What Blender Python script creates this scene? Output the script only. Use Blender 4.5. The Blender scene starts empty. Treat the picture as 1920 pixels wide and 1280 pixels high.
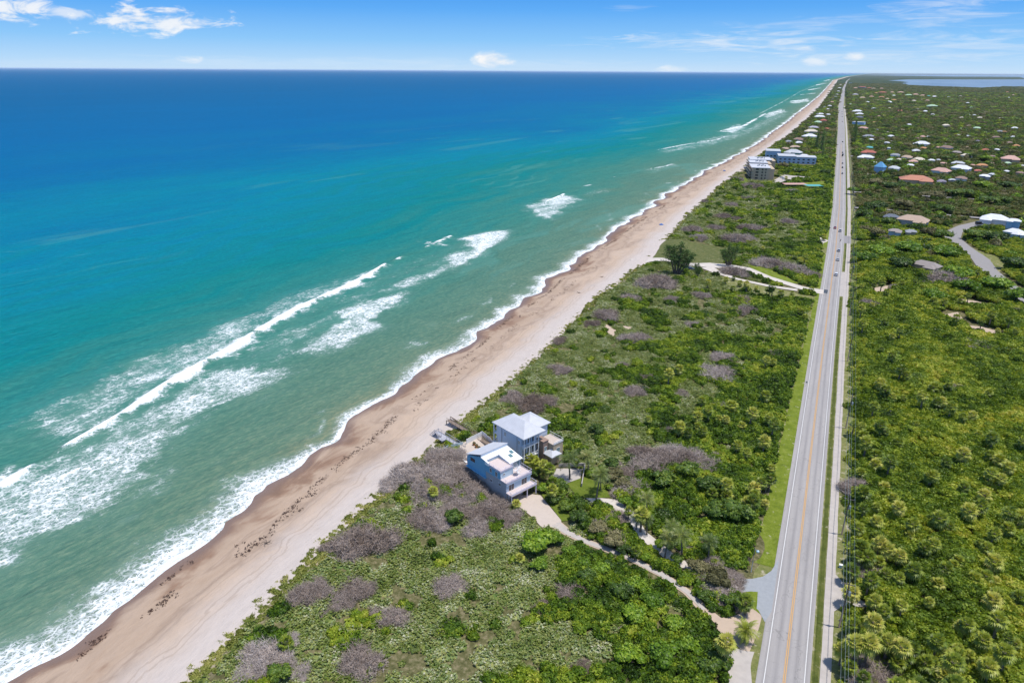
import bpy, math, random
import numpy as np
from mathutils import Matrix, Vector
R_ = math.radians
random.seed(11)
RNG = np.random.default_rng(11)
S = bpy.context.scene
COL = S.collection

# ------------------------------------------------------------------ camera
CH = 110.0
FPX = 1280.0
TH, PSI, RHO = R_(21.6), R_(24.932), R_(0.345)
_f = np.array([-math.sin(PSI)*math.cos(TH), math.cos(PSI)*math.cos(TH), -math.sin(TH)])
_r = np.array([math.cos(PSI), math.sin(PSI), 0.0])
_u = np.cross(_r, _f)
CR = math.cos(RHO)*_r + math.sin(RHO)*_u
CU = np.cross(CR, _f)
CF = _f
cam_d = bpy.data.cameras.new("camera")
cam_d.sensor_width = 36.0
cam_d.lens = 24.0
cam_d.clip_start = 1.0
cam_d.clip_end = 500000.0
cam = bpy.data.objects.new("camera", cam_d)
COL.objects.link(cam)
cam.matrix_world = Matrix(((CR[0], CU[0], -CF[0], 0), (CR[1], CU[1], -CF[1], 0), (CR[2], CU[2], -CF[2], CH), (0, 0, 0, 1)))
S.camera = cam


def gp(px, py, z=0.0):
    """point of the plane z seen in the photograph at px, py (1920 x 1280)"""
    d = CF*FPX + CR*(px-960) - CU*(py-640)
    t = (z-CH)/d[2]
    return float(d[0]*t), float(d[1]*t)


def depth(x, y, z=0.0):
    return float(np.dot(np.array([x, y, z-CH]), CF))


def proj(x, y, z):
    dx, dy, dz = x, y, z-CH
    zc = dx*CF[0]+dy*CF[1]+dz*CF[2]
    return 960+FPX*(dx*CR[0]+dy*CR[1]+dz*CR[2])/zc, 640-FPX*(dx*CU[0]+dy*CU[1]+dz*CU[2])/zc, zc


# ------------------------------------------------------------------ light
SUN_EL = R_(75)
sun_d = bpy.data.lights.new("sun", 'SUN')
sun_d.energy = 4.3
sun_d.angle = R_(0.53)
sun_d.color = (1.0, 0.955, 0.89)
sun = bpy.data.objects.new("sun", sun_d)
COL.objects.link(sun)
sun.rotation_euler = Vector((math.cos(SUN_EL), 0.05, math.sin(SUN_EL))).to_track_quat('Z', 'Y').to_euler()

W = bpy.data.worlds.new("World")
S.world = W
W.use_nodes = True
wt = W.node_tree
wt.nodes.clear()


class NT:
    """tiny helper for wiring nodes"""
    def __init__(s, tree):
        s.t = tree

    def n(s, typ, **kw):
        nd = s.t.nodes.new(typ)
        for k, v in kw.items():
            setattr(nd, k, v)
        return nd

    def l(s, a, b):
        s.t.links.new(a, b)

    def put(s, sock, v):
        if hasattr(v, 'is_linked') or isinstance(v, bpy.types.NodeSocket):
            s.l(v, sock)
        else:
            sock.default_value = v

    def m(s, op, a, b=None, c=None, clamp=False):
        nd = s.n('ShaderNodeMath', operation=op)
        nd.use_clamp = clamp
        s.put(nd.inputs[0], a)
        if b is not None:
            s.put(nd.inputs[1], b)
        if c is not None:
            s.put(nd.inputs[2], c)
        return nd.outputs[0]

    def vm(s, op, a, b=None):
        nd = s.n('ShaderNodeVectorMath', operation=op)
        s.put(nd.inputs[0], a)
        if b is not None:
            s.put(nd.inputs['Scale'] if op == 'SCALE' else nd.inputs[1], b)
        return nd.outputs[0]

    def sm(s, v, lo, hi, a=0.0, b=1.0):
        nd = s.n('ShaderNodeMapRange', interpolation_type='SMOOTHSTEP')
        s.put(nd.inputs[0], v)
        s.put(nd.inputs[1], lo)
        s.put(nd.inputs[2], hi)
        s.put(nd.inputs[3], a)
        s.put(nd.inputs[4], b)
        return nd.outputs[0]

    def mix(s, f, a, b, typ='MIX'):
        nd = s.n('ShaderNodeMix', data_type='RGBA', blend_type=typ)
        s.put(nd.inputs[0], f)
        for k, v in ((6, a), (7, b)):
            if isinstance(v, tuple):
                v = (*v, 1.0) if len(v) == 3 else v
            s.put(nd.inputs[k], v)
        return nd.outputs[2]

    def ramp(s, f, stops, interp='LINEAR'):
        nd = s.n('ShaderNodeValToRGB')
        cr = nd.color_ramp
        cr.interpolation = interp
        while len(cr.elements) < len(stops):
            cr.elements.new(0.5)
        for e, (p, c) in zip(cr.elements, stops):
            e.position = p
            e.color = (*c, 1.0)
        s.l(f, nd.inputs[0])
        return nd.outputs[0]

    def noise(s, vec, scale, detail=4.0, rough=0.55, dist=0.0):
        nd = s.n('ShaderNodeTexNoise')
        if vec is not None:
            s.l(vec, nd.inputs['Vector'])
        nd.inputs['Scale'].default_value = scale
        nd.inputs['Detail'].default_value = detail
        nd.inputs['Roughness'].default_value = rough
        nd.inputs['Distortion'].default_value = dist
        return nd.outputs[0]

    def attr(s, name):
        nd = s.n('ShaderNodeAttribute')
        nd.attribute_name = name
        return nd.outputs['Fac']

    def scalevec(s, vec, sc):
        nd = s.n('ShaderNodeMapping')
        s.l(vec, nd.inputs[0])
        nd.inputs['Scale'].default_value = sc
        return nd.outputs[0]


def azel(px, py):
    d = CF*FPX + CR*(px-960) - CU*(py-640)
    return math.atan2(d[0], d[1]), math.atan2(d[2], math.hypot(d[0], d[1]))


w = NT(wt)
tc = w.n('ShaderNodeTexCoord')
sep = w.n('ShaderNodeSeparateXYZ')
w.l(tc.outputs['Generated'], sep.inputs[0])
X_, Y_, Z_ = sep.outputs
az = w.m('ARCTAN2', X_, Y_)
el = w.m('ARCSINE', Z_)
sky = w.n('ShaderNodeTexSky', sky_type='NISHITA')
sky.sun_disc = False
sky.sun_elevation = SUN_EL
sky.sun_rotation = R_(87)
sky.altitude = 100
sky.air_density = 1.0
sky.dust_density = 0.6
sky.ozone_density = 2.0
lowsky = w.ramp(w.m('MULTIPLY', el, 8.0, clamp=True), [
    (0.0, (0.58, 0.76, 0.95)), (0.10, (0.46, 0.70, 0.96)), (0.30, (0.27, 0.58, 0.96)), (0.60, (0.12, 0.42, 0.93)), (0.88, (0.055, 0.30, 0.86)), (1.0, (0.045, 0.26, 0.80))])
lowsky = w.vm('SCALE', lowsky, 6.67)
base = w.mix(w.sm(el, 0.16, 0.7), lowsky, sky.outputs[0])
# clouds: (px, py, half width, half height, noise amount, strength)
comb = w.n('ShaderNodeCombineXYZ')
w.l(w.m('MULTIPLY', az, 1.0), comb.inputs[0])
w.l(w.m('MULTIPLY', el, 2.6), comb.inputs[1])
cn = w.noise(comb.outputs[0], 26, 8, 0.62, 0.6)
comb2 = w.n('ShaderNodeCombineXYZ')
w.l(w.m('MULTIPLY', az, 0.5), comb2.inputs[0])
w.l(w.m('MULTIPLY', el, 5.0), comb2.inputs[1])
cn2 = w.noise(comb2.outputs[0], 22, 9, 0.65, 1.2)
mask = None
for (px, py, hw, hh, amp, st, kind) in [
        (18, 6, 75, 34, 2.4, .85, 0), (285, 38, 150, 24, 2.6, .85, 0), (140, 25, 50, 12, 2.0, .6, 0), (358, 112, 42, 7, 1.6, .6, 0),
        (924, 113, 52, 17, 1.0, 1.35, 0), (1258, 131, 38, 8, 1.0, .6, 0), (1532, 115, 34, 9, 1.6, .6, 0), (1602, 107, 30, 9, 1.0, .85, 0),
        (1360, 78, 330, 20, 2.6, .55, 1), (1800, 18, 190, 34, 2.4, .42, 1), (1650, 108, 380, 16, 2.2, .45, 1), (1180, 14, 60, 8, 2.0, .3, 1),
        (1780, 78, 260, 20, 2.4, .35, 1), (640, 118, 700, 12, 2.0, .16, 1), (1550, 45, 240, 14, 2.6, .25, 1)]:
    a0, e0 = azel(px, py)
    a1, _ = azel(px+hw, py)
    wa = abs(a1-a0)
    we = hh/FPX
    q = w.m('ADD', w.m('POWER', w.m('DIVIDE', w.m('SUBTRACT', az, a0), wa), 2.0), w.m('POWER', w.m('DIVIDE', w.m('SUBTRACT', el, e0), we), 2.0))
    v = w.m('ADD', w.m('SUBTRACT', 1.0, q), w.m('MULTIPLY', w.m('SUBTRACT', cn if kind == 0 else cn2, 0.5), amp*2.2))
    v = w.m('MULTIPLY', w.sm(v, 0.1, 1.35 if kind == 0 else 1.9), st)
    mask = v if mask is None else w.m('MAXIMUM', mask, v)
cloudc = w.vm('SCALE', w.ramp(cn, [(0.3, (.80, .86, .94)), (0.62, (1, 1, 1))]), 6.5)
col = w.mix(mask, base, cloudc)
bg = w.n('ShaderNodeBackground')
w.l(col, bg.inputs[0])
bg.inputs[1].default_value = 0.15
wo = w.n('ShaderNodeOutputWorld')
w.l(bg.outputs[0], wo.inputs[0])

S.view_settings.view_transform = 'Standard'
S.view_settings.look = 'None'
S.view_settings.gamma = 1
S.view_settings.use_curve_mapping = False
S.view_settings.exposure = 0.0
S.cycles.max_bounces = 5
S.cycles.diffuse_bounces = 3
S.cycles.glossy_bounces = 2
S.cycles.transmission_bounces = 2
S.cycles.volume_bounces = 1
S.cycles.transparent_max_bounces = 8
S.cycles.use_denoising = True
S.cycles.denoiser = 'OPENIMAGEDENOISE'
S.cycles.denoising_input_passes = 'RGB_ALBEDO_NORMAL'
S.cycles.denoising_prefilter = 'ACCURATE'

# ------------------------------------------------------------------ numeric helpers


def _h(xi, yi, seed):
    h = (xi.astype(np.int64)*374761393 + yi.astype(np.int64)*668265263 + seed*974634777) & 0xffffffff
    h = ((h ^ (h >> 13))*1274126177) & 0xffffffff
    h = h ^ (h >> 16)
    return (h & 0xffff)/65535.0


def vn(x, y, seed=0):
    x = np.asarray(x, float)
    y = np.asarray(y, float)
    xi = np.floor(x)
    yi = np.floor(y)
    fx = x-xi
    fy = y-yi
    fx = fx*fx*(3-2*fx)
    fy = fy*fy*(3-2*fy)
    a = _h(xi, yi, seed)
    b = _h(xi+1, yi, seed)
    c = _h(xi, yi+1, seed)
    d = _h(xi+1, yi+1, seed)
    return (a*(1-fx)+b*fx)*(1-fy)+(c*(1-fx)+d*fx)*fy


def fbm(x, y, seed=0, o=4):
    s = 0
    a = 1.0
    t = 0
    for k in range(o):
        s = s+a*vn(x*2**k, y*2**k, seed+k*17)
        t += a
        a *= 0.5
    return s/t


def sstep(a, b, v):
    t = np.clip((v-a)/(b-a), 0, 1)
    return t*t*(3-2*t)


_xv = np.array([(-200, -98), (0, -98), (61, -99), (119, -103), (180, -101.5), (241, -102.2), (316, -104.3), (376, -103.1), (400, -100.1), (433, -101.3), (491, -104.4), (636, -106.6), (761, -107.3), (921, -105.9), (1090, -103.5), (1473, -97), (2178, -93.7), (2723, -95), (6450, -142), (13398, -248), (26000, -150), (60000, 600), (200000, 4000)], float)
_xw = np.array([(-200, -131), (0, -132), (62, -133), (105, -135), (130, -138), (176, -141), (238, -139), (331, -142), (391, -145), (471, -147), (582, -149), (718, -151), (862, -149), (984, -142), (1258, -133), (1987, -135), (4000, -150), (6453, -189), (13398, -310), (26000, -230), (60000, 500), (200000, 3900)], float)
_cx = np.array([(-200, 6.4), (300, 6.6), (500, 7.3), (660, 6.6), (1000, 2.5), (1690, -7), (2786, -25), (6326, -60), (11872, -87), (20000, -60), (60000, 900)], float)


def XV(y):
    y = np.asarray(y, float)
    return np.interp(y, _xv[:, 0], _xv[:, 1])+3.0*(fbm(y/14.0, y*0+3, 5, 4)-.5)*2*np.minimum(1, 900/np.maximum(y, 1))


def XW(y):
    y = np.asarray(y, float)
    cus = 4.6*(fbm(y/24.0, y*0+1, 9, 4)-.5)*2+3.4*np.abs(np.sin(y/15.0+2*vn(y/40, y*0, 3)))+2.4*np.abs(np.sin(y/7.3+3*vn(y/25, y*0, 13)))*vn(y/30, y*0, 17)-2.4
    return np.interp(y, _xw[:, 0], _xw[:, 1])+cus


def CX(y):
    return np.interp(y, _cx[:, 0], _cx[:, 1])


def inpoly(x, y, poly):
    x = np.asarray(x, float)
    y = np.asarray(y, float)
    r = np.zeros(x.shape, bool)
    n = len(poly)
    for i in range(n):
        x1, y1 = poly[i]
        x2, y2 = poly[(i+1) % n]
        if y1 == y2:
            continue
        c = ((y1 > y) != (y2 > y)) & (x < (x2-x1)*(y-y1)/(y2-y1)+x1)
        r ^= c
    return r


def segdist(x, y, pts, closed=False):
    x = np.asarray(x, float)
    y = np.asarray(y, float)
    d = np.full(x.shape, 1e9)
    n = len(pts)
    for i in range(n if closed else n-1):
        x1, y1 = pts[i]
        x2, y2 = pts[(i+1) % n]
        L = (x2-x1)**2+(y2-y1)**2+1e-9
        t = np.clip(((x-x1)*(x2-x1)+(y-y1)*(y2-y1))/L, 0, 1)
        d = np.minimum(d, np.hypot(x-x1-t*(x2-x1), y-y1-t*(y2-y1)))
    return d


def sdpoly(x, y, poly):
    d = segdist(x, y, poly, True)
    return np.where(inpoly(x, y, poly), d, -d)


def PP(L, z=0.0):
    return [gp(a, b, z) for a, b in L]


# ------------------------------------------------------------------ mesh helpers
def link(o, parent=None):
    COL.objects.link(o)
    if parent is not None:
        o.parent = parent
    return o


def tag(o, label=None, cat=None, group=None, kind=None):
    if label:
        o['label'] = label
    if cat:
        o['category'] = cat
    if group:
        o['group'] = group
    if kind:
        o['kind'] = kind
    return o


def npmesh(name, verts, quads, mat=None, attrs=None, parent=None, tris=None, smooth=False):
    me = bpy.data.meshes.new(name)
    verts = np.asarray(verts, np.float32)
    loops = []
    starts = []
    n = 0
    if quads is not None and len(quads):
        q = np.asarray(quads, np.int32)
        loops.append(q.ravel())
        starts.append(np.arange(len(q))*4)
        n = len(q)*4
    if tris is not None and len(tris):
        q = np.asarray(tris, np.int32)
        loops.append(q.ravel())
        starts.append(n+np.arange(len(q))*3)
    lv = np.concatenate(loops)
    st = np.concatenate(starts)
    me.vertices.add(len(verts))
    me.vertices.foreach_set('co', verts.ravel())
    me.loops.add(len(lv))
    me.loops.foreach_set('vertex_index', lv)
    me.polygons.add(len(st))
    me.polygons.foreach_set('loop_start', st.astype(np.int32))
    me.update(calc_edges=True)
    for k, a in (attrs or {}).items():
        at = me.attributes.new(k, 'FLOAT', 'POINT')
        at.data.foreach_set('value', np.asarray(a, np.float32).ravel())
    if smooth:
        me.polygons.foreach_set('use_smooth', np.ones(len(st), bool))
    if mat is not None:
        me.materials.append(mat)
    o = bpy.data.objects.new(name, me)
    return o


def grid_quads(nr, nc):
    i = np.arange(nr-1)[:, None]*nc+np.arange(nc-1)[None, :]
    i = i.ravel()
    return np.stack([i, i+1, i+1+nc, i+nc], 1)


class MB:
    def __init__(s):
        s.v = []
        s.f = []

    def add(s, vs, fs):
        b = len(s.v)
        s.v += [tuple(p) for p in vs]
        s.f += [tuple(b+i for i in f) for f in fs]
        return s

    def box(s, x0, x1, y0, y1, z0, z1):
        return s.add([(x0, y0, z0), (x1, y0, z0), (x1, y1, z0), (x0, y1, z0), (x0, y0, z1), (x1, y0, z1), (x1, y1, z1), (x0, y1, z1)],
                     [(0, 3, 2, 1), (4, 5, 6, 7), (0, 1, 5, 4), (1, 2, 6, 5), (2, 3, 7, 6), (3, 0, 4, 7)])

    def prism(s, poly, z0, z1, top=None):
        n = len(poly)
        tp = top or poly
        if isinstance(z0, (int, float)):
            z0 = [z0]*n
        if isinstance(z1, (int, float)):
            z1 = [z1]*n
        vs = [(p[0], p[1], z) for p, z in zip(poly, z0)]+[(p[0], p[1], z) for p, z in zip(tp, z1)]
        fs = [tuple(range(n-1, -1, -1)), tuple(range(n, 2*n))]+[(i, (i+1) % n, n+(i+1) % n, n+i) for i in range(n)]
        return s.add(vs, fs)

    def xz(s, poly, y0, y1):
        n = len(poly)
        vs = [(p[0], y0, p[1]) for p in poly]+[(p[0], y1, p[1]) for p in poly]
        fs = [tuple(range(n)), tuple(range(2*n-1, n-1, -1))]+[(i, n+i, n+(i+1) % n, (i+1) % n) for i in range(n)]
        return s.add(vs, fs)

    def tube(s, pts, r, sides=6, cap=True):
        pts = [Vector(p) for p in pts]
        n = len(pts)
        rr = r if isinstance(r, (list, tuple)) else [r]*n
        rings = []
        b = len(s.v)
        for i, p in enumerate(pts):
            d = (pts[min(i+1, n-1)]-pts[max(i-1, 0)]).normalized()
            a = d.cross(Vector((0, 0, 1)))
            if a.length < 1e-3:
                a = Vector((1, 0, 0))
            a.normalize()
            c = d.cross(a)
            for k in range(sides):
                t = 2*math.pi*k/sides
                s.v.append(tuple(p+(a*math.cos(t)+c*math.sin(t))*rr[i]))
        for i in range(n-1):
            for k in range(sides):
                k2 = (k+1) % sides
                s.f.append((b+i*sides+k, b+i*sides+k2, b+(i+1)*sides+k2, b+(i+1)*sides+k))
        if cap:
            s.f.append(tuple(b+k for k in range(sides)))
            s.f.append(tuple(b+(n-1)*sides+k for k in range(sides-1, -1, -1)))
        return s

    def lathe(s, prof, cx=0, cy=0, sides=16):
        b = len(s.v)
        n = len(prof)
        for r, z in prof:
            for k in range(sides):
                t = 2*math.pi*k/sides
                s.v.append((cx+r*math.cos(t), cy+r*math.sin(t), z))
        for i in range(n-1):
            for k in range(sides):
                k2 = (k+1) % sides
                s.f.append((b+i*sides+k, b+i*sides+k2, b+(i+1)*sides+k2, b+(i+1)*sides+k))
        return s

    def build(s, name, mat, parent=None, smooth=False):
        me = bpy.data.meshes.new(name)
        me.from_pydata(s.v, [], s.f)
        me.materials.append(mat)
        me.validate()
        if smooth:
            for p in me.polygons:
                p.use_smooth = True
        o = bpy.data.objects.new(name, me)
        return link(o, parent)


def empty(name, loc, rz=0.0, sc=None):
    o = bpy.data.objects.new(name, None)
    o.empty_display_size = 0.5
    o.location = loc
    o.rotation_euler = (0, 0, rz)
    if sc:
        o.scale = sc
    return link(o)


def copy_tree(o, parent=None):
    c = o.copy()
    COL.objects.link(c)
    c.parent = parent
    for ch in CHILD.get(o.name, []):
        copy_tree(ch, c)
    return c


CHILD = {}


def reg(o):
    """remember the children of a prototype so copies are quick"""
    for x in bpy.data.objects:
        if x.parent is not None:
            L = CHILD.setdefault(x.parent.name, [])
            if x not in L:
                L.append(x)


# ------------------------------------------------------------------ materials
def new_mat(name):
    m = bpy.data.materials.new(name)
    m.use_nodes = True
    t = m.node_tree
    t.nodes.clear()
    k = NT(t)
    out = k.n('ShaderNodeOutputMaterial')
    b = k.n('ShaderNodeBsdfPrincipled')
    k.l(b.outputs[0], out.inputs[0])
    return m, k, b, out


def mat_flat(name, c, rough=0.7, var=0.12, scale=1.5, bump=0.0, spec=0.3, metal=0.0):
    m, k, b, out = new_mat(name)
    tc = k.n('ShaderNodeTexCoord')
    n = k.noise(tc.outputs['Object'], scale, 5, 0.6)
    f = k.m('ADD', 1-var, k.m('MULTIPLY', n, 2*var))
    cc = k.n('ShaderNodeCombineXYZ')
    k.l(f, cc.inputs[0]), k.l(f, cc.inputs[1]), k.l(f, cc.inputs[2])
    col = k.mix(1.0, c, cc.outputs[0], 'MULTIPLY')
    k.l(col, b.inputs['Base Color'])
    b.inputs['Roughness'].default_value = rough
    b.inputs['Specular IOR Level'].default_value = spec
    b.inputs['Metallic'].default_value = metal
    if bump:
        bp = k.n('ShaderNodeBump')
        bp.inputs['Strength'].default_value = 0.6
        bp.inputs['Distance'].default_value = bump
        k.l(n, bp.inputs['Height'])
        k.l(bp.outputs[0], b.inputs['Normal'])
    return m


def mat_roof(name, c, ribs=0.5):
    m, k, b, out = new_mat(name)
    tc = k.n('ShaderNodeTexCoord')
    wv = k.n('ShaderNodeTexWave')
    wv.bands_direction = 'Y'
    k.l(tc.outputs['Object'], wv.inputs[0])
    wv.inputs['Scale'].default_value = 0.8
    wv.inputs['Distortion'].default_value = 0.2
    n = k.noise(tc.outputs['Object'], 0.6, 5, 0.65)
    n2 = k.noise(tc.outputs['Object'], 6, 3, 0.65)
    f = k.m('ADD', k.m('ADD', 0.74, k.m('MULTIPLY', n, .34)), k.m('ADD', k.m('MULTIPLY', wv.outputs[0], -.07*ribs*2), k.m('MULTIPLY', n2, .16)))
    cc = k.n('ShaderNodeCombineXYZ')
    k.l(f, cc.inputs[0]), k.l(f, cc.inputs[1]), k.l(f, cc.inputs[2])
    k.l(k.mix(1.0, c, cc.outputs[0], 'MULTIPLY'), b.inputs['Base Color'])
    b.inputs['Roughness'].default_value = 0.6
    b.inputs['Specular IOR Level'].default_value = 0.3
    return m


def mat_leaf(name, cols, patch=0.12, wpos=0.5, transl=0.25, spec=0.25, rough=0.5):
    """foliage: colour varies leaf by leaf, plant by plant and patch by patch"""
    m, k, b, out = new_mat(name)
    geo = k.n('ShaderNodeNewGeometry')
    oi = k.n('ShaderNodeObjectInfo')
    t = k.attr('tint')
    n = k.noise(geo.outputs['Position'], patch, 4, 0.6)
    nn = k.sm(n, 0.3, 0.7)
    f = k.m('ADD', k.m('MULTIPLY', nn, wpos), k.m('MULTIPLY', k.m('ADD', k.m('MULTIPLY', t, 0.52), k.m('MULTIPLY', oi.outputs['Random'], 0.48)), 1-wpos))
    c = k.ramp(f, cols)
    k.l(c, b.inputs['Base Color'])
    b.inputs['Roughness'].default_value = rough
    b.inputs['Specular IOR Level'].default_value = spec
    if transl > 0:
        tr = k.n('ShaderNodeBsdfTranslucent')
        k.l(k.mix(1.0, c, (1.5, 1.35, 0.6), 'MULTIPLY'), tr.inputs[0])
        mx = k.n('ShaderNodeMixShader')
        mx.inputs[0].default_value = transl
        k.l(b.outputs[0], mx.inputs[1])
        k.l(tr.outputs[0], mx.inputs[2])
        k.l(mx.outputs[0], out.inputs[0])
    return m


M = {}
M['white'] = mat_flat('white_paint', (.78, .78, .78), .5, .05)
M['whiteroof'] = mat_roof('white_metal_roof', (.54, .55, .585))
M['blue_siding'] = mat_flat('blue_siding', (.17, .41, .56), .6, .08)
M['pale_siding'] = mat_flat('pale_blue_siding', (.50, .62, .68), .6, .06)
M['taupe'] = mat_flat('taupe_stucco', (.40, .39, .38), .8, .12)
M['greyblue'] = mat_flat('grey_blue_stucco', (.60, .66, .74), .7, .06)
M['lilac'] = mat_flat('lilac_rail', (.66, .62, .74), .5, .05)
M['deckfloor'] = mat_flat('deck_floor', (.58, .49, .47), .8, .10)
M['stone'] = mat_flat('brown_stone', (.30, .21, .17), .9, .3, 3.0, .02)
M['tan'] = mat_flat('tan_stucco', (.50, .40, .28), .8, .08, .5)
M['glass'] = mat_flat('window_glass', (.02, .03, .045), .08, .2, .3, 0, .8)
M['paleglass'] = mat_flat('pale_window_glass', (.12, .22, .24), .08, .2, .3, 0, .8)
M['wood'] = mat_flat('weathered_wood', (.26, .20, .16), .85, .2, 3)
M['redwood'] = mat_flat('dark_red_wood', (.17, .085, .075), .85, .2, 3)
M['greywood'] = mat_flat('grey_wood', (.42, .42, .46), .85, .15, 3)
M['concrete'] = mat_flat('pale_concrete', (.43, .39, .36), .85, .14, .5, .01)
M['paver'] = mat_flat('peach_paver', (.50, .425, .365), .85, .10, 1.0)
M['pole'] = mat_flat('pole_wood', (.16, .13, .11), .9, .2, 2)
M['metal'] = mat_flat('grey_metal', (.35, .38, .4), .45, .1, 2, 0, .5, .6)
M['wire'] = mat_flat('wire', (.22, .27, .27), .5, .1)
M['rubber'] = mat_flat('tyre', (.02, .02, .02), .85, .1)
M['terra'] = mat_flat('terracotta', (.42, .17, .05), .8, .1)
M['trunk'] = mat_flat('palm_trunk', (.19, .15, .12), .9, .3, 4, .03)
M['bark'] = mat_flat('bark', (.13, .10, .08), .9, .3, 3, .03)
M['twig'] = mat_leaf('dead_twigs', [(0.12, (.15, .11, .085)), (0.5, (.33, .27, .235)), (0.85, (.50, .44, .41))], .05, .35, 0.0, .1, .9)
LM = {}
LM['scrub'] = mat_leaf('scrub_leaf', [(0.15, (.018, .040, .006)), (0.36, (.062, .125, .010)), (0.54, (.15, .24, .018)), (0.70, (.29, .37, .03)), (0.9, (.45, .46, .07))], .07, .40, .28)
LM['canopy'] = mat_leaf('canopy_leaf', [(0.12, (.045, .085, .010)), (0.36, (.12, .195, .018)), (0.54, (.24, .32, .028)), (0.68, (.38, .43, .045)), (0.88, (.52, .48, .09))], .05, .38, .30)
LM['pale'] = mat_leaf('sea_grape_leaf', [(0.08, (.055, .085, .020)), (0.24, (.19, .24, .04)), (0.36, (.12, .19, .045)), (0.50, (.36, .37, .12)), (0.62, (.20, .28, .10)), (0.72, (.42, .46, .27)), (0.88, (.62, .60, .46))], .11, .30, .2, .3, .5)
LM['dune'] = mat_leaf('dune_leaf', [(0.12, (0.080, 0.104, 0.024)), (0.45, (0.208, 0.240, 0.048)), (0.9, (0.432, 0.400, 0.128))], .15, .4, .2)
LM['far'] = mat_leaf('far_leaf', [(0.15, (.030, .050, .014)), (0.36, (.080, .115, .022)), (0.52, (.13, .155, .032)), (0.66, (.17, .16, .05)), (0.82, (.23, .19, .09)), (0.95, (.20, .24, .04))], .02, .38, .2)
LM['palm'] = mat_leaf('palm_leaf', [(0.08, (.03, .055, .008)), (0.34, (.11, .17, .018)), (0.58, (.30, .35, .04)), (0.85, (.55, .50, .13))], .2, .12, .2, .35, .45)
LM['coco'] = mat_leaf('coconut_leaf', [(0.08, (.04, .065, .015)), (0.4, (.10, .15, .03)), (0.65, (.22, .25, .06)), (0.9, (.48, .42, .20))], .2, .12, .2, .35, .45)
LM['dark'] = mat_leaf('dark_leaf', [(0.1, (.03, .06, .012)), (0.5, (.085, .15, .020)), (0.9, (.22, .29, .035))], .2, .2, .2, .3, .45)
LM['bright'] = mat_leaf('bright_leaf', [(0.1, (.05, .11, .010)), (0.5, (.17, .29, .022)), (0.9, (.38, .48, .045))], .2, .2, .28, .3, .45)
LM['pine'] = mat_leaf('pine_leaf', [(0.1, (.05, .10, .03)), (0.5, (.15, .25, .07)), (0.9, (.32, .38, .13))], .2, .2, .25, .2, .6)
LM['brown'] = mat_leaf('brown_leaf', [(0.1, (.055, .055, .022)), (0.5, (.165, .155, .065)), (0.9, (.33, .29, .16))], .2, .3, .15, .2, .6)

# ------------------------------------------------------------------ zones cleared of scrub
CLEAR = []      # (polygon, margin)


def zone(poly, margin=0.8):
    CLEAR.append((poly, margin))
    return poly


def ribbon(pts, hw):
    """closed polygon round a centre line"""
    P = np.array(pts, float)
    t = np.gradient(P, axis=0)
    t /= np.linalg.norm(t, axis=1)[:, None]+1e-9
    nrm = np.stack([-t[:, 1], t[:, 0]], 1)
    hw = np.array(hw if hasattr(hw, '__len__') else [hw]*len(P))[:, None]
    L = P+nrm*hw
    Rr = P-nrm*hw
    return [tuple(p) for p in L]+[tuple(p) for p in Rr[::-1]]


def gh(x, y):
    """height of the soil"""
    x = np.asarray(x, float)
    y = np.asarray(y, float)
    xv = np.interp(y, _xv[:, 0], _xv[:, 1])
    d = x-xv
    dune = 1.9*np.exp(-((d-11)/9.0)**2)*(.7+.6*vn(y/35, x*0, 2))
    cx = CX(y)
    m = sstep(5, 16, np.abs(x-cx-2))
    roll = (fbm(x/38, y/38, 21, 3)-.5)*1.6*m*sstep(4, 25, d)
    return dune+roll+0.15*m


def drape(poly, step, off, name, mat, kind='structure'):
    """sheet that follows the soil inside a polygon"""
    P = np.array(poly)
    x0, y0 = P.min(0)-step
    x1, y1 = P.max(0)+step
    xs = np.arange(x0, x1+step, step)
    ys = np.arange(y0, y1+step, step)
    X, Y = np.meshgrid(xs, ys)
    # snap vertices near the outline onto it
    sd = sdpoly(X, Y, poly)
    n = len(poly)
    Xs, Ys = X.copy(), Y.copy()
    best = np.full(X.shape, 1e9)
    for i in range(n):
        ax, ay = poly[i]
        bx, by = poly[(i+1) % n]
        L = (bx-ax)**2+(by-ay)**2+1e-9
        t = np.clip(((X-ax)*(bx-ax)+(Y-ay)*(by-ay))/L, 0, 1)
        qx, qy = ax+t*(bx-ax), ay+t*(by-ay)
        d = np.hypot(X-qx, Y-qy)
        mk = (d < best)
        best = np.where(mk, d, best)
        Xs = np.where(mk, qx, Xs)
        Ys = np.where(mk, qy, Ys)
    near = (sd < 0) & (sd > -step*1.5)
    X = np.where(near, Xs, X)
    Y = np.where(near, Ys, Y)
    ok = sd > -step*1.5
    q = grid_quads(*X.shape)
    okf = ok.ravel()
    q = q[okf[q].all(1) & (sd.ravel()[q] > 0).any(1)]
    used = np.unique(q)
    rem = -np.ones(X.size, int)
    rem[used] = np.arange(len(used))
    xx, yy = X.ravel()[used], Y.ravel()[used]
    o = npmesh(name, np.stack([xx, yy, gh(xx, yy)+off], 1), rem[q], mat, smooth=True)
    link(o)
    tag(o, kind=kind)
    return o


# ------------------------------------------------------------------ sea
def gspace(a, b, s0, g):
    out = [a]
    s = s0
    while out[-1] < b:
        out.append(out[-1]+s)
        s *= g
    return np.array(out)


def zS(L):
    return PP(L, -4.0)


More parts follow.
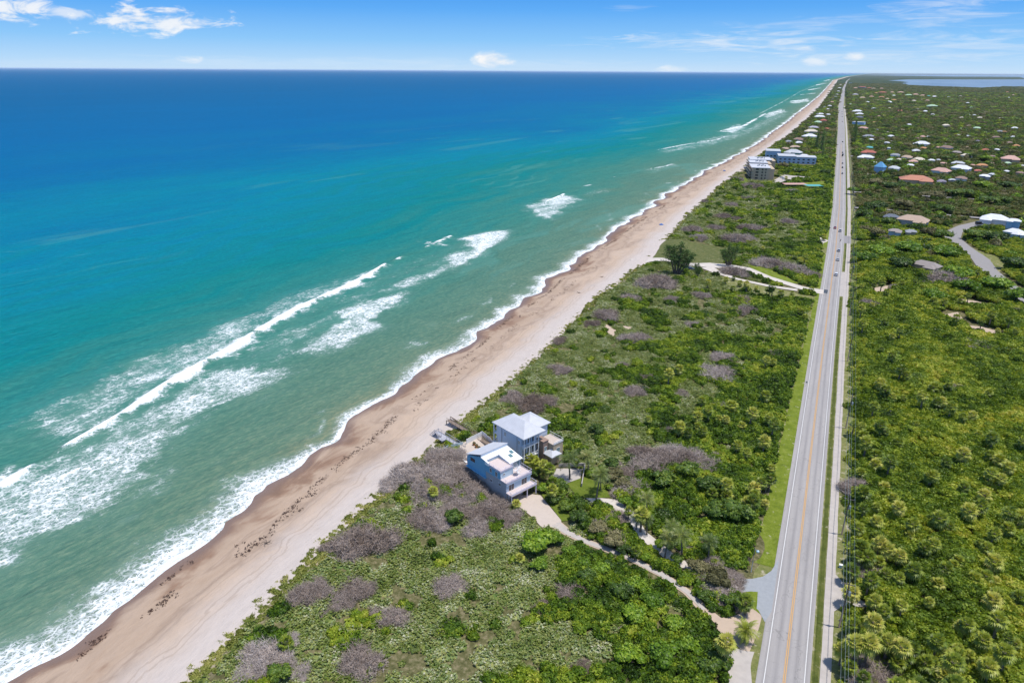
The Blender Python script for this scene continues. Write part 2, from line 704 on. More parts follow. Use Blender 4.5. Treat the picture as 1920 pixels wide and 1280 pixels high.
ys = np.concatenate([np.arange(-60, 330, 1.15), gspace(330, 220000, 1.3, 1.012)])
off = np.concatenate([np.array([-2.2, -1.2, -.5, 0]), np.arange(.5, 30, .8), np.arange(30, 150, 1.15), gspace(150, 200000, 1.6, 1.045)])
YY, OO = np.meshgrid(ys, off, indexing='ij')
XX = XW(YY)-OO
XX = np.where(OO > 400, np.interp(YY, _xw[:, 0], _xw[:, 1])-OO, XX)
F = np.zeros(YY.shape)
hgt = np.zeros(YY.shape)
near = (OO < 420) & (YY < 14000)
x_, y_, o_ = XX[near], YY[near], OO[near]
f_ = np.zeros(x_.shape)
h_ = np.zeros(x_.shape)
wob = (fbm(x_/9, y_/9, 31, 4)-.5)
# surf on the sand
nn = fbm(y_/26.0, y_*0, 41, 3)
wid = np.interp(y_, [0, 70, 130, 180, 260, 600, 1500, 14000], [20, 17, 14, 10, 9.5, 10.5, 12, 16])*(0.30+1.35*nn)
f_ = np.maximum(f_, 1.02-0.95*np.clip((o_-0.6)/wid, 0, 3)+0.35*wob)
f_ = np.maximum(f_, 0.55*np.exp(-((o_-wid*1.55)/(wid*.35))**2)*sstep(.45, .7, fbm(y_/17, o_/9, 44, 3)))
# breaker crests: (photo line, half thickness m, strength)
crests = [
    ([(-60, 940), (0, 915), (62, 878)], 2.8, 1.3), ([(128, 838), (180, 808), (240, 772), (300, 730), (350, 700), (400, 672), (440, 650), (480, 622), (520, 600), (560, 578), (600, 560), (650, 538), (690, 517), (722, 498)], 3.1, 1.35),
    ([(62, 878), (128, 838)], .55, .5), ([(738, 490), (755, 482)], 1.0, 1.1), ([(798, 465), (806, 462)], 1.0, 1.1), ([(818, 456), (846, 444)], 1.3, 1.2),
    ([(640, 472), (652, 468)], .6, .9), ([(975, 398), (985, 397)], .8, 1.0), ([(1022, 380), (1058, 365)], 1.6, 1.3), ([(1092, 349), (1114, 345)], 1.6, 1.2),
    ([(1146, 333), (1156, 331)], .9, 1.0), ([(1215, 317), (1245, 312), (1262, 307)], 1.6, .9), ([(1233, 281), (1290, 270), (1345, 262), (1360, 256)], 2.0, 1.0),
    ([(1350, 246), (1395, 236), (1435, 213)], 3.2, 1.2), ([(1368, 240), (1398, 238)], 4, 1.2), ([(1440, 213), (1470, 207)], 4, 1.3), ([(1482, 190), (1512, 187)], 6, 1.3), ([(1500, 178), (1528, 175)], 7, 1.3), ([(1515, 169), (1540, 165)], 8, 1.2),
    ([(1530, 160), (1550, 156)], 10, 1.2), ([(1545, 152), (1565, 148)], 14, 1.2), ([(1425, 213), (1470, 190), (1500, 172), (1530, 160), (1556, 150)], 2.5, .75)]
for line, th, st in crests:
    P = zS(line)
    d = segdist(x_, y_, P)
    dd = d+wob*2.2
    tap = np.minimum(1, np.minimum(np.hypot(x_-P[0][0], y_-P[0][1]), np.hypot(x_-P[-1][0], y_-P[-1][1]))/max(8.0, min(38.0, .25*math.hypot(P[-1][0]-P[0][0], P[-1][1]-P[0][1])))+.22)
    thv = th*tap*(.18+1.75*sstep(.2, .8, fbm(y_/8, x_*0+P[0][0], 55, 4)))+.12
    f_ = np.maximum(f_, st*np.exp(-(np.maximum(dd, 0)/thv)**2))
    if st > 1.1 and P[0][1] < 450:   # torn streaks trailing seaward of the crest
        f_ = np.maximum(f_, .80*np.exp(-(d/(1.0+7.5*thv/th))**2)*sstep(.42, .6, fbm(x_/3.2, y_/3.2, 57, 3)))
    if P[0][1] < 700:
        h_ = np.maximum(h_, 1.5*np.exp(-(d/2.0)**2)*min(1, th/1.5))
    if st > 1.1 and P[0][1] < 450:
        f_ = np.maximum(f_, .42*np.exp(-(d/9.0)**2)*sstep(.3, .65, fbm(x_/7, y_/14, 77, 3)))
fields = [  # (polygon, density, edge softness m)
    ([(40, 820), (220, 690), (400, 605), (600, 535), (715, 493), (724, 503), (600, 566), (440, 655), (300, 735), (130, 842)], .56, 6.0),
    ([(130, 850), (300, 740), (480, 650), (620, 580), (724, 512), (710, 560), (610, 610), (545, 680), (420, 692), (340, 722)], .46, 6.0),
    ([(724, 505), (860, 445), (870, 480), (790, 530), (715, 560)], .36, 6.0),
    ([(-80, 1120), (-60, 930), (0, 905), (60, 884), (130, 846), (240, 782), (340, 716), (400, 695), (470, 684), (540, 690), (520, 715), (450, 745), (400, 765), (340, 815), (295, 865), (302, 890), (240, 930), (170, 985), (90, 1015), (0, 1060)], .76, 5.0),
    ([(550, 660), (600, 622), (640, 600), (615, 583), (660, 575), (715, 556), (768, 548), (755, 566), (715, 590), (700, 600), (720, 612), (690, 625), (640, 652), (590, 664)], .84, 3.0),
    ([(-80, 1060), (60, 1000), (200, 900), (330, 800), (520, 700), (700, 590), (860, 490), (950, 440), (870, 440), (720, 505), (600, 565), (460, 650), (300, 735), (120, 850), (-80, 960)], .36, 6.0),
    ([(690, 548), (760, 520), (840, 492), (855, 505), (800, 525), (730, 555)], .62, 4.0),
    ([(836, 480), (880, 468), (868, 446), (900, 436), (953, 432), (945, 452), (915, 466), (880, 492), (850, 504), (836, 495)], .90, 3.0),
    ([(225, 735), (215, 700), (260, 670), (340, 655), (420, 640), (400, 668), (300, 722)], .66, 5.0),
    ([(30, 805), (110, 740), (220, 700), (290, 722), (180, 800), (110, 838)], .62, 6.0),
    ([(370, 625), (450, 605), (560, 568), (600, 552), (590, 562), (500, 605), (430, 648)], .66, 4.5),
    ([(570, 560), (600, 540), (680, 520), (670, 530), (600, 562)], .62, 3.5),
    ([(983, 385), (1025, 372), (1060, 366), (1098, 374), (1060, 392), (1035, 411), (1000, 405)], .74, 4.0),
    ([(1092, 360), (1140, 352), (1150, 358), (1100, 368)], .4, 4), ([(1210, 318), (1262, 304), (1275, 312), (1222, 324)], .45, 5),
    ([(1228, 284), (1300, 266), (1400, 240), (1470, 205), (1478, 215), (1400, 255), (1330, 274), (1250, 288)], .52, 7),
    ([(1350, 247), (1385, 232), (1400, 240), (1375, 250)], .8, 6), ([(1425, 216), (1465, 204), (1475, 210), (1440, 222)], .75, 8), ([(1478, 192), (1515, 184), (1520, 190), (1490, 195)], .75, 9),
    ([(758, 642), (780, 640), (795, 648), (770, 651)], .62, 2.0), ([(800, 608), (815, 606), (812, 614)], .45, 1.5),
    ([(1105, 262), (1115, 258), (1180, 255), (1170, 262)], .1, 4)]
for poly, dn, sf in fields:
    sd = sdpoly(x_, y_, zS(poly))
    sd = sd+wob*sf*2.6+(fbm(x_/4, y_/16, 92, 3)-.5)*sf*2.0
    f_ = np.maximum(f_, dn*sstep(-sf*1.3, sf*1.5, sd)*(.70+.5*fbm(x_/6, y_/11, 90, 3)))
    f_ = np.maximum(f_, dn*.62*sstep(-sf*4.5, sf, sd)*(.5+.8*fbm(x_/9, y_/20, 94, 3)))
F[near] = np.clip(f_, 0, 1.4)
fade = sstep(400, 60, OO)
hgt[near] = h_
swell = 0.22*np.sin(OO/6.5+1.5*vn(YY/60, OO/60, 8)*3)*sstep(8, 40, OO)*sstep(600, 200, OO)*sstep(1500, 600, YY)
ZZ = -4.0+hgt+swell+np.where(OO < 0, -.04, 0)
sea_attr = {'foam': F, 'offd': OO, 'along': YY}

m, k, b, out = new_mat('sea_water')
geo = k.n('ShaderNodeNewGeometry')
P = geo.outputs['Position']
rot = k.n('ShaderNodeVectorRotate', rotation_type='Z_AXIS')
k.l(P, rot.inputs['Vector'])
rot.inputs['Angle'].default_value = R_(12)
PR = rot.outputs[0]
offd = k.attr('offd')
big = k.noise(k.scalevec(PR, (.0035, .0011, 1)), 1.0, 5, .6)
mid = k.noise(k.scalevec(PR, (.02, .006, 1)), 1.0, 5, .6)
lg = k.m('MULTIPLY', k.m('LOGARITHM', k.m('ADD', offd, 4.0), 10.0), 0.25)
lf = k.m('ADD', lg, k.m('ADD', k.m('MULTIPLY', k.m('SUBTRACT', big, .5), .21), k.m('MULTIPLY', k.m('SUBTRACT', mid, .5), .05)))
# log10(d+4)*.25 : 10 m .29  30 m .38  60 m .45  120 m .52  250 m .60  500 m .675  1000 m .75  3000 m .87
wc = k.ramp(lf, [(.20, (.15, .19, .115)), (.30, (.088, .168, .115)), (.43, (.062, .162, .118)), (.51, (.030, .165, .135)), (.575, (.002, .155, .160)), (.635, (.000, .155, .230)), (.69, (.000, .112, .235)), (.755, (.000, .096, .240)), (.88, (.000, .084, .208))])
wn = k.noise(k.scalevec(PR, (.22, .07, .2)), 1.0, 6, .62)
wn2 = k.noise(k.scalevec(PR, (.9, .35, .5)), 1.0, 4, .6)
wc = k.mix(k.m('MULTIPLY', k.sm(wn, .35, .75), .45), wc, k.mix(1.0, wc, (1.45, 1.22, 1.18), 'MULTIPLY'))
wc = k.mix(k.sm(wn2, .4, .72), wc, k.mix(1.0, wc, (1.7, 1.30, 1.24), 'MULTIPLY'))  # wave light put into the colour, from the same noises as the bump
wc = k.mix(k.sm(k.noise(k.scalevec(PR, (.30, .035, .1)), 1.0, 4, .6, .6), .50, .66, 0.0, .5), wc, k.mix(1.0, wc, (.72, .80, .82), 'MULTIPLY'))
plume = k.noise(k.scalevec(PR, (.012, .0022, 1)), 1.0, 5, .6, 1.0)
wc = k.mix(k.m('MULTIPLY', k.sm(plume, .56, .66), k.sm(offd, 900, 200, 0.0, .30)), wc, (.09, .27, .23))
foam = k.attr('foam')
dn = k.noise(P, .35, 3, .6)
dv = k.vm('SCALE', k.n('ShaderNodeTexNoise').outputs[1], 1.0)
wrp = k.n('ShaderNodeTexNoise')
k.l(P, wrp.inputs['Vector'])
wrp.inputs['Scale'].default_value = .5
wv = k.vm('ADD', PR, k.vm('SCALE', wrp.outputs[1], 2.4))
vo = k.n('ShaderNodeTexVoronoi', feature='DISTANCE_TO_EDGE')
k.l(k.scalevec(wv, (.62, .40, .5)), vo.inputs['Vector'])
vo.inputs['Scale'].default_value = 1.0
vo2 = k.n('ShaderNodeTexVoronoi', feature='DISTANCE_TO_EDGE')
k.l(k.scalevec(wv, (1.5, 1.0, 1)), vo2.inputs['Vector'])
vo2.inputs['Scale'].default_value = 1.0
lace = k.sm(vo.outputs[0], 0.0, .26, 1.0, 0.0)
lace2 = k.sm(vo2.outputs[0], 0.0, .28, 1.0, 0.0)
fn = k.noise(k.scalevec(PR, (.55, .3, .5)), 1.0, 7, .68)
fbig = k.noise(k.scalevec(PR, (.11, .06, .1)), 1.0, 4, .6)
L = k.m('ADD', k.m('MULTIPLY', k.m('MAXIMUM', lace, k.m('MULTIPLY', lace2, .85)), .45), k.m('ADD', k.m('MULTIPLY', k.m('SUBTRACT', fn, .5), 1.0), k.m('ADD', .20, k.m('MULTIPLY', k.m('SUBTRACT', fbig, .5), .8))))
thr = k.m('SUBTRACT', 1.0, foam)
fm = k.m('MULTIPLY', k.sm(k.m('SUBTRACT', L, thr), -.02, .56), .95)
fm = k.m('MULTIPLY', fm, k.sm(foam, .03, .2))
fmm = k.m('MAXIMUM', fm, k.sm(foam, .95, 1.15))
fcol = k.ramp(fn, [(.3, (.62, .68, .70)), (.6, (.86, .88, .89))])
murk = k.mix(k.m('MULTIPLY', k.sm(foam, 0.1, .9), .35), wc, (.22, .34, .30))
col = k.mix(fmm, murk, fcol)
bp = k.n('ShaderNodeBump')
bp.inputs['Strength'].default_value = 1.0
bp.inputs['Distance'].default_value = 1.6
swl = k.noise(k.scalevec(PR, (.10, .022, .1)), 1.0, 3, .5, .5)
k.l(k.m('ADD', k.m('ADD', wn, k.m('MULTIPLY', swl, 1.2)), k.m('ADD', k.m('MULTIPLY', wn2, .30), k.m('MULTIPLY', fmm, .12))), bp.inputs['Height'])
dif = k.n('ShaderNodeBsdfDiffuse')
k.l(col, dif.inputs[0])
k.l(bp.outputs[0], dif.inputs['Normal'])
gls = k.n('ShaderNodeBsdfGlossy')
gls.inputs['Roughness'].default_value = .28
k.l(bp.outputs[0], gls.inputs['Normal'])
frs = k.n('ShaderNodeFresnel')
frs.inputs['IOR'].default_value = 1.33
k.l(bp.outputs[0], frs.inputs['Normal'])
gf = k.m('MULTIPLY', k.m('MINIMUM', k.m('MULTIPLY', frs.outputs[0], .35), .055), k.m('SUBTRACT', 1.0, fmm))
mxs = k.n('ShaderNodeMixShader')
k.l(gf, mxs.inputs[0]), k.l(dif.outputs[0], mxs.inputs[1]), k.l(gls.outputs[0], mxs.inputs[2])
k.l(mxs.outputs[0], out.inputs[0])
M['sea'] = m
sea = link(npmesh('sea', np.stack([XX, YY, ZZ], -1).reshape(-1, 3), grid_quads(*XX.shape)[:, ::-1], M['sea'], {a: v.ravel() for a, v in sea_attr.items()}, smooth=True))
tag(sea, kind='structure')

# ------------------------------------------------------------------ beach
ys2 = np.concatenate([np.arange(-60, 500, 1.2), gspace(500, 200000, 1.5, 1.02)])
un = np.linspace(0, 1, 44)
YB, UB = np.meshgrid(ys2, un, indexing='ij')
xa = XW(YB)-6
xb = XV(YB)+7
XB = xa+(xb-xa)*UB
wet = XB-XW(YB)
dry = XV(YB)-XB
t = np.clip(wet/np.maximum(wet+dry, 1), -0.3, 1.2)
ZB = -4.03+5.0*(np.clip(t, 0, 1)**.85)+np.where(wet < 0, wet*.12, 0)+.25*(fbm(XB/5, YB/12, 61, 3)-.5)*sstep(2, 8, wet)
m, k, b, out = new_mat('beach_sand')
geo = k.n('ShaderNodeNewGeometry')
P = geo.outputs['Position']
wet_a, dry_a = k.attr('wet'), k.attr('dry')
n1 = k.noise(k.scalevec(P, (.10, .045, .1)), 1.0, 4, .6, .8)
n2 = k.noise(k.scalevec(P, (.5, .22, .3)), 1.0, 6, .65)
n3 = k.noise(k.scalevec(P, (2.2, .5, 1)), 1.0, 4, .6)
e = k.m('ADD', wet_a, k.m('ADD', k.m('MULTIPLY', k.m('SUBTRACT', n1, .5), 34.0), k.m('MULTIPLY', k.m('SUBTRACT', k.noise(k.scalevec(P, (.035, .02, .1)), 1.0, 3, .5, 1.5), .5), 22.0)))
sc = k.ramp(k.m('MULTIPLY', e, 1/40.0, clamp=True), [(0.0, (.20, .125, .085)), (.10, (.26, .165, .11)), (.17, (.34, .24, .17)), (.22, (.39, .285, .205)), (.34, (.41, .305, .225)), (.42, (.33, .24, .175)), (.50, (.41, .31, .235)), (.62, (.46, .345, .255)), (1.0, (.47, .375, .30))])
sc = k.mix(k.sm(k.m('ADD', wet_a, k.m('MULTIPLY', k.m('SUBTRACT', n1, .5), 7.0)), 0.8, 5.5, 1.0, 0.0), sc, (.205, .135, .10))
d2 = k.m('ADD', dry_a, k.m('MULTIPLY', k.m('SUBTRACT', n1, .5), 14.0))
sc = k.mix(k.m('MULTIPLY', k.sm(d2, 3.0, 17.0, 1.0, 0.0), .85), sc, (.50, .445, .41))
v = k.m('ADD', .80, k.m('ADD', k.m('MULTIPLY', n2, .26), k.m('MULTIPLY', n3, .16)))
cc = k.n('ShaderNodeCombineXYZ')
k.l(v, cc.inputs[0]), k.l(v, cc.inputs[1]), k.l(v, cc.inputs[2])
sc = k.mix(1.0, sc, cc.outputs[0], 'MULTIPLY')
trd = k.m('ADD', dry_a, k.m('MULTIPLY', k.m('SUBTRACT', n1, .5), 5.0))
for c0 in (8.0, 9.7, 14.2, 15.8):
    sc = k.mix(k.m('MULTIPLY', k.sm(k.m('ABSOLUTE', k.m('SUBTRACT', trd, c0)), .12, .34, 1.0, 0.0), .30), sc, (.28, .21, .16))
speck = k.noise(k.scalevec(P, (1.3, .7, 1)), 1.0, 3, .7)
sc = k.mix(k.m('MULTIPLY', k.sm(speck, .70, .76), .45), sc, (.17, .11, .08))
k.l(sc, b.inputs['Base Color'])
k.l(k.sm(k.m('ADD', wet_a, k.m('MULTIPLY', n1, 3.0)), 1.0, 9.0, .38, .9), b.inputs['Roughness'])
b.inputs['Specular IOR Level'].default_value = .3
bp = k.n('ShaderNodeBump')
bp.inputs['Strength'].default_value = .7
bp.inputs['Distance'].default_value = .35
k.l(k.m('ADD', n2, k.m('MULTIPLY', n3, .5)), bp.inputs['Height'])
k.l(bp.outputs[0], b.inputs['Normal'])
beach = link(npmesh('beach', np.stack([XB, YB, ZB], -1).reshape(-1, 3), grid_quads(*XB.shape), m, {'wet': wet.ravel(), 'dry': dry.ravel()}, smooth=True))
tag(beach, kind='structure')

# ------------------------------------------------------------------ ground
ysg = np.concatenate([np.arange(20, 460, 3.0), gspace(460, 215000, 4.0, 1.03)])
og = np.concatenate([np.arange(0, 150, 3.0), gspace(150, 330000, 4.0, 1.055)])
YG, OG = np.meshgrid(ysg, og, indexing='ij')
XG = XV(YG)+OG
ZG = gh(XG, YG)
ZG = np.where(OG == 0, .55, ZG)
ZG = np.where((YG > 9000) | (OG > 4000), 0.0, ZG)
m, k, b, out = new_mat('soil')
geo = k.n('ShaderNodeNewGeometry')
P = geo.outputs['Position']
n1 = k.noise(P, .05, 5, .6)
n2 = k.noise(P, .9, 5, .65)
n4 = k.noise(k.scalevec(P, (.004, .0009, 1)), 1.0, 6, .65)
c = k.ramp(n2, [(.3, (.05, .055, .018)), (.5, (.12, .115, .05)), (.7, (.24, .20, .12))])
c = k.mix(k.sm(n1, .55, .75), c, (.055, .05, .024))
c = k.mix(k.m('MULTIPLY', k.sm(k.attr('edge'), 0.0, 7.0, 1.0, 0.0), k.sm(n2, .42, .56)), c, (.50, .42, .32))
c = k.mix(k.sm(k.attr('farm'), 2500, 5000), c, k.ramp(n4, [(.35, (.020, .040, .016)), (.5, (.04, .062, .022)), (.68, (.08, .085, .04))]))
k.l(c, b.inputs['Base Color'])
b.inputs['Roughness'].default_value = .95
b.inputs['Specular IOR Level'].default_value = .1
ground = link(npmesh('ground', np.stack([XG, YG, ZG], -1).reshape(-1, 3), grid_quads(*XG.shape), m, {'edge': OG.ravel(), 'farm': YG.ravel()}, smooth=True))
tag(ground, kind='structure')

# lagoon behind the island, and the far mainland shore
m, k, b, out = new_mat('lagoon_water')
geo = k.n('ShaderNodeNewGeometry')
n = k.noise(k.scalevec(geo.outputs['Position'], (.002, .0006, 1)), 1.0, 5, .6)
k.l(k.ramp(n, [(.35, (.14, .21, .28)), (.65, (.20, .28, .36))]), b.inputs['Base Color'])
b.inputs['Roughness'].default_value = .45
b.inputs['Specular IOR Level'].default_value = .25


def sheet(name, pts, z, mat, kind='structure'):
    mb = MB()
    mb.add([(x, y, z) for x, y in pts], [tuple(range(len(pts)))])
    o = mb.build(name, mat)
    if o.data.polygons[0].normal.z < 0:
        o.data.flip_normals()
    tag(o, kind=kind)
    return o


lag = PP([(1665, 151.4), (1700, 149.4), (1760, 149.2), (1830, 149.4), (1920, 149.2), (2300, 149.4), (2300, 168), (2000, 165.5), (1920, 163.2), (1885, 162.8), (1840, 165.3), (1800, 163.8), (1760, 162.6), (1730, 161.4), (1700, 160), (1692, 156.4), (1704, 154.6), (1690, 153)])
sheet('lagoon', lag, 1.0, m)
lag2 = PP([(1620, 141.2), (1680, 140.6), (1780, 140.8), (1920, 141.2), (2300, 142), (2300, 147.5), (1920, 147.0), (1912, 144.6), (1860, 144.2), (1790, 144.0), (1700, 142.6)])
sheet('far_lagoon', lag2, 1.0, m)

# ------------------------------------------------------------------ road and what runs beside it
m, k, b, out = new_mat('asphalt')
geo = k.n('ShaderNodeNewGeometry')
P = geo.outputs['Position']
lat = k.attr('lat')
n1 = k.noise(k.scalevec(P, (1.2, .06, 1)), 1.0, 5, .6)
n2 = k.noise(P, 2.5, 5, .7)
n3 = k.noise(k.scalevec(P, (.12, .03, 1)), 1.0, 4, .6)
# worn wheel tracks, paler than the strip between them
trk = k.m('ABSOLUTE', k.m('SINE', k.m('MULTIPLY', k.m('ADD', lat, 0.0), math.pi/1.83)))
f = k.m('ADD', k.m('MULTIPLY', n1, .45), k.m('ADD', k.m('MULTIPLY', n2, .22), k.m('ADD', k.m('MULTIPLY', n3, .25), k.m('MULTIPLY', trk, .26))))
c = k.ramp(f, [(.36, (.235, .222, .218)), (.62, (.305, .288, .28)), (.92, (.40, .375, .355))])
vc = k.n('ShaderNodeTexVoronoi', feature='DISTANCE_TO_EDGE')
wpp = k.n('ShaderNodeTexNoise')
k.l(P, wpp.inputs['Vector'])
wpp.inputs['Scale'].default_value = .4
k.l(k.scalevec(k.vm('ADD', P, k.vm('SCALE', wpp.outputs[1], 4.0)), (.12, .07, 1)), vc.inputs['Vector'])
vc.inputs['Scale'].default_value = 1.0
c = k.mix(k.m('MULTIPLY', k.sm(vc.outputs[0], 0.0, .012, 1.0, 0.0), .45), c, (.12, .115, .11))
k.l(c, b.inputs['Base Color'])
b.inputs['Roughness'].default_value = .85
b.inputs['Specular IOR Level'].default_value = .2
M['asphalt'] = m


def strip(name, y0, y1, xl, xr, z, mat, s0=2.0, kind='structure', wob=0.0, seed=1, cols=5, gr=1.012, fol=False):
    y = gspace(y0, y1, s0, gr)
    c = CX(y)
    l = c+(np.interp(y, *xl) if isinstance(xl, tuple) else xl)+wob*(fbm(y/6, y*0, seed, 3)-.5)*2
    r = c+(np.interp(y, *xr) if isinstance(xr, tuple) else xr)+wob*(fbm(y/6, y*0, seed+5, 3)-.5)*2
    u = np.linspace(0, 1, cols)
    X = l[:, None]+(r-l)[:, None]*u
    Y = np.repeat(y[:, None], cols, 1)
    o = npmesh(name, np.stack([X, Y, np.full(X.shape, z) if not fol else gh(X, Y)+z], -1).reshape(-1, 3), grid_quads(*X.shape), mat, {'lat': (X-c[:, None]).ravel()}, smooth=True)
    link(o)
    tag(o, kind=kind)
    return o


def paint_mat(name, c, wear=.35):
    m, k, b, out = new_mat(name)
    geo = k.n('ShaderNodeNewGeometry')
    n = k.noise(geo.outputs['Position'], 3.0, 5, .7)
    k.l(k.mix(k.sm(n, .5, .75, 0, wear), c, (.30, .29, .28)), b.inputs['Base Color'])
    b.inputs['Roughness'].default_value = .7
    return m


def grass_mat(name, c1, c2, c3, sandy=0.0):
    m, k, b, out = new_mat(name)
    geo = k.n('ShaderNodeNewGeometry')
    P = geo.outputs['Position']
    n = k.noise(P, .35, 6, .7)
    n2 = k.noise(P, 3.5, 5, .7)
    c = k.ramp(k.m('ADD', k.m('MULTIPLY', n, .6), k.m('MULTIPLY', n2, .4)), [(.35, c1), (.5, c2), (.66, c3)])
    if sandy:
        c = k.mix(k.m('MULTIPLY', k.sm(k.noise(P, .5, 6, .75), .62-sandy*.2, .70), .9), c, (.46, .40, .31))
    k.l(c, b.inputs['Base Color'])
    b.inputs['Roughness'].default_value = .9
    b.inputs['Specular IOR Level'].default_value = .1
    bp = k.n('ShaderNodeBump')
    bp.inputs['Strength'].default_value = .8
    bp.inputs['Distance'].default_value = .15
    k.l(n2, bp.inputs['Height'])
    k.l(bp.outputs[0], b.inputs['Normal'])
    return m


M['grass'] = grass_mat('mown_grass', (.085, .12, .014), (.145, .19, .02), (.22, .25, .05), .15)
M['median'] = grass_mat('median_grass', (.05, .065, .015), (.085, .105, .022), (.14, .145, .045), .1)
M['lawn'] = grass_mat('lawn_grass', (.075, .11, .014), (.115, .155, .02), (.17, .20, .04))
M['drygrass'] = grass_mat('dry_grass', (.10, .13, .03), (.17, .18, .06), (.27, .24, .11), .5)
M['dunegrass'] = grass_mat('dune_grass', (.06, .08, .02), (.105, .12, .04), (.18, .17, .07), .12)
M['shell'] = mat_flat('shell_gravel', (.43, .39, .355), .9, .22, .6, .03)
M['whitesand'] = mat_flat('white_sand_track', (.54, .49, .435), .9, .26, .5, .03)
M['sand'] = mat_flat('orange_sand', (.46, .36, .275), .9, .18, .6, .03)
M['oldasphalt'] = mat_flat('old_grey_asphalt', (.27, .255, .25), .9, .2, .8, .01)
M['gravel'] = mat_flat('blue_grey_gravel', (.29, .305, .32), .9, .2, 1.2, .03)

strip('roadside_ground', 60, 4000, -12.0, 12.5, .16, M['drygrass'], wob=.3, cols=9)
strip('road', 60, 16000, (np.array([0, 300, 1200, 3000]), np.array([-5.1, -5.0, -6.5, -9])), (np.array([0, 300, 1200, 3000]), np.array([4.5, 4.6, 6, 8])), .21, M['asphalt'], cols=9)
strip('left_grass_verge', 146, 386, (np.array([130, 143, 200, 400]), np.array([-10.4, -9.6, -9.3, -6.6])), -5.0, .20, M['grass'], wob=.25, s0=1.2, cols=6)
strip('left_grass_verge', 397, 480, -6.9, -5.0, .20, M['grass'], wob=.25)
strip('left_grass_verge', 500, 900, -8.2, -5.2, .20, M['grass'], wob=.3)
strip('grass_median', 60, 380, 4.9, 6.0, .20, M['median'], wob=.12, s0=1.0)
strip('grass_median', 440, 1200, 5.6, 6.6, .205, M['median'], wob=.15)
strip('shell_path', 60, 2800, (np.array([0, 300, 1200, 3000]), np.array([6.2, 6.3, 7.3, 9])), (np.array([0, 300, 1200, 3000]), np.array([8.0, 8.6, 10, 13])), .215, M['shell'], wob=.12, s0=1.0)
strip('shell_bay', 386, 438, 4.7, 8.9, .222, M['shell'], wob=.15)
strip('shell_bay', 520, 545, 4.9, 9.4, .222, M['oldasphalt'], wob=.1)
WHT = paint_mat('white_line_paint', (.62, .61, .59), .55)
YEL = paint_mat('yellow_line_paint', (.56, .31, .09), .5)
for nm, x, mt in (('white_edge_line', -3.62, WHT), ('white_edge_line', 3.55, WHT), ('yellow_centre_line', -.20, YEL), ('yellow_centre_line', .12, YEL)):
    strip(nm, 60, 1300, x-.085, x+.085, .226, mt, cols=2, gr=1.0, s0=6)
# where a side track meets the shell path (right) and gravel mouth
zone([(14.5, 137.5), (14.5, 146.5), (21.5, 143.2), (22.5, 141.8)], .4)
sheet('track_mouth', [(14.0, 135.5), (16.4, 139.0), (19.5, 140.3), (22.0, 142.0), (20.0, 143.2), (17.2, 146.6), (14.0, 151.0)], .232, M['shell'])
m_apron = sheet('driveway_apron', [(2.4, 130.8), (2.2, 150.0), (1.0, 144.6), (-.6, 141.6), (-2.6, 139.9), (-5.3, 138.3), (-9.0, 138.2), (-9.5, 136.0), (-6.0, 134.8), (-2.7, 132.0), (-.2, 129.8), (1.4, 126.8)], .236, M['gravel'])
zone([(2, 128), (2, 150), (-9, 139), (-9, 135)], .3)
zone([(3, 100), (3, 131), (-2.6, 132.5), (-6, 129), (-3, 100)], .0)
drape([(2.4, 127.5), (1.5, 129.5), (-1.5, 130.5), (-4.2, 126.5), (-7.8, 123.4), (-5, 118.5), (-1.0, 116.3), (1.6, 117.5), (2.3, 121)], .8, .10, 'sandy_mouth', M['sand'])
drape([(2.3, 118.2), (-1.5, 116.8), (-4.2, 116.8), (-4.8, 114), (-3.4, 105), (-2.0, 98), (2.4, 96)], .8, .12, 'grey_bay', M['shell'])
drape(zone([(1.9, 131.5), (1.2, 134.2), (-.6, 136.0), (-2.6, 135.2), (-5.4, 133.2), (-4.6, 130.6), (-1.6, 130.0), (1.0, 128.4)], .0), .7, .125, 'entrance_grass', M['grass'])
# driveway to the blue house: sandy borders, grey asphalt in the middle
dv = [(-2.5, 118.6), (-7.0, 121.4), (-11.1, 124.7), (-15.4, 128.6), (-22.4, 132.2), (-30.8, 134.7), (-42.3, 136.0), (-47.5, 137.4), (-52.0, 139.6)]
drape(zone(ribbon(dv, [2.2, 1.9, 1.3, 1.1, 1.05, 1.05, 1.1, 1.4, 1.7]), .1), .8, .10, 'sandy_driveway', M['sand'])
drape(ribbon(dv[2:], [.5, .7, .75, .65, .7, .9, 1.4]), .7, .15, 'driveway_asphalt', M['shell'])
drape(zone([(-66.4, 146.0), (-62.8, 149.2), (-60.6, 149.8), (-51.2, 141.6), (-50.2, 138.6), (-54.5, 136.4), (-58.8, 139.6), (-63.8, 142.2)], .6), .8, .15, 'concrete_drive', M['paver'])
drape(zone([(-60.6, 150.4), (-57.0, 151.8), (-48.6, 143.0), (-50.8, 141.2)], 1.6), .7, .19, 'front_lawn', M['lawn'])
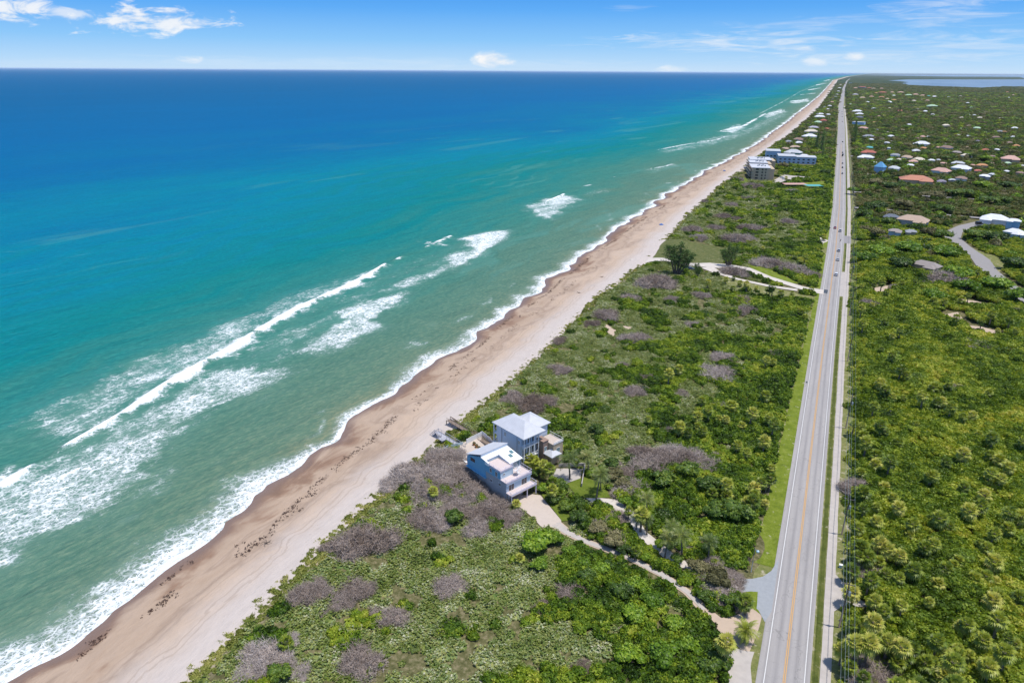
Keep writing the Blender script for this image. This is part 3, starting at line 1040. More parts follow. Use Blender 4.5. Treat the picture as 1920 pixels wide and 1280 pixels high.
# white gravel driveway to the pale house
d1 = [(-5.4, 136.8), (-10, 137.6), (-16.1, 138.3), (-19.8, 138.0), (-24.5, 141.2), (-31.0, 145.3), (-35.6, 151.4), (-40.9, 155.0), (-46.0, 154.2), (-53.0, 158.0)]
drape(zone(ribbon(d1, [1.5, 1.5, 1.5, 1.6, 1.6, 1.7, 2.0, 2.0, 1.5, 1.4]), 1.0), .8, .10, 'white_gravel_drive', M['whitesand'])
drape(zone([(-61.6, 164.6), (-54.6, 168.4), (-53.0, 160.0), (-52.5, 157.6), (-58.3, 157.4), (-61.0, 160)], .5), .8, .12, 'parking_court', M['concrete'])
drape(zone([(-56.2, 158.4), (-52.6, 164.0), (-46.5, 162.8), (-42.6, 157.2), (-46.5, 155.0), (-50.2, 153.4), (-54.0, 156.4)], .8), .8, .17, 'side_lawn', M['lawn'])
zone([(-92.5, 150.5), (-86, 170), (-66, 178), (-58, 170), (-60, 160), (-61.5, 146), (-68, 140), (-84, 146)], .2)
for L__ in (dv[1:], d1[2:]):
    zone(ribbon([(a_+.3, b__-1.3) for a_, b__ in L__], 1.0), .1)
# beach access track in mid distance
wp = PP([(1548, 549), (1500, 540), (1440, 522), (1400, 506), (1360, 501), (1330, 498), (1290, 496), (1250, 492), (1215, 490), (1190, 492)])
drape(zone(ribbon(wp, [4.4, 3.0, 2.6, 3.2, 5.5, 5.5, 2.8, 3.2, 5.5, 7]), 2.6), 1.2, .27, 'sand_track', M['whitesand'])
wp2 = PP([(1495, 545), (1440, 538), (1380, 525), (1345, 512), (1325, 502)])
drape(zone(ribbon(wp2, [1.9, 1.8, 1.6, 2.8, 4.0]), 2.4), 1.1, .30, 'sand_track_loop', M['whitesand'])
drape(zone(PP([(1212, 478), (1245, 452), (1300, 455), (1350, 462), (1392, 478), (1350, 496), (1290, 492), (1235, 494)]), 1.0), 2.0, .08, 'grassy_clearing', M['dunegrass'])
drape(zone(PP([(1395, 492), (1430, 500), (1500, 532), (1470, 532), (1420, 516)]), .5), 1.5, .12, 'grass_patch', M['grass'])
drape(zone(PP([(1350, 520), (1420, 535), (1525, 556), (1530, 562), (1450, 560), (1360, 535)]), .0), 1.5, .10, 'dry_grass_patch', M['drygrass'])
# right of the road: street, sandy clearings
st = PP([(1960, 585), (1880, 530), (1852, 508), (1838, 488), (1808, 466), (1786, 446), (1790, 434), (1812, 424), (1850, 416)])
drape(zone(ribbon(st, 5.0), 2.5), 2.5, .2, 'side_street', M['oldasphalt'])
drape(zone(PP([(1795, 455), (1830, 470), (1868, 482), (1890, 500), (1860, 520), (1848, 492), (1810, 470)]), 1.0), 2.5, .12, 'street_verge', M['drygrass'])
drape(zone(PP([(1600, 452), (1640, 450), (1640, 457), (1598, 458)]), .5), 2.0, .15, 'grass_break', M['drygrass'])
for q in ([(1768, 592), (1795, 588), (1806, 602), (1800, 612), (1785, 606)], [(1800, 562), (1830, 566), (1870, 578), (1850, 582), (1815, 574)], [(1818, 612), (1840, 614), (1872, 622), (1860, 628), (1825, 620)], [(1640, 540), (1665, 536), (1662, 548), (1640, 556)]):
    drape(zone(PP(q), 3.0), 1.5, .25, 'bare_sand', M['sand'])
for q in ([(1136, 612), (1155, 620), (1150, 632), (1134, 622)], [(1165, 612), (1188, 614), (1180, 620)], [(1008, 652), (1020, 652), (1016, 660)]):
    drape(zone(PP(q), .2), 1.0, .2, 'dune_blowout', M['sand'])
# car park of the flats
drape(zone(PP([(1452, 338), (1470, 328), (1530, 333), (1528, 337), (1492, 336), (1468, 344), (1450, 345)]), .5), 3.0, .15, 'car_park', M['shell'])
drape(zone(PP([(1470, 346), (1545, 340), (1550, 352), (1500, 354), (1462, 352)]), 1.0), 4.0, .12, 'car_park_grass', M['grass'])
drape(zone(PP([(1388, 345), (1400, 330), (1402, 342), (1396, 350)]), 1.0), 4.0, .12, 'seaward_lawn', M['lawn'])
sheet('turning_bay', [(-2.0, 770), (-2.0, 830), (-7.0, 820), (-9.5, 800), (-7.5, 782)], .24, M['oldasphalt'])
drape(zone(PP([(1534, 445), (1556, 452), (1552, 480), (1540, 470)]), .5), 2.0, .16, 'sand_pull_off', M['whitesand'])

# ------------------------------------------------------------------ foliage prototypes


def leafcards(pts, nrm, size, elong=1.5, jitter=.7, tint=None, rng=RNG, sides=4):
    """one small leaf-shaped face per point, turned mostly along nrm"""
    n = len(pts)
    nn = nrm+rng.normal(0, jitter, (n, 3))
    nn /= np.linalg.norm(nn, axis=1)[:, None]+1e-9
    a = np.cross(nn, rng.normal(0, 1, (n, 3)))
    a /= np.linalg.norm(a, axis=1)[:, None]+1e-9
    b_ = np.cross(nn, a)
    s = (size*(.6+.8*rng.random(n)))[:, None]
    v = np.stack([pts+a*s*elong*.5, pts+b_*s*.5+a*s*.1, pts-a*s*elong*.5, pts-b_*s*.5+a*s*.1], 1).reshape(-1, 3)
    q = np.arange(n*4).reshape(n, 4)
    tt = rng.random(n) if tint is None else tint
    return v, q, np.repeat(tt, 4)


def clump_mesh(name, n, mat, leaf, flat=.6, lumps=6, seed=0, jit=.7, core=.78, bottom=-.15, elong=1.4):
    """unit-radius bush made of leaf faces over a lumpy dome, with a core tinted dark for inner shade"""
    g = np.random.default_rng(seed)
    L = g.normal(0, 1, (lumps, 3))
    L[:, 2] = np.abs(L[:, 2])*.7
    L /= np.linalg.norm(L, axis=1)[:, None]
    lw = .12+.25*g.random(lumps)
    d = g.normal(0, 1, (n*2, 3))
    d /= np.linalg.norm(d, axis=1)[:, None]
    d = d[d[:, 2] > bottom][:n]
    lumps *= 2
    L = g.normal(0, 1, (lumps, 3))
    L[:, 2] = np.abs(L[:, 2])*.8
    L /= np.linalg.norm(L, axis=1)[:, None]
    W_ = np.stack([np.exp(-((1-d@L[i])/.055)) for i in range(lumps)], 1)
    r = .66+(W_*(.22+.30*g.random(lumps))).max(1)
    lt = g.normal(0, .20, lumps)[np.argmax(W_, 1)]
    r = r*(.80+.20*g.random(len(d))**.5)
    p = d*r[:, None]
    p[:, 2] *= flat
    nr = d.copy()
    nr[:, 2] = nr[:, 2]*1.0+.20
    tint = np.clip(.52+lt+g.normal(0, .17, len(d)), 0, 1)
    v, q, t = leafcards(p, nr, leaf, elong, jit, tint, g)
    return v, q, t


def finish(name, parts, mat):
    V, Q, T = [], [], []
    n = 0
    for v, q, t in parts:
        V.append(v), Q.append(np.asarray(q)+n), T.append(t)
        n += len(v)
    o = npmesh(name, np.concatenate(V), np.concatenate(Q), mat, {'tint': np.concatenate(T)})
    return o


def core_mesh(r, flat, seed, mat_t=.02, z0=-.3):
    """closed inner dome, shade put into its dark tint, that blocks the view through a bush"""
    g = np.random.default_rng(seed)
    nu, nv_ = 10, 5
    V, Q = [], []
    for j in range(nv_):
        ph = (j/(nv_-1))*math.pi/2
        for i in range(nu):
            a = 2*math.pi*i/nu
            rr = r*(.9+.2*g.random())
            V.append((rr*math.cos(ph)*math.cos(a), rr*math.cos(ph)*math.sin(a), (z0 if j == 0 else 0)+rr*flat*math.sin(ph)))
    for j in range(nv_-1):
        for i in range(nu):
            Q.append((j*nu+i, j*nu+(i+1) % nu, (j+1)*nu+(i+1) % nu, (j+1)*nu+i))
    return np.array(V), np.array(Q), np.full(len(V), mat_t)  # the dark tint paints in the shade among dense inner twigs


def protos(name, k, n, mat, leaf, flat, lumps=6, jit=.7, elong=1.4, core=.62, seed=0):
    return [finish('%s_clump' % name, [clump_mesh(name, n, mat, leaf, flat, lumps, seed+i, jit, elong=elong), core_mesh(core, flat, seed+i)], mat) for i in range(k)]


def rosette(name, mat, seed, n=16, leaf=.42):
    """low coarse plants: rosettes of upright broad leaves"""
    g = np.random.default_rng(seed)
    V, Q, T = [], [], []
    c = 0
    for s in range(n):
        a0 = g.random()*6.28
        rr = math.sqrt(g.random())*.9
        bx, by, bz = rr*math.cos(a0)*1.1, rr*math.sin(a0)*1.1, .05+g.random()**2*.38
        tone = g.random()
        for j in range(9):
            a = j*2.399+g.random()
            el_ = .25+1.0*g.random()
            ln = leaf*(.6+.6*g.random())*.75
            w_ = ln*.34
            dx, dy, dz = math.cos(a)*math.cos(el_), math.sin(a)*math.cos(el_), math.sin(el_)
            px_, py_ = -math.sin(a), math.cos(a)
            V += [(bx, by, bz), (bx+dx*ln*.6+px_*w_, by+dy*ln*.6+py_*w_, bz+dz*ln*.6), (bx+dx*ln, by+dy*ln, bz+dz*ln*.8), (bx+dx*ln*.6-px_*w_, by+dy*ln*.6-py_*w_, bz+dz*ln*.6)]
            Q.append((c, c+1, c+2, c+3))
            T += [np.clip(tone+g.normal(0, .09), 0, 1)]*4
            c += 4
    return np.array(V), np.array(Q), np.array(T)


def make_stuff(name, label, P, rotz, scl, protos_, tilt=.12):
    """one object: points that carry bush instances"""
    n = len(P)
    if n == 0:
        return
    me = bpy.data.meshes.new(name)
    me.vertices.add(n)
    me.vertices.foreach_set('co', P.astype(np.float32).ravel())
    rot = np.stack([RNG.normal(0, tilt, n), RNG.normal(0, tilt, n), rotz], 1)
    for nm, a, ty in (('rot', rot, 'FLOAT_VECTOR'), ('scl', scl, 'FLOAT_VECTOR')):
        at = me.attributes.new(nm, ty, 'POINT')
        at.data.foreach_set('vector', a.astype(np.float32).ravel())
    at = me.attributes.new('idx', 'INT', 'POINT')
    at.data.foreach_set('value', RNG.integers(0, len(protos_), n).astype(np.int32))
    me.update()
    o = link(bpy.data.objects.new(name, me))
    ng = bpy.data.node_groups.new(name+'_scatter', 'GeometryNodeTree')
    ng.interface.new_socket('Geometry', in_out='INPUT', socket_type='NodeSocketGeometry')
    ng.interface.new_socket('Geometry', in_out='OUTPUT', socket_type='NodeSocketGeometry')
    k = NT(ng)
    gi, go = k.n('NodeGroupInput'), k.n('NodeGroupOutput')
    jn = k.n('GeometryNodeJoinGeometry')

    def na(nm, ty):
        nd = k.n('GeometryNodeInputNamedAttribute', data_type=ty)
        nd.inputs['Name'].default_value = nm
        return nd.outputs[0]
    ro, sc, ix = na('rot', 'FLOAT_VECTOR'), na('scl', 'FLOAT_VECTOR'), na('idx', 'INT')
    e2r = k.n('FunctionNodeEulerToRotation')
    k.l(ro, e2r.inputs[0])
    for i, pr in enumerate(protos_):
        cmp = k.n('FunctionNodeCompare', data_type='INT', operation='EQUAL')
        k.l(ix, cmp.inputs[2])
        cmp.inputs[3].default_value = i
        oi = k.n('GeometryNodeObjectInfo')
        oi.inputs['Object'].default_value = pr
        iop = k.n('GeometryNodeInstanceOnPoints')
        k.l(gi.outputs[0], iop.inputs['Points'])
        k.l(cmp.outputs[0], iop.inputs['Selection'])
        k.l(oi.outputs['Geometry'], iop.inputs['Instance'])
        k.l(e2r.outputs[0], iop.inputs['Rotation'])
        k.l(sc, iop.inputs['Scale'])
        k.l(iop.outputs[0], jn.inputs[0])
    k.l(jn.outputs[0], go.inputs[0])
    md = o.modifiers.new('scatter', 'NODES')
    md.node_group = ng
    tag(o, label, 'undergrowth', kind='stuff')
    return o


# ------------------------------------------------------------------ where the scrub stands
HOUSE_CLEAR = []   # (x, y, r) filled before scattering


def inview(x, y, z=2.0, mx=150, my=130):
    px, py, zc = proj(x, y, z)
    return (zc > 20) & (px > -mx) & (px < 1920+mx+np.minimum(900, 60000/np.maximum(zc, 60))) & (py < 1280+my) & (py > 100)


def jgrid(x0, x1, y0, y1, s, jit=.9, rng=RNG):
    xs_ = np.arange(x0, x1, s)
    ys_ = np.arange(y0, y1, s)
    X, Y = np.meshgrid(xs_, ys_)
    X = X+(rng.random(X.shape)-.5)*s*jit
    Y = Y+(rng.random(X.shape)-.5)*s*jit
    return X.ravel(), Y.ravel()


def cleared(x, y, extra=0.0):
    c = np.zeros(x.shape, bool)
    for poly, mg in CLEAR:
        p = np.array(poly)
        m_ = (x > p[:, 0].min()-6-extra) & (x < p[:, 0].max()+6+extra) & (y > p[:, 1].min()-6-extra) & (y < p[:, 1].max()+6+extra)
        if m_.any():
            s_ = sdpoly(x[m_], y[m_], poly)
            c[m_] |= s_ > -(mg+extra)
    for hx, hy, hr in HOUSE_CLEAR:
        c |= (x-hx)**2+(y-hy)**2 < (hr+extra)**2
    return c


def canopy(x, y):
    """height of the closed thicket on the right of the road"""
    h = 4.4*(fbm(x/13, y/9, 101, 4)-.30)+1.8*vn(x/42, y/30, 7)
    return np.clip(h, .2, 6)


def left_edge(y):
    return CX(y)+np.interp(y, [60, 117, 118, 130, 143, 200, 380, 400, 480, 700, 2000], [-3.6, -4.2, -8, -10, -9.9, -9.5, -7, -7, -7.4, -8.5, -11])


def right_edge(y):
    return CX(y)+10.9+1.0*(fbm(y/5.0, y*0, 14, 3)-.3)+np.interp(y, [500, 1500], [0, 3])

# ------------------------------------------------------------------ labels
ORD = ['', 'closest', 'second closest', 'third closest', 'fourth closest', 'fifth closest', 'sixth closest', 'seventh closest', 'eighth closest', 'ninth closest', 'tenth closest', 'eleventh closest', 'twelfth closest', 'thirteenth closest', 'fourteenth closest', 'fifteenth closest', 'sixteenth closest', 'seventeenth closest', 'eighteenth closest', 'nineteenth closest', 'twentieth closest']
ORD += ['%s closest' % s for s in ('twenty-first', 'twenty-second', 'twenty-third', 'twenty-fourth', 'twenty-fifth', 'twenty-sixth', 'twenty-seventh', 'twenty-eighth', 'twenty-ninth', 'thirtieth', 'thirty-first', 'thirty-second', 'thirty-third', 'thirty-fourth', 'thirty-fifth', 'thirty-sixth')]
LAND = [('the globe lamp by the driveway', 1412, 1040), ('the date palm beside the road', 1395, 1175), ('the blue beach house', 925, 900), ('the grey hip-roofed beach house', 985, 800),
        ('the nearest utility pole', 1578, 1130), ('the second utility pole from below', 1584, 960), ('the third utility pole from below', 1588, 780), ('the fourth utility pole from below', 1592, 650),
        ('the bottom edge of the photo', 760, 1275), ('the bottom left corner of the scrub', 460, 1240), ('the sand track junction on the road', 1540, 552), ('the tall feathery pine by the clearing', 1270, 490), ('the tan block of flats', 1432, 320),
        ('the long terracotta roof', 1718, 333), ('the lone grey roof in the thicket', 1738, 495), ('the bend of the side street', 1792, 440), ('the white roofs at the right edge', 1900, 415),
        ('the sandy clearing right of the road', 1800, 600), ('the dune blowout', 1148, 620), ('the right edge halfway down', 1915, 800), ('the bottom right corner', 1905, 1265), ('the gravel track mouth across the road', 1602, 1058),
        ('the pale green roof far off', 1748, 197), ('the sky blue house by the road', 1611, 230), ('the blue pyramid roof', 1651, 312), ('the lagoon shore', 1760, 165), ('the red-roofed block far off', 1617, 163), ('the orange roof far off', 1676, 187), ('the teal roof far off', 1741, 180), ('the white walled pair right of the far road', 1608, 208), ('the top right roof by the photo edge', 1905, 239), ('the pink-roofed house near the right edge', 1895, 296), ('the purple-grey roof', 1766, 338), ('the pale gravel driveway', 1230, 1010), ('the white fence of the patio', 868, 838),
        ('the coconut palm on the side lawn', 1119, 880), ('the large grey bush behind the lawn', 1264, 858), ('the sky blue flats', 1485, 298), ('the far end of the road', 1585, 160), ('the middle of the thicket field', 1330, 690), ('the shore opposite the surf foam', 1050, 690)]
PENDING = []


def later(o, look, cat, group, px, py, skip=None):
    o['category'] = cat
    if group:
        o['group'] = group
    PENDING.append((o, look, group or cat, px, py, skip))


def settle_labels():
    byg = {}
    for it in PENDING:
        o, look, g, px, py, skip = it
        best = min((L for L in LAND if L[0] != skip), key=lambda L: math.hypot(L[1]-px, (L[2]-py)*1.6))
        byg.setdefault((o['category'], best[0]), []).append((math.hypot(best[1]-px, (best[2]-py)*1.6), o, look))
    for (g, ln), L in byg.items():
        L.sort(key=lambda t: t[0])
        for i, (d, o, look) in enumerate(L):
            o['label'] = '%s, %s to %s' % (look, ORD[i+1] if i+1 < len(ORD) else 'far out', ln)


# ------------------------------------------------------------------ plants that stand alone
def fan_frond(V, Q, T, base, a, el_, ln, fan, g, tone):
    d = np.array([math.cos(a)*math.cos(el_), math.sin(a)*math.cos(el_), math.sin(el_)])
    c = base+d*ln
    side = np.array([-math.sin(a), math.cos(a), 0])
    up = np.cross(d, side)
    for j in range(9):
        th = (j-4)/4*1.45
        e = d*math.cos(th)+side*math.sin(th)
        r = fan*(1-.18*abs(j-4)/4)*(.85+.3*g.random())
        tip = c+e*r+np.array([0, 0, -.38*r*(1-max(0, d[2])*.5)])+up*.0
        mid = c+e*r*.55+np.array([0, 0, -.05*r])
        wv = np.cross(e, up)*(.10*fan)
        n = len(V)
        V += [c, mid+wv, tip, mid-wv]
        Q.append((n, n+1, n+2, n+3))
        T += [np.clip(tone+g.normal(0, .16), 0, 1)]*4
    n = len(V)
    V += [base, base+side*.05, c+side*.03, c-side*.03]
    Q.append((n, n+1, n+2, n+3))
    T += [.4]*4


def palm_crown(seed, fan=1.15, stalk=.95, n=34):
    g = np.random.default_rng(seed)
    V, Q, T = [], [], []
    for i in range(n):
        el_ = 1.25-2.35*(i/n)+g.normal(0, .08)
        dead = i > n*.88
        fan_frond(V, Q, T, np.array([0, 0, .1-.25*i/n]), i*2.4+g.normal(0, .15), el_, stalk*(.8+.4*g.random()), fan*(.85+.3*g.random()), g, (.9 if dead else .62-.30*i/n+g.normal(0, .08)))
    return np.array(V), np.array(Q), np.array(T)


def pinnate_crown(seed, n=20, ln=3.2, wd=.75, droop=.9, el0=1.2, el1=-.5):
    g = np.random.default_rng(seed)
    V, Q, T = [], [], []
    for i in range(n):
        a = i*2.4+g.normal(0, .2)
        e = el0+(el1-el0)*(i/n)+g.normal(0, .1)
        L_ = ln*(.8+.4*g.random())
        tone = .6-.35*i/n+g.normal(0, .1)+(.35 if i > n*.9 else 0)
        p = np.zeros(3)
        prev = None
        K = 11
        side = np.array([-math.sin(a), math.cos(a), 0])
        for s in range(K+1):
            u = s/K
            ee = e-droop*1.3*u*u
            if s:
                p = p+np.array([math.cos(a)*math.cos(ee), math.sin(a)*math.cos(ee), math.sin(ee)])*L_/K
            d = np.array([math.cos(a)*math.cos(ee), math.sin(a)*math.cos(ee), math.sin(ee)])
            if s > 1:
                wl = wd*math.sin(math.pi*min(1, .15+u*.85))*(.85+.3*g.random())+.1
                for sg in (-1, 1):
                    n0 = len(V)
                    tip = p+side*sg*wl+d*wl*.45+np.array([0, 0, -wl*.45])
                    V += [p-d*.08, p+d*.10, tip, tip-d*.06]
                    Q.append((n0, n0+1, n0+2, n0+3))
                    T += [np.clip(tone+g.normal(0, .1), 0, 1)]*4
            if prev is not None:
                n0 = len(V)
                V += [prev-side*.035, prev+side*.035, p+side*.025, p-side*.025]
                Q.append((n0, n0+1, n0+2, n0+3))
                T += [.75]*4
            prev = p.copy()
    return np.array(V), np.array(Q), np.array(T)


def trunk_mb(h, r0, r1, lean=(0, 0), n=9, skirt=0.0):
    mb = MB()
    pts = [(lean[0]*(i/n)**1.6, lean[1]*(i/n)**1.6, h*i/n) for i in range(n+1)]
    rr = [r0+(r1-r0)*i/n+(.03 if i % 2 else 0) for i in range(n+1)]
    rr[0] *= 1.35
    if skirt:
        rr[-1] *= 1.5
        rr[-2] *= 1.3
    return mb.tube(pts, rr, 8)


def palm_proto(kind, seed, h):
    g = random.Random(seed)
    root = empty(kind, (0, 0, -500))
    lean = (g.uniform(-.5, .5), g.uniform(-.5, .5))
    if kind == 'cabbage_palm':
        trunk_mb(h, .22, .19, lean, skirt=1).build('trunk', M['trunk'], root, True)
        c = finish('crown', [palm_crown(seed)], LM['palm'])
    elif kind == 'coconut_palm':
        trunk_mb(h, .20, .13, (lean[0]*2, lean[1]*2), 12).build('trunk', M['trunk'], root, True)
        lean = (lean[0]*2, lean[1]*2)
        c = finish('crown', [pinnate_crown(seed)], LM['coco'])
    else:
        trunk_mb(h, .33, .30, (0, 0), 8).build('trunk', M['trunk'], root, True)
        lean = (0, 0)
        c = finish('crown', [pinnate_crown(seed, 48, 3.1, .55, .75, 1.35, -.75)], LM['palm'])
    link(c, root)
    c.location = (lean[0], lean[1], h)
    return root


def twig_bush(seed, n=950):
    """leafless bush: forked grey branches ending in irregular domes of twigs (unit radius)"""
    g = np.random.default_rng(seed)
    V, Q, T = [], [], []

    def stick(a, b, w0, w1, tone):
        d = b-a
        s_ = np.cross(d, g.normal(0, 1, 3))
        s_ /= np.linalg.norm(s_)+1e-9
        n0 = len(V)
        V.extend([a-s_*w0, a+s_*w0, b+s_*w1, b-s_*w1])
        Q.append((n0, n0+1, n0+2, n0+3))
        T.extend([tone]*4)
    lob = []
    for i in range(6):
        a = i*1.05+g.random()*1.2
        rr = (.0, .30, .48, .55, .42, .58)[i]
        lob.append((np.array([math.cos(a)*rr, math.sin(a)*rr, 0]), .30+.24*g.random() if i else .55))
    extra = []
    for c, r in lob:
        m_ = int(n*r*r/1.0)
        for i in range(m_):
            d = g.normal(0, 1, 3)
            d[2] = abs(d[2])*.9+.05
            d /= np.linalg.norm(d)
            tip = c+d*r*(.72+.34*g.random())*np.array([1, 1, .78])
            tn = np.clip(.55+g.normal(0, .26), 0, 1)
            if i % 9 == 0:
                stick(c*.5+np.array([g.normal(0, .06), g.normal(0, .06), -.1]), tip*1.02, .014, .004, .25)
            for k_ in range(5):
                o = g.normal(0, .085, 3)
                o[2] = abs(o[2])*.9
                b0 = c+(tip-c)*(.84+.14*g.random())+g.normal(0, .045, 3)
                stick(b0, b0+o*1.1, .0062, .0025, np.clip(tn+g.normal(0, .16), 0, 1))
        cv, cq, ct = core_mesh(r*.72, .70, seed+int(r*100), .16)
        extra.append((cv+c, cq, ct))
    return finish('leafless_bush', [(np.array(V), np.array(Q), np.array(T))]+extra, M['twig'])


def tree_proto(name, mat, seed, n=700, leaf=.13, flat=.75, h=1.1, lumps=9, jit=.7, gaps=0.0):
    """unit-radius broad tree: lobed crown of leaf faces on trunk and limbs"""
    g = np.random.default_rng(seed)
    root = empty(name, (0, 0, -500))
    parts = []
    for i in range(lumps):
        a = g.random()*6.28
        r = .62*math.sqrt((i+.3)/lumps)
        rr = .34+.2*g.random()
        v, q, t = clump_mesh('l', n//lumps, mat, leaf/rr, .85, 4, seed*31+i, jit, bottom=-.5)
        off_ = np.array([math.cos(a*1.0+i*2.4)*r, math.sin(a+i*2.4)*r, (.25+.35*(1-r))*flat])
        t = np.clip(t+g.normal(0, .12), 0, 1)
        parts.append((v*rr+off_, q, t))
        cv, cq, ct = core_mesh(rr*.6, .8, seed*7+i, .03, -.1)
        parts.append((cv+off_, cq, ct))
    c = finish('crown', parts, mat)
    link(c, root)
    c.location = (0, 0, h*.35)
    mb = MB()
    mb.tube([(0, 0, -.1), (.02, 0, h*.35), (0, .02, h*.62)], [.07, .055, .035], 7)
    for i in range(4):
        a = i*1.6+g.random()
        mb.tube([(0, 0, h*.28), (math.cos(a)*.25, math.sin(a)*.25, h*.5), (math.cos(a)*.42, math.sin(a)*.42, h*.66)], [.04, .025, .012], 5)
    mb.build('trunk', M['bark'], root)
    return root


def pine_proto(name, seed, mode):
    """feathery pine: tall trunk(s), drooping plumes; mode wide or column (unit height)"""
    g = np.random.default_rng(seed)
    root = empty(name, (0, 0, -500))
    P, Nn = [], []
    mb = MB()
    stems = [(0, 0)] if mode == 'column' else [(-.26, .02), (-.10, .08), (.06, -.04), (.22, .05), (.34, -.1)]
    for (sx, sy) in stems:
        H_ = 1.0 if mode == 'column' else (.98-.75*abs(sx+.02)**1.2)*(.85+.2*g.random())
        mb.tube([(sx*.15, sy*.15, 0), (sx*.5, sy*.5, H_*.4), (sx, sy, H_*.97)], [.028, .018, .004], 6)
        nb = 90 if mode == 'column' else 60
        for i in range(nb):
            u = (.10 if mode == 'column' else .34)+(.9 if mode == 'column' else .66)*i/nb
            z = H_*u
            q = u
            cx_ = sx*.15+(sx-sx*.15)*q
            cy_ = sy*.15+(sy-sy*.15)*q
            a = i*2.4+g.random()
            L_ = (.13*(1-u)**.6+.03) if mode == 'column' else (.24*(1-.72*(u-.3)/.7))*(.35+1.0*g.random())
            mb.tube([(cx_, cy_, z), (cx_+math.cos(a)*L_, cy_+math.sin(a)*L_, z+L_*.35)], [.004, .0015], 4, False)
            for s in range(14):
                f = .3+.75*g.random()
                P.append((cx_+math.cos(a)*L_*f+g.normal(0, .016), cy_+math.sin(a)*L_*f+g.normal(0, .016), z+L_*.35*f+g.normal(0, .018)))
                Nn.append((g.normal(), g.normal(), .5))
    P, Nn = np.array(P), np.array(Nn)
    tint = np.clip(.45+g.normal(0, .22, len(P)), 0, 1)
    v, q, t = leafcards(P, Nn, .013, 4.2, .6, tint, g)
    link(finish('crown', [(v, q, t)], LM['pine']), root)
    mb.build('trunk', M['bark'], root)
    return root


cab = [palm_proto('cabbage_palm', 5+i, h) for i, h in enumerate((3.4, 4.2, 5.0, 2.6))]
coc = [palm_proto('coconut_palm', 25+i, h) for i, h in enumerate((8.0, 6.0))]
reg(None)
PROTO_FREE = {o.name for o in cab+coc}


def place(proto, x, y, z, rz, sc):
    """first use moves the prototype itself, later uses copy it with its parts"""
    if proto.name in PROTO_FREE:
        PROTO_FREE.discard(proto.name)
        o = proto
    else:
        o = copy_tree(proto)
    o.location = (x, y, z)
    o.rotation_euler = (0, 0, rz)
    o.scale = sc if isinstance(sc, tuple) else (sc, sc, sc)
    return o


def zoomlist(ox, oy, k_, L):
    return [(ox+a/k_, oy+b_/k_) for a, b_ in L]


palms = zoomlist(1380, 880, 3.2, [(760, 140), (890, 100), (770, 230), (850, 225), (840, 310), (740, 350), (830, 400), (730, 460), (1050, 390), (975, 510), (1170, 40), (985, 230), (1380, 100), (1500, 150), (1545, 390), (1500, 470), (1370, 520), (1300, 570), (1500, 640), (1200, 670), (1080, 610), (1280, 340), (710, 610), (800, 670), (710, 740), (840, 800), (900, 860), (720, 930), (690, 1040), (800, 1050), (1050, 1070), (1340, 1070), (1170, 1150), (1290, 1160), (1400, 1100), (1170, 790), (130, 165), (105, 205), (185, 80), (760, 480), (920, 480), (1430, 640), (1560, 660), (1000, 820), (640, 1080), (700, 1180), (1470, 440), (1330, 545), (860, 450)])
palms += zoomlist(1560, 500, 3.2, [(180, 120), (255, 110), (500, 85), (600, 210), (670, 210), (770, 200), (830, 270), (880, 270), (960, 290), (1070, 320), (740, 310), (190, 630), (295, 700), (320, 740), (370, 780), (430, 780), (550, 780), (600, 720), (640, 740), (700, 720), (250, 840), (715, 850), (240, 470), (300, 490), (370, 530), (540, 690), (410, 1050), (180, 1010), (210, 1060), (180, 950), (300, 960), (800, 1120), (890, 1000), (970, 1030), (250, 1180), (170, 1230), (350, 1170), (600, 1250), (1070, 1200), (350, 150), (320, 160), (420, 95), (300, 105), (190, 340), (320, 330), (1000, 380), (900, 330), (1100, 380), (500, 940), (1000, 200), (540, 120), (820, 180), (1060, 150)])
palms += zoomlist(900, 480, 2.909, [(915, 890), (1090, 930), (1140, 930), (1190, 930), (1430, 920), (1580, 880), (1210, 790), (1250, 850), (1300, 880), (1370, 810), (1090, 620), (1030, 650), (1400, 1030), (1450, 1070), (1600, 580), (1560, 570), (1760, 300), (1808, 180), (1420, 150), (1340, 130), (1560, 760), (1590, 1150), (1740, 290), (1780, 330), (1750, 440), (1180, 880), (1460, 180), (1580, 190), (1700, 200), (1640, 205), (1240, 150), (1380, 180), (1130, 960), (1210, 950), (1340, 890), (1480, 860), (1600, 920), (1550, 1020)])
palms += zoomlist(960, 880, 3.2, [(740, 490), (40, 530), (1280, 150), (1450, 150), (1520, 200), (1290, 1050), (1450, 110), (1500, 90), (1300, 95), (950, 440), (270, 130), (700, 250), (780, 270), (1180, 460), (1410, 800), (1210, 130), (1550, 60), (1420, 210)])
palms += zoomlist(1100, 270, 3.692, [(1080, 720), (1170, 740), (1220, 720), (1450, 780), (1510, 780), (1480, 800), (1020, 930), (1110, 980), (1180, 1000), (1250, 1010), (1290, 1000), (1600, 730), (1560, 420), (1620, 450), (1500, 450), (1300, 660), (1480, 410), (1560, 600), (1330, 180), (1380, 240), (1640, 640), (930, 540), (1590, 540)])
palms += zoomlist(340, 820, 2.782, [(1310, 300), (560, 1100)])
palms += zoomlist(780, 740, 4.571, [(900, 450), (980, 545), (1030, 560), (1090, 600), (1150, 640), (1100, 680), (1180, 740), (1050, 640), (1290, 530), (1250, 450), (1320, 460), (1370, 560), (860, 935), (1160, 820), (1240, 830)])
PRNG = random.Random(4)
npal = 0
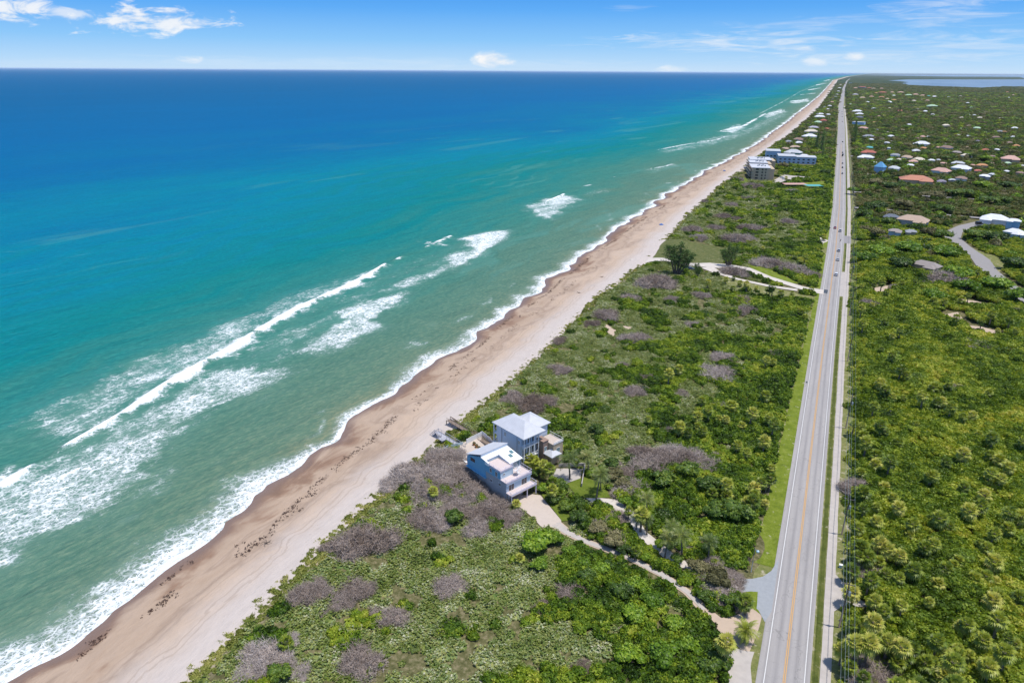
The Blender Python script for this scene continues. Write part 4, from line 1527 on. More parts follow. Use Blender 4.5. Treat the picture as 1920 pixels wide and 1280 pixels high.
while npal < 78:
    qx, qy = PRNG.uniform(1596, 1930), 500+PRNG.random()**.8*790
    if all(math.hypot(qx-a, (qy-b_)*1.3) > 14 for a, b_ in palms):
        palms.append((qx, qy))
        if PRNG.random() < .5:
            palms.append((qx+PRNG.uniform(12, 22), qy+PRNG.uniform(-10, 10)))
            npal += 1
        npal += 1
looks = ['yellow green cabbage palm', 'full-headed cabbage palm', 'tall cabbage palm', 'short cabbage palm']
for i, (px, py) in enumerate(palms):
    j = random.randrange(4)
    hz = [3.4, 4.2, 5.0, 2.6][j]
    s = random.uniform(.62, 1.22)
    base_up = 1.9 if px > 1588 else .5
    x, y = gp(px, py, hz*s*.82+base_up)
    if px > 1585 and x < right_edge(y)-.3:
        x = float(right_edge(y))+.3
    if 860 < px < 1400 and py > 980 or y > 130 and inpoly(x, y, CLEAR[1][0] if False else [(0, 0), (0, 1), (1, 1)]):
        pass
    o = place(cab[j], x, y, float(gh(x, y))+base_up-.6, random.random()*6.28, s)
    later(o, looks[j], 'palm', 'cabbage palms in the scrub', px, py)
cocs = [((1121, 862), 8.6, 0, (1118, 937)), ((1070, 858), 7.2, 1, None), ((1216, 936), 7.5, 0, None), ((1250, 1010), 5.6, 1, None), ((1283, 1003), 6.5, 1, None), ((1255, 985), 5.0, 1, None), ((1215, 975), 4.5, 1, None), ((1332, 1018), 5.5, 1, None), ((1195, 965), 4.5, 1, None), ((1105, 855), 6.0, 1, None), ((1128, 890), 5.0, 1, None)]
for (px, py), h, j, bs in cocs:
    x, y = gp(px, py, h) if bs is None else gp(bs[0], bs[1], .2)
    o = place(coc[j], x, y, float(gh(x, y))-.1, random.random()*6.28, h/(8.0, 6.0)[j])
    later(o, 'coconut palm with drooping fronds' if j else 'tall coconut palm', 'coconut palm', 'coconut palms by the driveways', px, py, 'the coconut palm on the side lawn' if px == 1121 else None)
dp = palm_proto('date_palm', 77, 3.6)
x, y = gp(1394, 1203, .1)
dp.location = (x, y, .0)
dp.scale = (.92, .92, .92)
tag(dp, 'feather-leaved date palm alone on orange sand beside the road edge', 'palm')

tw = [twig_bush(300+i) for i in range(5)]
tw_used = set()
bushes = [(1226, 528, 79, 48), (1178, 561, 45, 17), (1261, 561, 34, 16), (1314, 553, 38, 19), (1397, 562, 45, 17), (1397, 580, 52, 24), (1302, 605, 33, 14), (1134, 593, 52, 28), (1189, 631, 58, 31), (1168, 681, 28, 11), (1355, 666, 48, 38), (1275, 662, 28, 17), (1347, 700, 69, 24), (1208, 705, 38, 18), (1189, 729, 55, 28), (1281, 736, 31, 15), (1452, 660, 41, 22), (1347, 758, 38, 20), (1412, 633, 20, 10), (1257, 803, 41, 24), (1048, 693, 45, 24), (1003, 755, 80, 31), (1225, 862, 90, 50), (1300, 856, 90, 50), (1262, 845, 90, 40), (1155, 862, 30, 24), (1381, 509, 58, 31), (1438, 492, 56, 26), (1480, 500, 60, 34), (1515, 512, 50, 34),
          (965, 750, 50, 22), (1050, 640, 40, 16), (1110, 610, 34, 14), (689, 1021, 119, 36), (570, 1118, 83, 32), (664, 1108, 79, 32), (725, 1149, 79, 50), (843, 1090, 68, 36), (671, 1226, 97, 61), (498, 1226, 93, 61), (796, 964, 79, 40), (780, 899, 90, 50), (835, 893, 80, 50), (875, 920, 80, 60), (920, 945, 80, 60), (845, 950, 70, 45), (910, 905, 60, 40), (563, 1255, 50, 29), (606, 1151, 22, 18), (540, 1205, 50, 30), (625, 1030, 50, 22),
          (735, 905, 60, 30), (765, 885, 70, 36), (815, 870, 80, 30), (850, 860, 60, 26), (870, 885, 70, 50), (850, 925, 70, 50), (800, 925, 70, 40), (890, 955, 70, 50), (945, 920, 60, 50), (960, 965, 60, 36), (900, 980, 70, 36), (820, 975, 60, 34), (1210, 845, 70, 40), (1320, 870, 60, 40), (1180, 880, 50, 40), (1340, 850, 40, 26), (640, 1125, 60, 30), (600, 1108, 60, 26), (520, 1245, 70, 40), (470, 1265, 60, 40), (1150, 960, 50, 40), (1380, 1080, 50, 40), (1345, 1060, 60, 40),
          (1066, 1108, 72, 62), (1019, 1136, 47, 37), (1130, 980, 60, 55), (1160, 1000, 58, 55), (1179, 911, 72, 53), (1320, 1075, 70, 60), (1352, 1100, 72, 70), (1365, 1130, 40, 40), (1094, 1249, 53, 34), (1172, 1180, 28, 25), (1294, 1020, 47, 31), (1397, 1030, 40, 30), (1320, 1045, 50, 36), (1240, 1190, 30, 18),
          (1614, 914, 69, 34), (1645, 1077, 84, 47), (1639, 1267, 103, 40), (1811, 1261, 62, 25), (1627, 1237, 62, 19), (1629, 569, 44, 31), (1707, 569, 34, 19), (1766, 525, 78, 34), (1685, 540, 28, 12), (1907, 584, 28, 20), (1411, 349, 41, 24), (1487, 359, 33, 16), (1425, 393, 30, 11), (1455, 389, 27, 11), (1374, 384, 30, 14), (1352, 405, 40, 16), (1476, 415, 43, 16), (1409, 426, 46, 16), (1379, 409, 30, 11), (1311, 445, 38, 16), (1382, 447, 62, 22), (1379, 338, 27, 14), (1296, 432, 40, 14), (1403, 373, 34, 12), (1340, 425, 34, 12), (1620, 545, 30, 16), (1740, 535, 40, 18), (1600, 1020, 24, 20), (1790, 730, 40, 14), (1835, 650, 50, 12), (1330, 380, 26, 10)]
for i, (px, py, bw, bh) in enumerate(bushes):
    x, y = gp(px, py+bh*.10, 1.0)
    zc = depth(x, y)
    wr = bw*zc/FPX*.62
    pr = tw[i % 5]
    if i < 5:
        o = link(pr)
    else:
        o = pr.copy()
        link(o)
    o.location = (x, y, float(gh(x, y))+(.9 if px > 1588 else -.1))
    o.rotation_euler = (0, 0, random.random()*6.28)
    hgt_ = min(wr*1.05, max(2.0, wr*.80))
    o.scale = (wr, wr*random.uniform(.8, 1.1), hgt_)
    later(o, random.choice(['grey leafless bush', 'grey-mauve bare bush']) if bw < 60 else 'wide grey leafless bush', 'bare bush', 'bare grey bushes scattered in the scrub', px, py, 'the large grey bush behind the lawn' if 1220 < px < 1305 and 840 < py < 870 else None)

# round green trees and shrubs picked out of the scrub
tp = {}
for nm, mt in (('dark', LM['dark']), ('bright', LM['bright']), ('brown', LM['brown'])):
    for j in range(2):
        tp[nm, j] = tree_proto('broadleaf_tree', mt, 400+j+len(nm)*3, 900, .10)
        PROTO_FREE.add(tp[nm, j].name)
reg(None)
trees = [(1062, 832, 34, 'bright'), (1092, 842, 38, 'dark'), (1152, 884, 46, 'brown'), (1000, 905, 24, 'dark'), (1050, 918, 30, 'bright'), (1056, 905, 30, 'dark'), (1148, 862, 40, 'dark'), (1172, 935, 36, 'bright'), (1170, 900, 40, 'brown'), (1010, 878, 34, 'dark'), (1022, 905, 34, 'bright'), (1035, 925, 38, 'dark'), (1150, 1006, 54, 'brown'), (1122, 985, 48, 'brown'), (1345, 1078, 66, 'brown'), (1310, 1058, 52, 'brown'), (1372, 1118, 46, 'dark'), (1272, 1040, 34, 'dark'), (1170, 1022, 38, 'dark'), (1240, 1012, 30, 'bright'), (1325, 1110, 44, 'dark'), (1010, 1048, 46, 'bright'), (1130, 1058, 44, 'bright'), (1100, 1075, 50, 'dark'),
         (1007, 1014, 78, 'bright'), (1066, 1028, 40, 'bright'), (1062, 940, 42, 'dark'), (1088, 962, 48, 'dark'), (1045, 900, 44, 'dark'), (1190, 1095, 56, 'bright'), (1222, 1122, 56, 'bright'), (1165, 1105, 60, 'dark'), (1265, 1165, 50, 'bright'), (1040, 1000, 50, 'bright'), (1212, 1036, 26, 'bright'), (852, 965, 50, 'dark'), (1245, 895, 60, 'dark'), (1290, 880, 60, 'dark'), (1330, 905, 60, 'dark'), (1380, 960, 80, 'dark'), (1345, 955, 70, 'dark'), (1290, 1210, 60, 'bright'), (1120, 800, 40, 'dark'), (1250, 1230, 80, 'bright'), (1190, 1150, 60, 'bright'), (520, 1262, 60, 'dark'), (1096, 1048, 36, 'bright'), (1140, 1052, 34, 'dark'), (1340, 1240, 70, 'dark'), (1180, 1230, 70, 'bright'),
         (1620, 405, 40, 'dark'), (1665, 420, 36, 'dark'), (1770, 395, 40, 'dark'), (1830, 445, 60, 'dark'), (1870, 450, 50, 'dark'), (1900, 500, 60, 'dark'), (1870, 540, 70, 'bright'), (1905, 560, 60, 'bright'), (1770, 478, 60, 'bright'), (1710, 470, 70, 'bright'), (1650, 475, 60, 'bright'), (1620, 488, 50, 'bright'), (1690, 500, 60, 'dark'), (1790, 520, 70, 'bright'), (1640, 440, 40, 'brown'), (1765, 445, 46, 'dark'), (1740, 440, 40, 'brown'), (1810, 545, 60, 'bright'), (1750, 560, 50, 'bright'), (1850, 380, 50, 'dark'), (1880, 380, 40, 'dark'), (1690, 385, 50, 'brown'), (1640, 390, 50, 'dark'), (1750, 370, 50, 'brown'), (1800, 365, 60, 'dark'), (1890, 350, 50, 'dark'), (1640, 345, 40, 'brown'), (1670, 352, 40, 'dark'), (1600, 360, 26, 'bright'), (1840, 350, 44, 'bright'),
         (1650, 294, 20, 'dark'), (1680, 306, 22, 'dark'), (1735, 290, 22, 'dark'), (1755, 262, 16, 'dark'), (1733, 308, 26, 'dark'), (1775, 300, 24, 'dark'), (1820, 296, 22, 'dark'), (1900, 288, 22, 'brown'), (1850, 300, 26, 'bright'), (1700, 275, 22, 'brown'), (1642, 262, 22, 'brown'), (1720, 250, 26, 'dark'), (1790, 250, 24, 'bright'), (1870, 266, 26, 'dark'), (1700, 240, 24, 'bright'), (1660, 238, 22, 'dark'), (1840, 232, 22, 'brown'), (1900, 225, 24, 'dark'), (1760, 222, 24, 'brown'), (1700, 222, 22, 'brown'), (1655, 192, 26, 'dark'), (1670, 195, 22, 'dark'), (1705, 193, 26, 'dark'), (1733, 196, 16, 'dark'), (1425, 300, 12, 'dark'), (1530, 300, 30, 'bright'), (1548, 325, 26, 'dark'), (1500, 322, 34, 'dark'), (1470, 312, 24, 'brown'), (1540, 296, 30, 'bright')]
for i, (px, py, tw_, kd) in enumerate(trees):
    x, y = gp(px, py, 2.6)
    zc = depth(x, y)
    wr = tw_*zc/FPX*.5
    o = place(tp[kd, i % 2], x, y, float(gh(x, y))-.1+(.8 if px > 1588 else 0), random.random()*6.28, (wr, wr, min(max(wr*.85, 2.2), 6.5)))
    later(o, {'dark': 'dark green round-headed tree', 'bright': 'bright green bushy tree', 'brown': 'brownish olive tree'}[kd], 'tree', 'round trees in the scrub and suburb', px, py)
pin = pine_proto('feathery_pine', 501, 'wide')
x, y = gp(1268, 516, 0)
pin.location = (x, y, 0.1)
pin.scale = (24, 20, 19.5)
pin.rotation_euler = (0, 0, R_(25))
tag(pin, 'tall many-stemmed feathery pine at the seaward end of the sand track', 'pine tree')
reg(None)
p2 = copy_tree(pin)
x, y = gp(1366, 500, 0)
p2.location = (x, y, 0.1)
p2.scale = (15, 14, 14.5)
p2.rotation_euler = (0, 0, R_(190))
tag(p2, 'bushy dark feathery pine standing behind the sand track beside grass', 'pine tree')
p3 = copy_tree(pin)
x, y = gp(1306, 522, 0)
p3.location = (x, y, 0.1)
p3.scale = (6, 6, 9.5)
tag(p3, 'small thin feathery pine at the front edge of the sand track', 'pine tree')
pc = pine_proto('columnar_pine', 520, 'column')
PROTO_FREE.add(pc.name)
reg(None)
for i, (px, py, hpx, lb) in enumerate([(1539, 288, 40, 'tallest dark columnar pine between shore houses and road'), (1530, 282, 30, 'dark columnar pine just left of the tallest shore pine'), (1564, 274, 26, 'dark columnar pine hugging the left side of the far road'), (1601, 270, 30, 'dark columnar pine right of the road below the blue house'), (1602, 250, 24, 'upper dark columnar pine right of the road by the blue house'), (1541, 300, 24, 'shorter dark columnar pine below the tallest shore pine'), (1686, 214, 16, 'slim dark pine beside the small red-brown roof far off')]):
    x, y = gp(px, py, 0)
    h = hpx*depth(x, y)/FPX
    o = place(pc, x, y, 0, i, (h*.9, h*.9, h))
    tag(o, lb, 'pine tree')

# ------------------------------------------------------------------ houses of the suburb and the shore
ROOFC = {'white': (.70, .71, .74), 'pale grey': (.50, .52, .54), 'grey': (.27, .28, .31), 'grey-brown': (.30, .26, .24), 'slate': (.13, .15, .19), 'tan': (.45, .33, .25), 'cream': (.62, .55, .44), 'pink tile': (.56, .34, .28), 'terracotta': (.46, .20, .125),
         'red tile': (.42, .13, .09), 'orange': (.52, .26, .12), 'pale green': (.42, .58, .40), 'teal': (.10, .38, .38), 'lilac grey': (.44, .42, .50), 'brown': (.26, .17, .14), 'sky blue': (.14, .36, .60), 'purple grey': (.22, .20, .26)}
RM = {k_: mat_roof('roof_'+k_.replace(' ', '_').replace('-', '_'), c) for k_, c in ROOFC.items()}
WALLM = [M['white'], M['tan'], M['pale_siding'], mat_flat('cream_wall', (.58, .52, .42), .8, .06), mat_flat('grey_wall', (.38, .40, .42), .8, .06)]
M['bluewall'] = mat_flat('sky_blue_wall', (.34, .52, .70), .7, .06)
M['paleblue'] = mat_flat('pale_blue_wall', (.40, .52, .64), .7, .08)
M['tealwall'] = mat_flat('teal_wall', (.10, .36, .34), .7, .06)


def hip(mb, x0, x1, y0, y1, z, h, over=.6, th=.22):
    x0, x1, y0, y1 = x0-over, x1+over, y0-over, y1+over
    lx_, ly_ = x1-x0, y1-y0
    if lx_ >= ly_:
        a, b_ = (x0+ly_/2, (y0+y1)/2), (x1-ly_/2, (y0+y1)/2)
    else:
        a, b_ = ((x0+x1)/2, y0+lx_/2), ((x0+x1)/2, y1-lx_/2)
    vs = [(x0, y0, z), (x1, y0, z), (x1, y1, z), (x0, y1, z), (a[0], a[1], z+h), (b_[0], b_[1], z+h), (x0, y0, z-th), (x1, y0, z-th), (x1, y1, z-th), (x0, y1, z-th)]
    if lx_ >= ly_:
        fs = [(0, 1, 5, 4), (1, 2, 5), (2, 3, 4, 5), (3, 0, 4)]
    else:
        fs = [(0, 1, 4), (1, 2, 5, 4), (2, 3, 5), (3, 0, 4, 5)]
    fs += [(9, 8, 7, 6), (0, 6, 7, 1), (1, 7, 8, 2), (2, 8, 9, 3), (3, 9, 6, 0)]
    mb.add(vs, fs)


def pane(mb, x, y, z, wd, ht, face, pr=.05):
    """window box proud of a wall; face is one of x+ x- y+ y-"""
    if face[0] == 'x':
        s = pr if face[1] == '+' else -pr
        mb.box(min(x, x+s), max(x, x+s), y-wd/2, y+wd/2, z, z+ht)
    else:
        s = pr if face[1] == '+' else -pr
        mb.box(x-wd/2, x+wd/2, min(y, y+s), max(y, y+s), z, z+ht)


def suburb_house(px, py, wpx, rc, st=1, wm=None, seed=0, look=None, solar=False, aspect=.62, kind='hip'):
    g = random.Random(seed*7+3)
    hw = 2.9*st+(1.5 if wpx > 12 else .8)
    x, y = gp(px, py, hw+1.0)
    zc = depth(x, y, 3)
    wd = max(5.0, wpx*zc/FPX*.90)
    dp_ = wd*aspect*g.uniform(.85, 1.15)
    if wpx > 45:
        dp_ = min(dp_, 20)
    rz = R_(-25)*.55+g.uniform(-.3, .3)
    root = empty('house', (x, y, 0.0), rz)
    w2, d2_ = wd/2-.6, dp_/2-.6
    wall = MB()
    roof = MB()
    wall.box(-w2, w2, -d2_, d2_, 0, hw-.1)
    rh = min(4.2, min(wd, dp_)*.28)
    if kind == 'hip':
        hip(roof, -w2, w2, -d2_, d2_, hw, rh)
    elif kind == 'pyr':
        hip(roof, -w2, w2, -d2_, d2_, hw, rh*2.2)
    else:
        roof.box(-w2-.3, w2+.3, -d2_-.3, d2_+.3, hw, hw+.35)
    if wpx > 8 and kind == 'hip':   # wing, slightly lower
        sx = g.choice((-1, 1))
        wx0, wx1 = sorted((sx*w2*.15, sx*w2*.92))
        yb = -d2_-min(5, dp_*.4)
        wall.box(wx0, wx1, yb, -d2_-.003, 0, hw-.35)
        hip(roof, wx0, wx1, yb, -d2_+wd*.12, hw-.28, rh*.72)
    wall.build('wall', wm or g.choice(WALLM), root)
    roof.build('roof', RM[rc], root)
    if wpx >= 9:
        nw = 2 if wpx < 18 else 4
        for f in range(st):
            for i in range(nw):
                wx = -w2+(i+.5)*2*w2/nw
                if abs(wx) < w2*.95:
                    mb = MB()
                    pane(mb, -w2, -d2_+(i+.5)*2*d2_/nw, f*2.9+1.0, 1.5, 1.3, 'x-')
                    mb.build('window', M['glass'], root)
        mb = MB()
        pane(mb, w2, 0, .1, 1.4, 2.2, 'x+')
        mb.build('door', M['wood'], root)
    if solar:
        mb = MB()
        mb.add([(-w2*.55, -d2_*.95, hw+.32), (-w2*.02, -d2_*.95, hw+.32), (-w2*.02, -d2_*.55, hw+rh*.42), (-w2*.55, -d2_*.55, hw+rh*.42), (-w2*.55, -d2_*.95, hw+.22), (-w2*.02, -d2_*.95, hw+.22), (-w2*.02, -d2_*.55, hw+rh*.34), (-w2*.55, -d2_*.55, hw+rh*.34)],
               [(0, 1, 2, 3), (7, 6, 5, 4), (0, 4, 5, 1), (1, 5, 6, 2), (2, 6, 7, 3), (3, 7, 4, 0)])
        mb.build('solar_panel', M['glass'], root)
    HOUSE_CLEAR.append((x, y, wd*(.52 if zc < 1500 else .62)))
    if zc >= 1500:
        d_ = np.array([-x, -y])/math.hypot(x, y)
        for q_ in (1, 2):
            HOUSE_CLEAR.append((x+d_[0]*q_*wd*.6, y+d_[1]*q_*wd*.6, wd*.45))
    if zc < 1500:
        d_ = np.array([-x, -y])/math.hypot(x, y)
        HOUSE_CLEAR.append((x+d_[0]*wd*.3, y+d_[1]*wd*.3, wd*.36))
        for q_ in (-.3, 0, .3):
            HOUSE_CLEAR.append((x+q_*wd+d_[0]*dp_*.8, y+d_[1]*dp_*.8, wd*.24))
    nm = look or ('%s-roofed %shouse' % (rc, 'two-storey ' if st == 2 else ('three-storey ' if st == 3 else ('large ' if wpx > 28 else ''))))
    later(root, nm, 'house', 'houses of the wooded suburb' if x > CX(y) else 'houses along the shore', px, py)
    return root


HL = [  # right of the road: px, py, width px, roof, storeys
    (1713, 409, 58, 'tan', 1), (1672, 403, 28, 'slate', 1), (1679, 430, 26, 'grey-brown', 1), (1709, 431, 22, 'grey', 1), (1738, 493, 54, 'grey-brown', 1), (1866, 407, 50, 'white', 1), (1902, 411, 26, 'white', 2), (1903, 432, 36, 'white', 1), (1924, 438, 22, 'white', 1),
    (1624, 293, 30, 'white', 1), (1629, 284, 28, 'red tile', 1), (1631, 275, 14, 'teal', 1), (1629, 254, 20, 'grey', 1), (1671, 254, 12, 'white', 1), (1667, 276, 6, 'white', 2), (1679, 289, 19, 'grey', 1), (1671, 298, 14, 'pale green', 1), (1701, 293, 21, 'tan', 1), (1686, 297, 9, 'cream', 1), (1723, 297, 22, 'cream', 1), (1713, 301, 18, 'pink tile', 1), (1718, 281, 16, 'pale grey', 1), (1729, 268, 28, 'white', 1), (1732, 276, 12, 'orange', 1), (1677, 313, 22, 'pale grey', 1), (1718, 334, 62, 'terracotta', 1), (1766, 338, 18, 'purple grey', 1), (1765, 318, 35, 'pink tile', 1),
    (1803, 313, 36, 'white', 1), (1797, 304, 24, 'pale grey', 1), (1842, 308, 20, 'orange', 1), (1824, 308, 10, 'pink tile', 1), (1803, 332, 22, 'brown', 1), (1847, 328, 20, 'white', 1), (1861, 325, 14, 'pale grey', 1), (1895, 296, 34, 'pink tile', 1), (1918, 309, 9, 'white', 1), (1813, 290, 22, 'cream', 1), (1794, 284, 18, 'grey-brown', 1), (1775, 275, 24, 'brown', 1), (1760, 275, 9, 'pink tile', 1), (1848, 280, 16, 'red tile', 1), (1870, 279, 10, 'white', 1), (1852, 292, 8, 'orange', 1), (1834, 263, 8, 'purple grey', 1), (1815, 254, 9, 'pale grey', 1), (1853, 261, 5, 'white', 1), (1832, 239, 14, 'pale green', 1), (1774, 234, 14, 'cream', 1), (1903, 239, 12, 'white', 1), (1868, 256, 14, 'brown', 1), (1906, 272, 13, 'orange', 1), (1812, 275, 12, 'pink tile', 1), (1834, 318, 14, 'red tile', 1), (1890, 304, 13, 'pale green', 1), (1913, 322, 15, 'brown', 1), (1786, 335, 12, 'pale grey', 1), (1888, 319, 10, 'white', 1), (1741, 255, 7, 'white', 1), (1802, 240, 5, 'white', 1),
    (1612, 219, 14, 'slate', 1), (1608, 208, 18, 'white', 1), (1612, 213, 14, 'white', 1), (1639, 203, 10, 'white', 1), (1619, 239, 18, 'pink tile', 1), (1639, 228, 6, 'orange', 1), (1648, 217, 6, 'pink tile', 1), (1658, 216, 5, 'pink tile', 1), (1688, 207, 10, 'red tile', 1), (1668, 202, 5, 'cream', 1), (1627, 191, 7, 'white', 1), (1596, 195, 7, 'pale grey', 1), (1617, 183, 12, 'tan', 1), (1634, 181, 9, 'pink tile', 1), (1653, 182, 12, 'terracotta', 1), (1604, 177, 12, 'lilac grey', 1), (1655, 173, 16, 'red tile', 1), (1673, 173, 8, 'pink tile', 1), (1689, 173, 12, 'pink tile', 1), (1676, 187, 9, 'orange', 1), (1667, 191, 12, 'white', 1), (1704, 178, 12, 'pale green', 1), (1717, 177, 12, 'pink tile', 1), (1730, 179, 10, 'pink tile', 1), (1741, 180, 8, 'teal', 1), (1752, 181, 10, 'white', 1), (1604, 165, 8, 'pink tile', 1), (1630, 165, 9, 'red tile', 1), (1638, 166, 8, 'tan', 1), (1653, 166, 7, 'pink tile', 1), (1739, 188, 8, 'pink tile', 1), (1779, 182, 7, 'white', 1), (1892, 183, 5, 'white', 1), (1676, 179, 7, 'white', 1), (1664, 185, 8, 'tan', 1), (1827, 215, 6, 'white', 1), (1881, 221, 5, 'white', 1), (1875, 221, 4, 'cream', 1), (1818, 215, 4, 'white', 1), (1770, 217, 4, 'white', 1), (1821, 201, 6, 'pale green', 1), (1894, 211, 7, 'tan', 1), (1700, 209, 5, 'cream', 1),
    (1665, 247, 5, 'cream', 1), (1725, 243, 5, 'cream', 1), (1645, 242, 5, 'grey', 1), (1760, 298, 8, 'white', 1), (1720, 258, 9, 'brown', 1), (1797, 252, 7, 'white', 1), (1884, 246, 8, 'orange', 1), (1848, 247, 6, 'pale green', 1), (1861, 304, 8, 'brown', 1), (1641, 303, 7, 'white', 1)]
for i, h in enumerate(HL):
    suburb_house(*h, seed=i, solar=(h[0] == 1718), wm=M['bluewall'] if h[0] in (1903, 1902) else None, look='long terracotta-roofed house' if h[0] == 1718 else None)
RH = random.Random(99)
tiny = []
while len(tiny) < 28:
    px_, py_ = RH.uniform(1600, 1918), 168+RH.random()**1.3*150
    if all(abs(px_-h[0]) > 9 or abs(py_-h[1]) > 5 for h in HL+tiny) and py_ > 166+(.012*(px_-1700)):
        tiny.append((px_, py_, RH.uniform(4.5, 7)+(py_-165)*.055, RH.choice(['white', 'white', 'cream', 'tan', 'pink tile', 'pale grey', 'grey-brown', 'brown', 'orange', 'grey', 'terracotta', 'white']), 1))
for i, h in enumerate(tiny):
    suburb_house(*h, seed=600+i)
suburb_house(1748, 198, 19, 'pale green', 1, None, 901, 'big pale green-roofed house')
suburb_house(1611, 228, 24, 'white', 2, M['bluewall'], 902, 'sky blue two-storey house', kind='flat', aspect=.5)
suburb_house(1651, 311, 20, 'sky blue', 2, M['bluewall'], 903, 'house with steep blue pyramid roof', kind='pyr', aspect=.8)
suburb_house(1617, 163, 14, 'red tile', 3, None, 904, 'broad red-roofed block')
suburb_house(1595, 155, 5, 'white', 3, M['white'], 905, 'white tower', kind='flat', aspect=.5)
HS = [(1488, 284, 33, 'pale grey', 1), (1508, 290, 17, 'white', 1), (1473, 277, 15, 'tan', 1), (1491, 274, 20, 'tan', 1), (1498, 266, 14, 'white', 1), (1497, 260, 20, 'brown', 1), (1479, 264, 14, 'grey', 1), (1519, 254, 25, 'white', 1), (1521, 245, 25, 'cream', 1), (1526, 238, 19, 'lilac grey', 1), (1534, 228, 14, 'pale green', 1), (1537, 218, 20, 'white', 1), (1539, 213, 12, 'white', 1), (1553, 214, 9, 'white', 1), (1544, 225, 13, 'red tile', 1), (1552, 204, 7, 'white', 1), (1556, 198, 8, 'white', 1), (1560, 191, 8, 'pink tile', 1), (1567, 181, 6, 'grey', 1), (1569, 177, 6, 'white', 1), (1572, 171, 6, 'white', 1), (1574, 165, 7, 'white', 1), (1576, 159, 5, 'cream', 2), (1533, 213, 6, 'grey', 1), (1546, 200, 5, 'grey', 1), (1562, 186, 6, 'slate', 1), (1551, 240, 9, 'red tile', 1)]
for i, h in enumerate(HS):
    suburb_house(*h, seed=300+i, wm=M['tealwall'] if i == 0 else None)

for y0_, x1_, w__ in ((668, 330, 3.2), (760, 420, 3.2), (905, 520, 3.5), (1105, 640, 4), (1390, 760, 4.5), (1800, 900, 6), (2400, 1100, 8)):
    pts_ = [(float(CX(y0_))+12, y0_)]+[(x_q, y0_+6*math.sin(x_q/60+y0_)) for x_q in np.arange(60, x1_, 40.0)]
    q_ = zone(ribbon(pts_, w__), 2.0 if y0_ < 1000 else 4.0)
    nq = len(pts_)
    npm = npmesh('suburb_street', [(a_, b__, .9) for a_, b__ in q_], [(i_, i_+1, 2*nq-2-i_, 2*nq-1-i_) for i_ in range(nq-1)], M['oldasphalt'])
    link(npm)
    if npm.data.polygons[0].normal.z < 0:
        npm.data.flip_normals()
    tag(npm, kind='structure')

# ------------------------------------------------------------------ block of flats
U_AX = -23.6


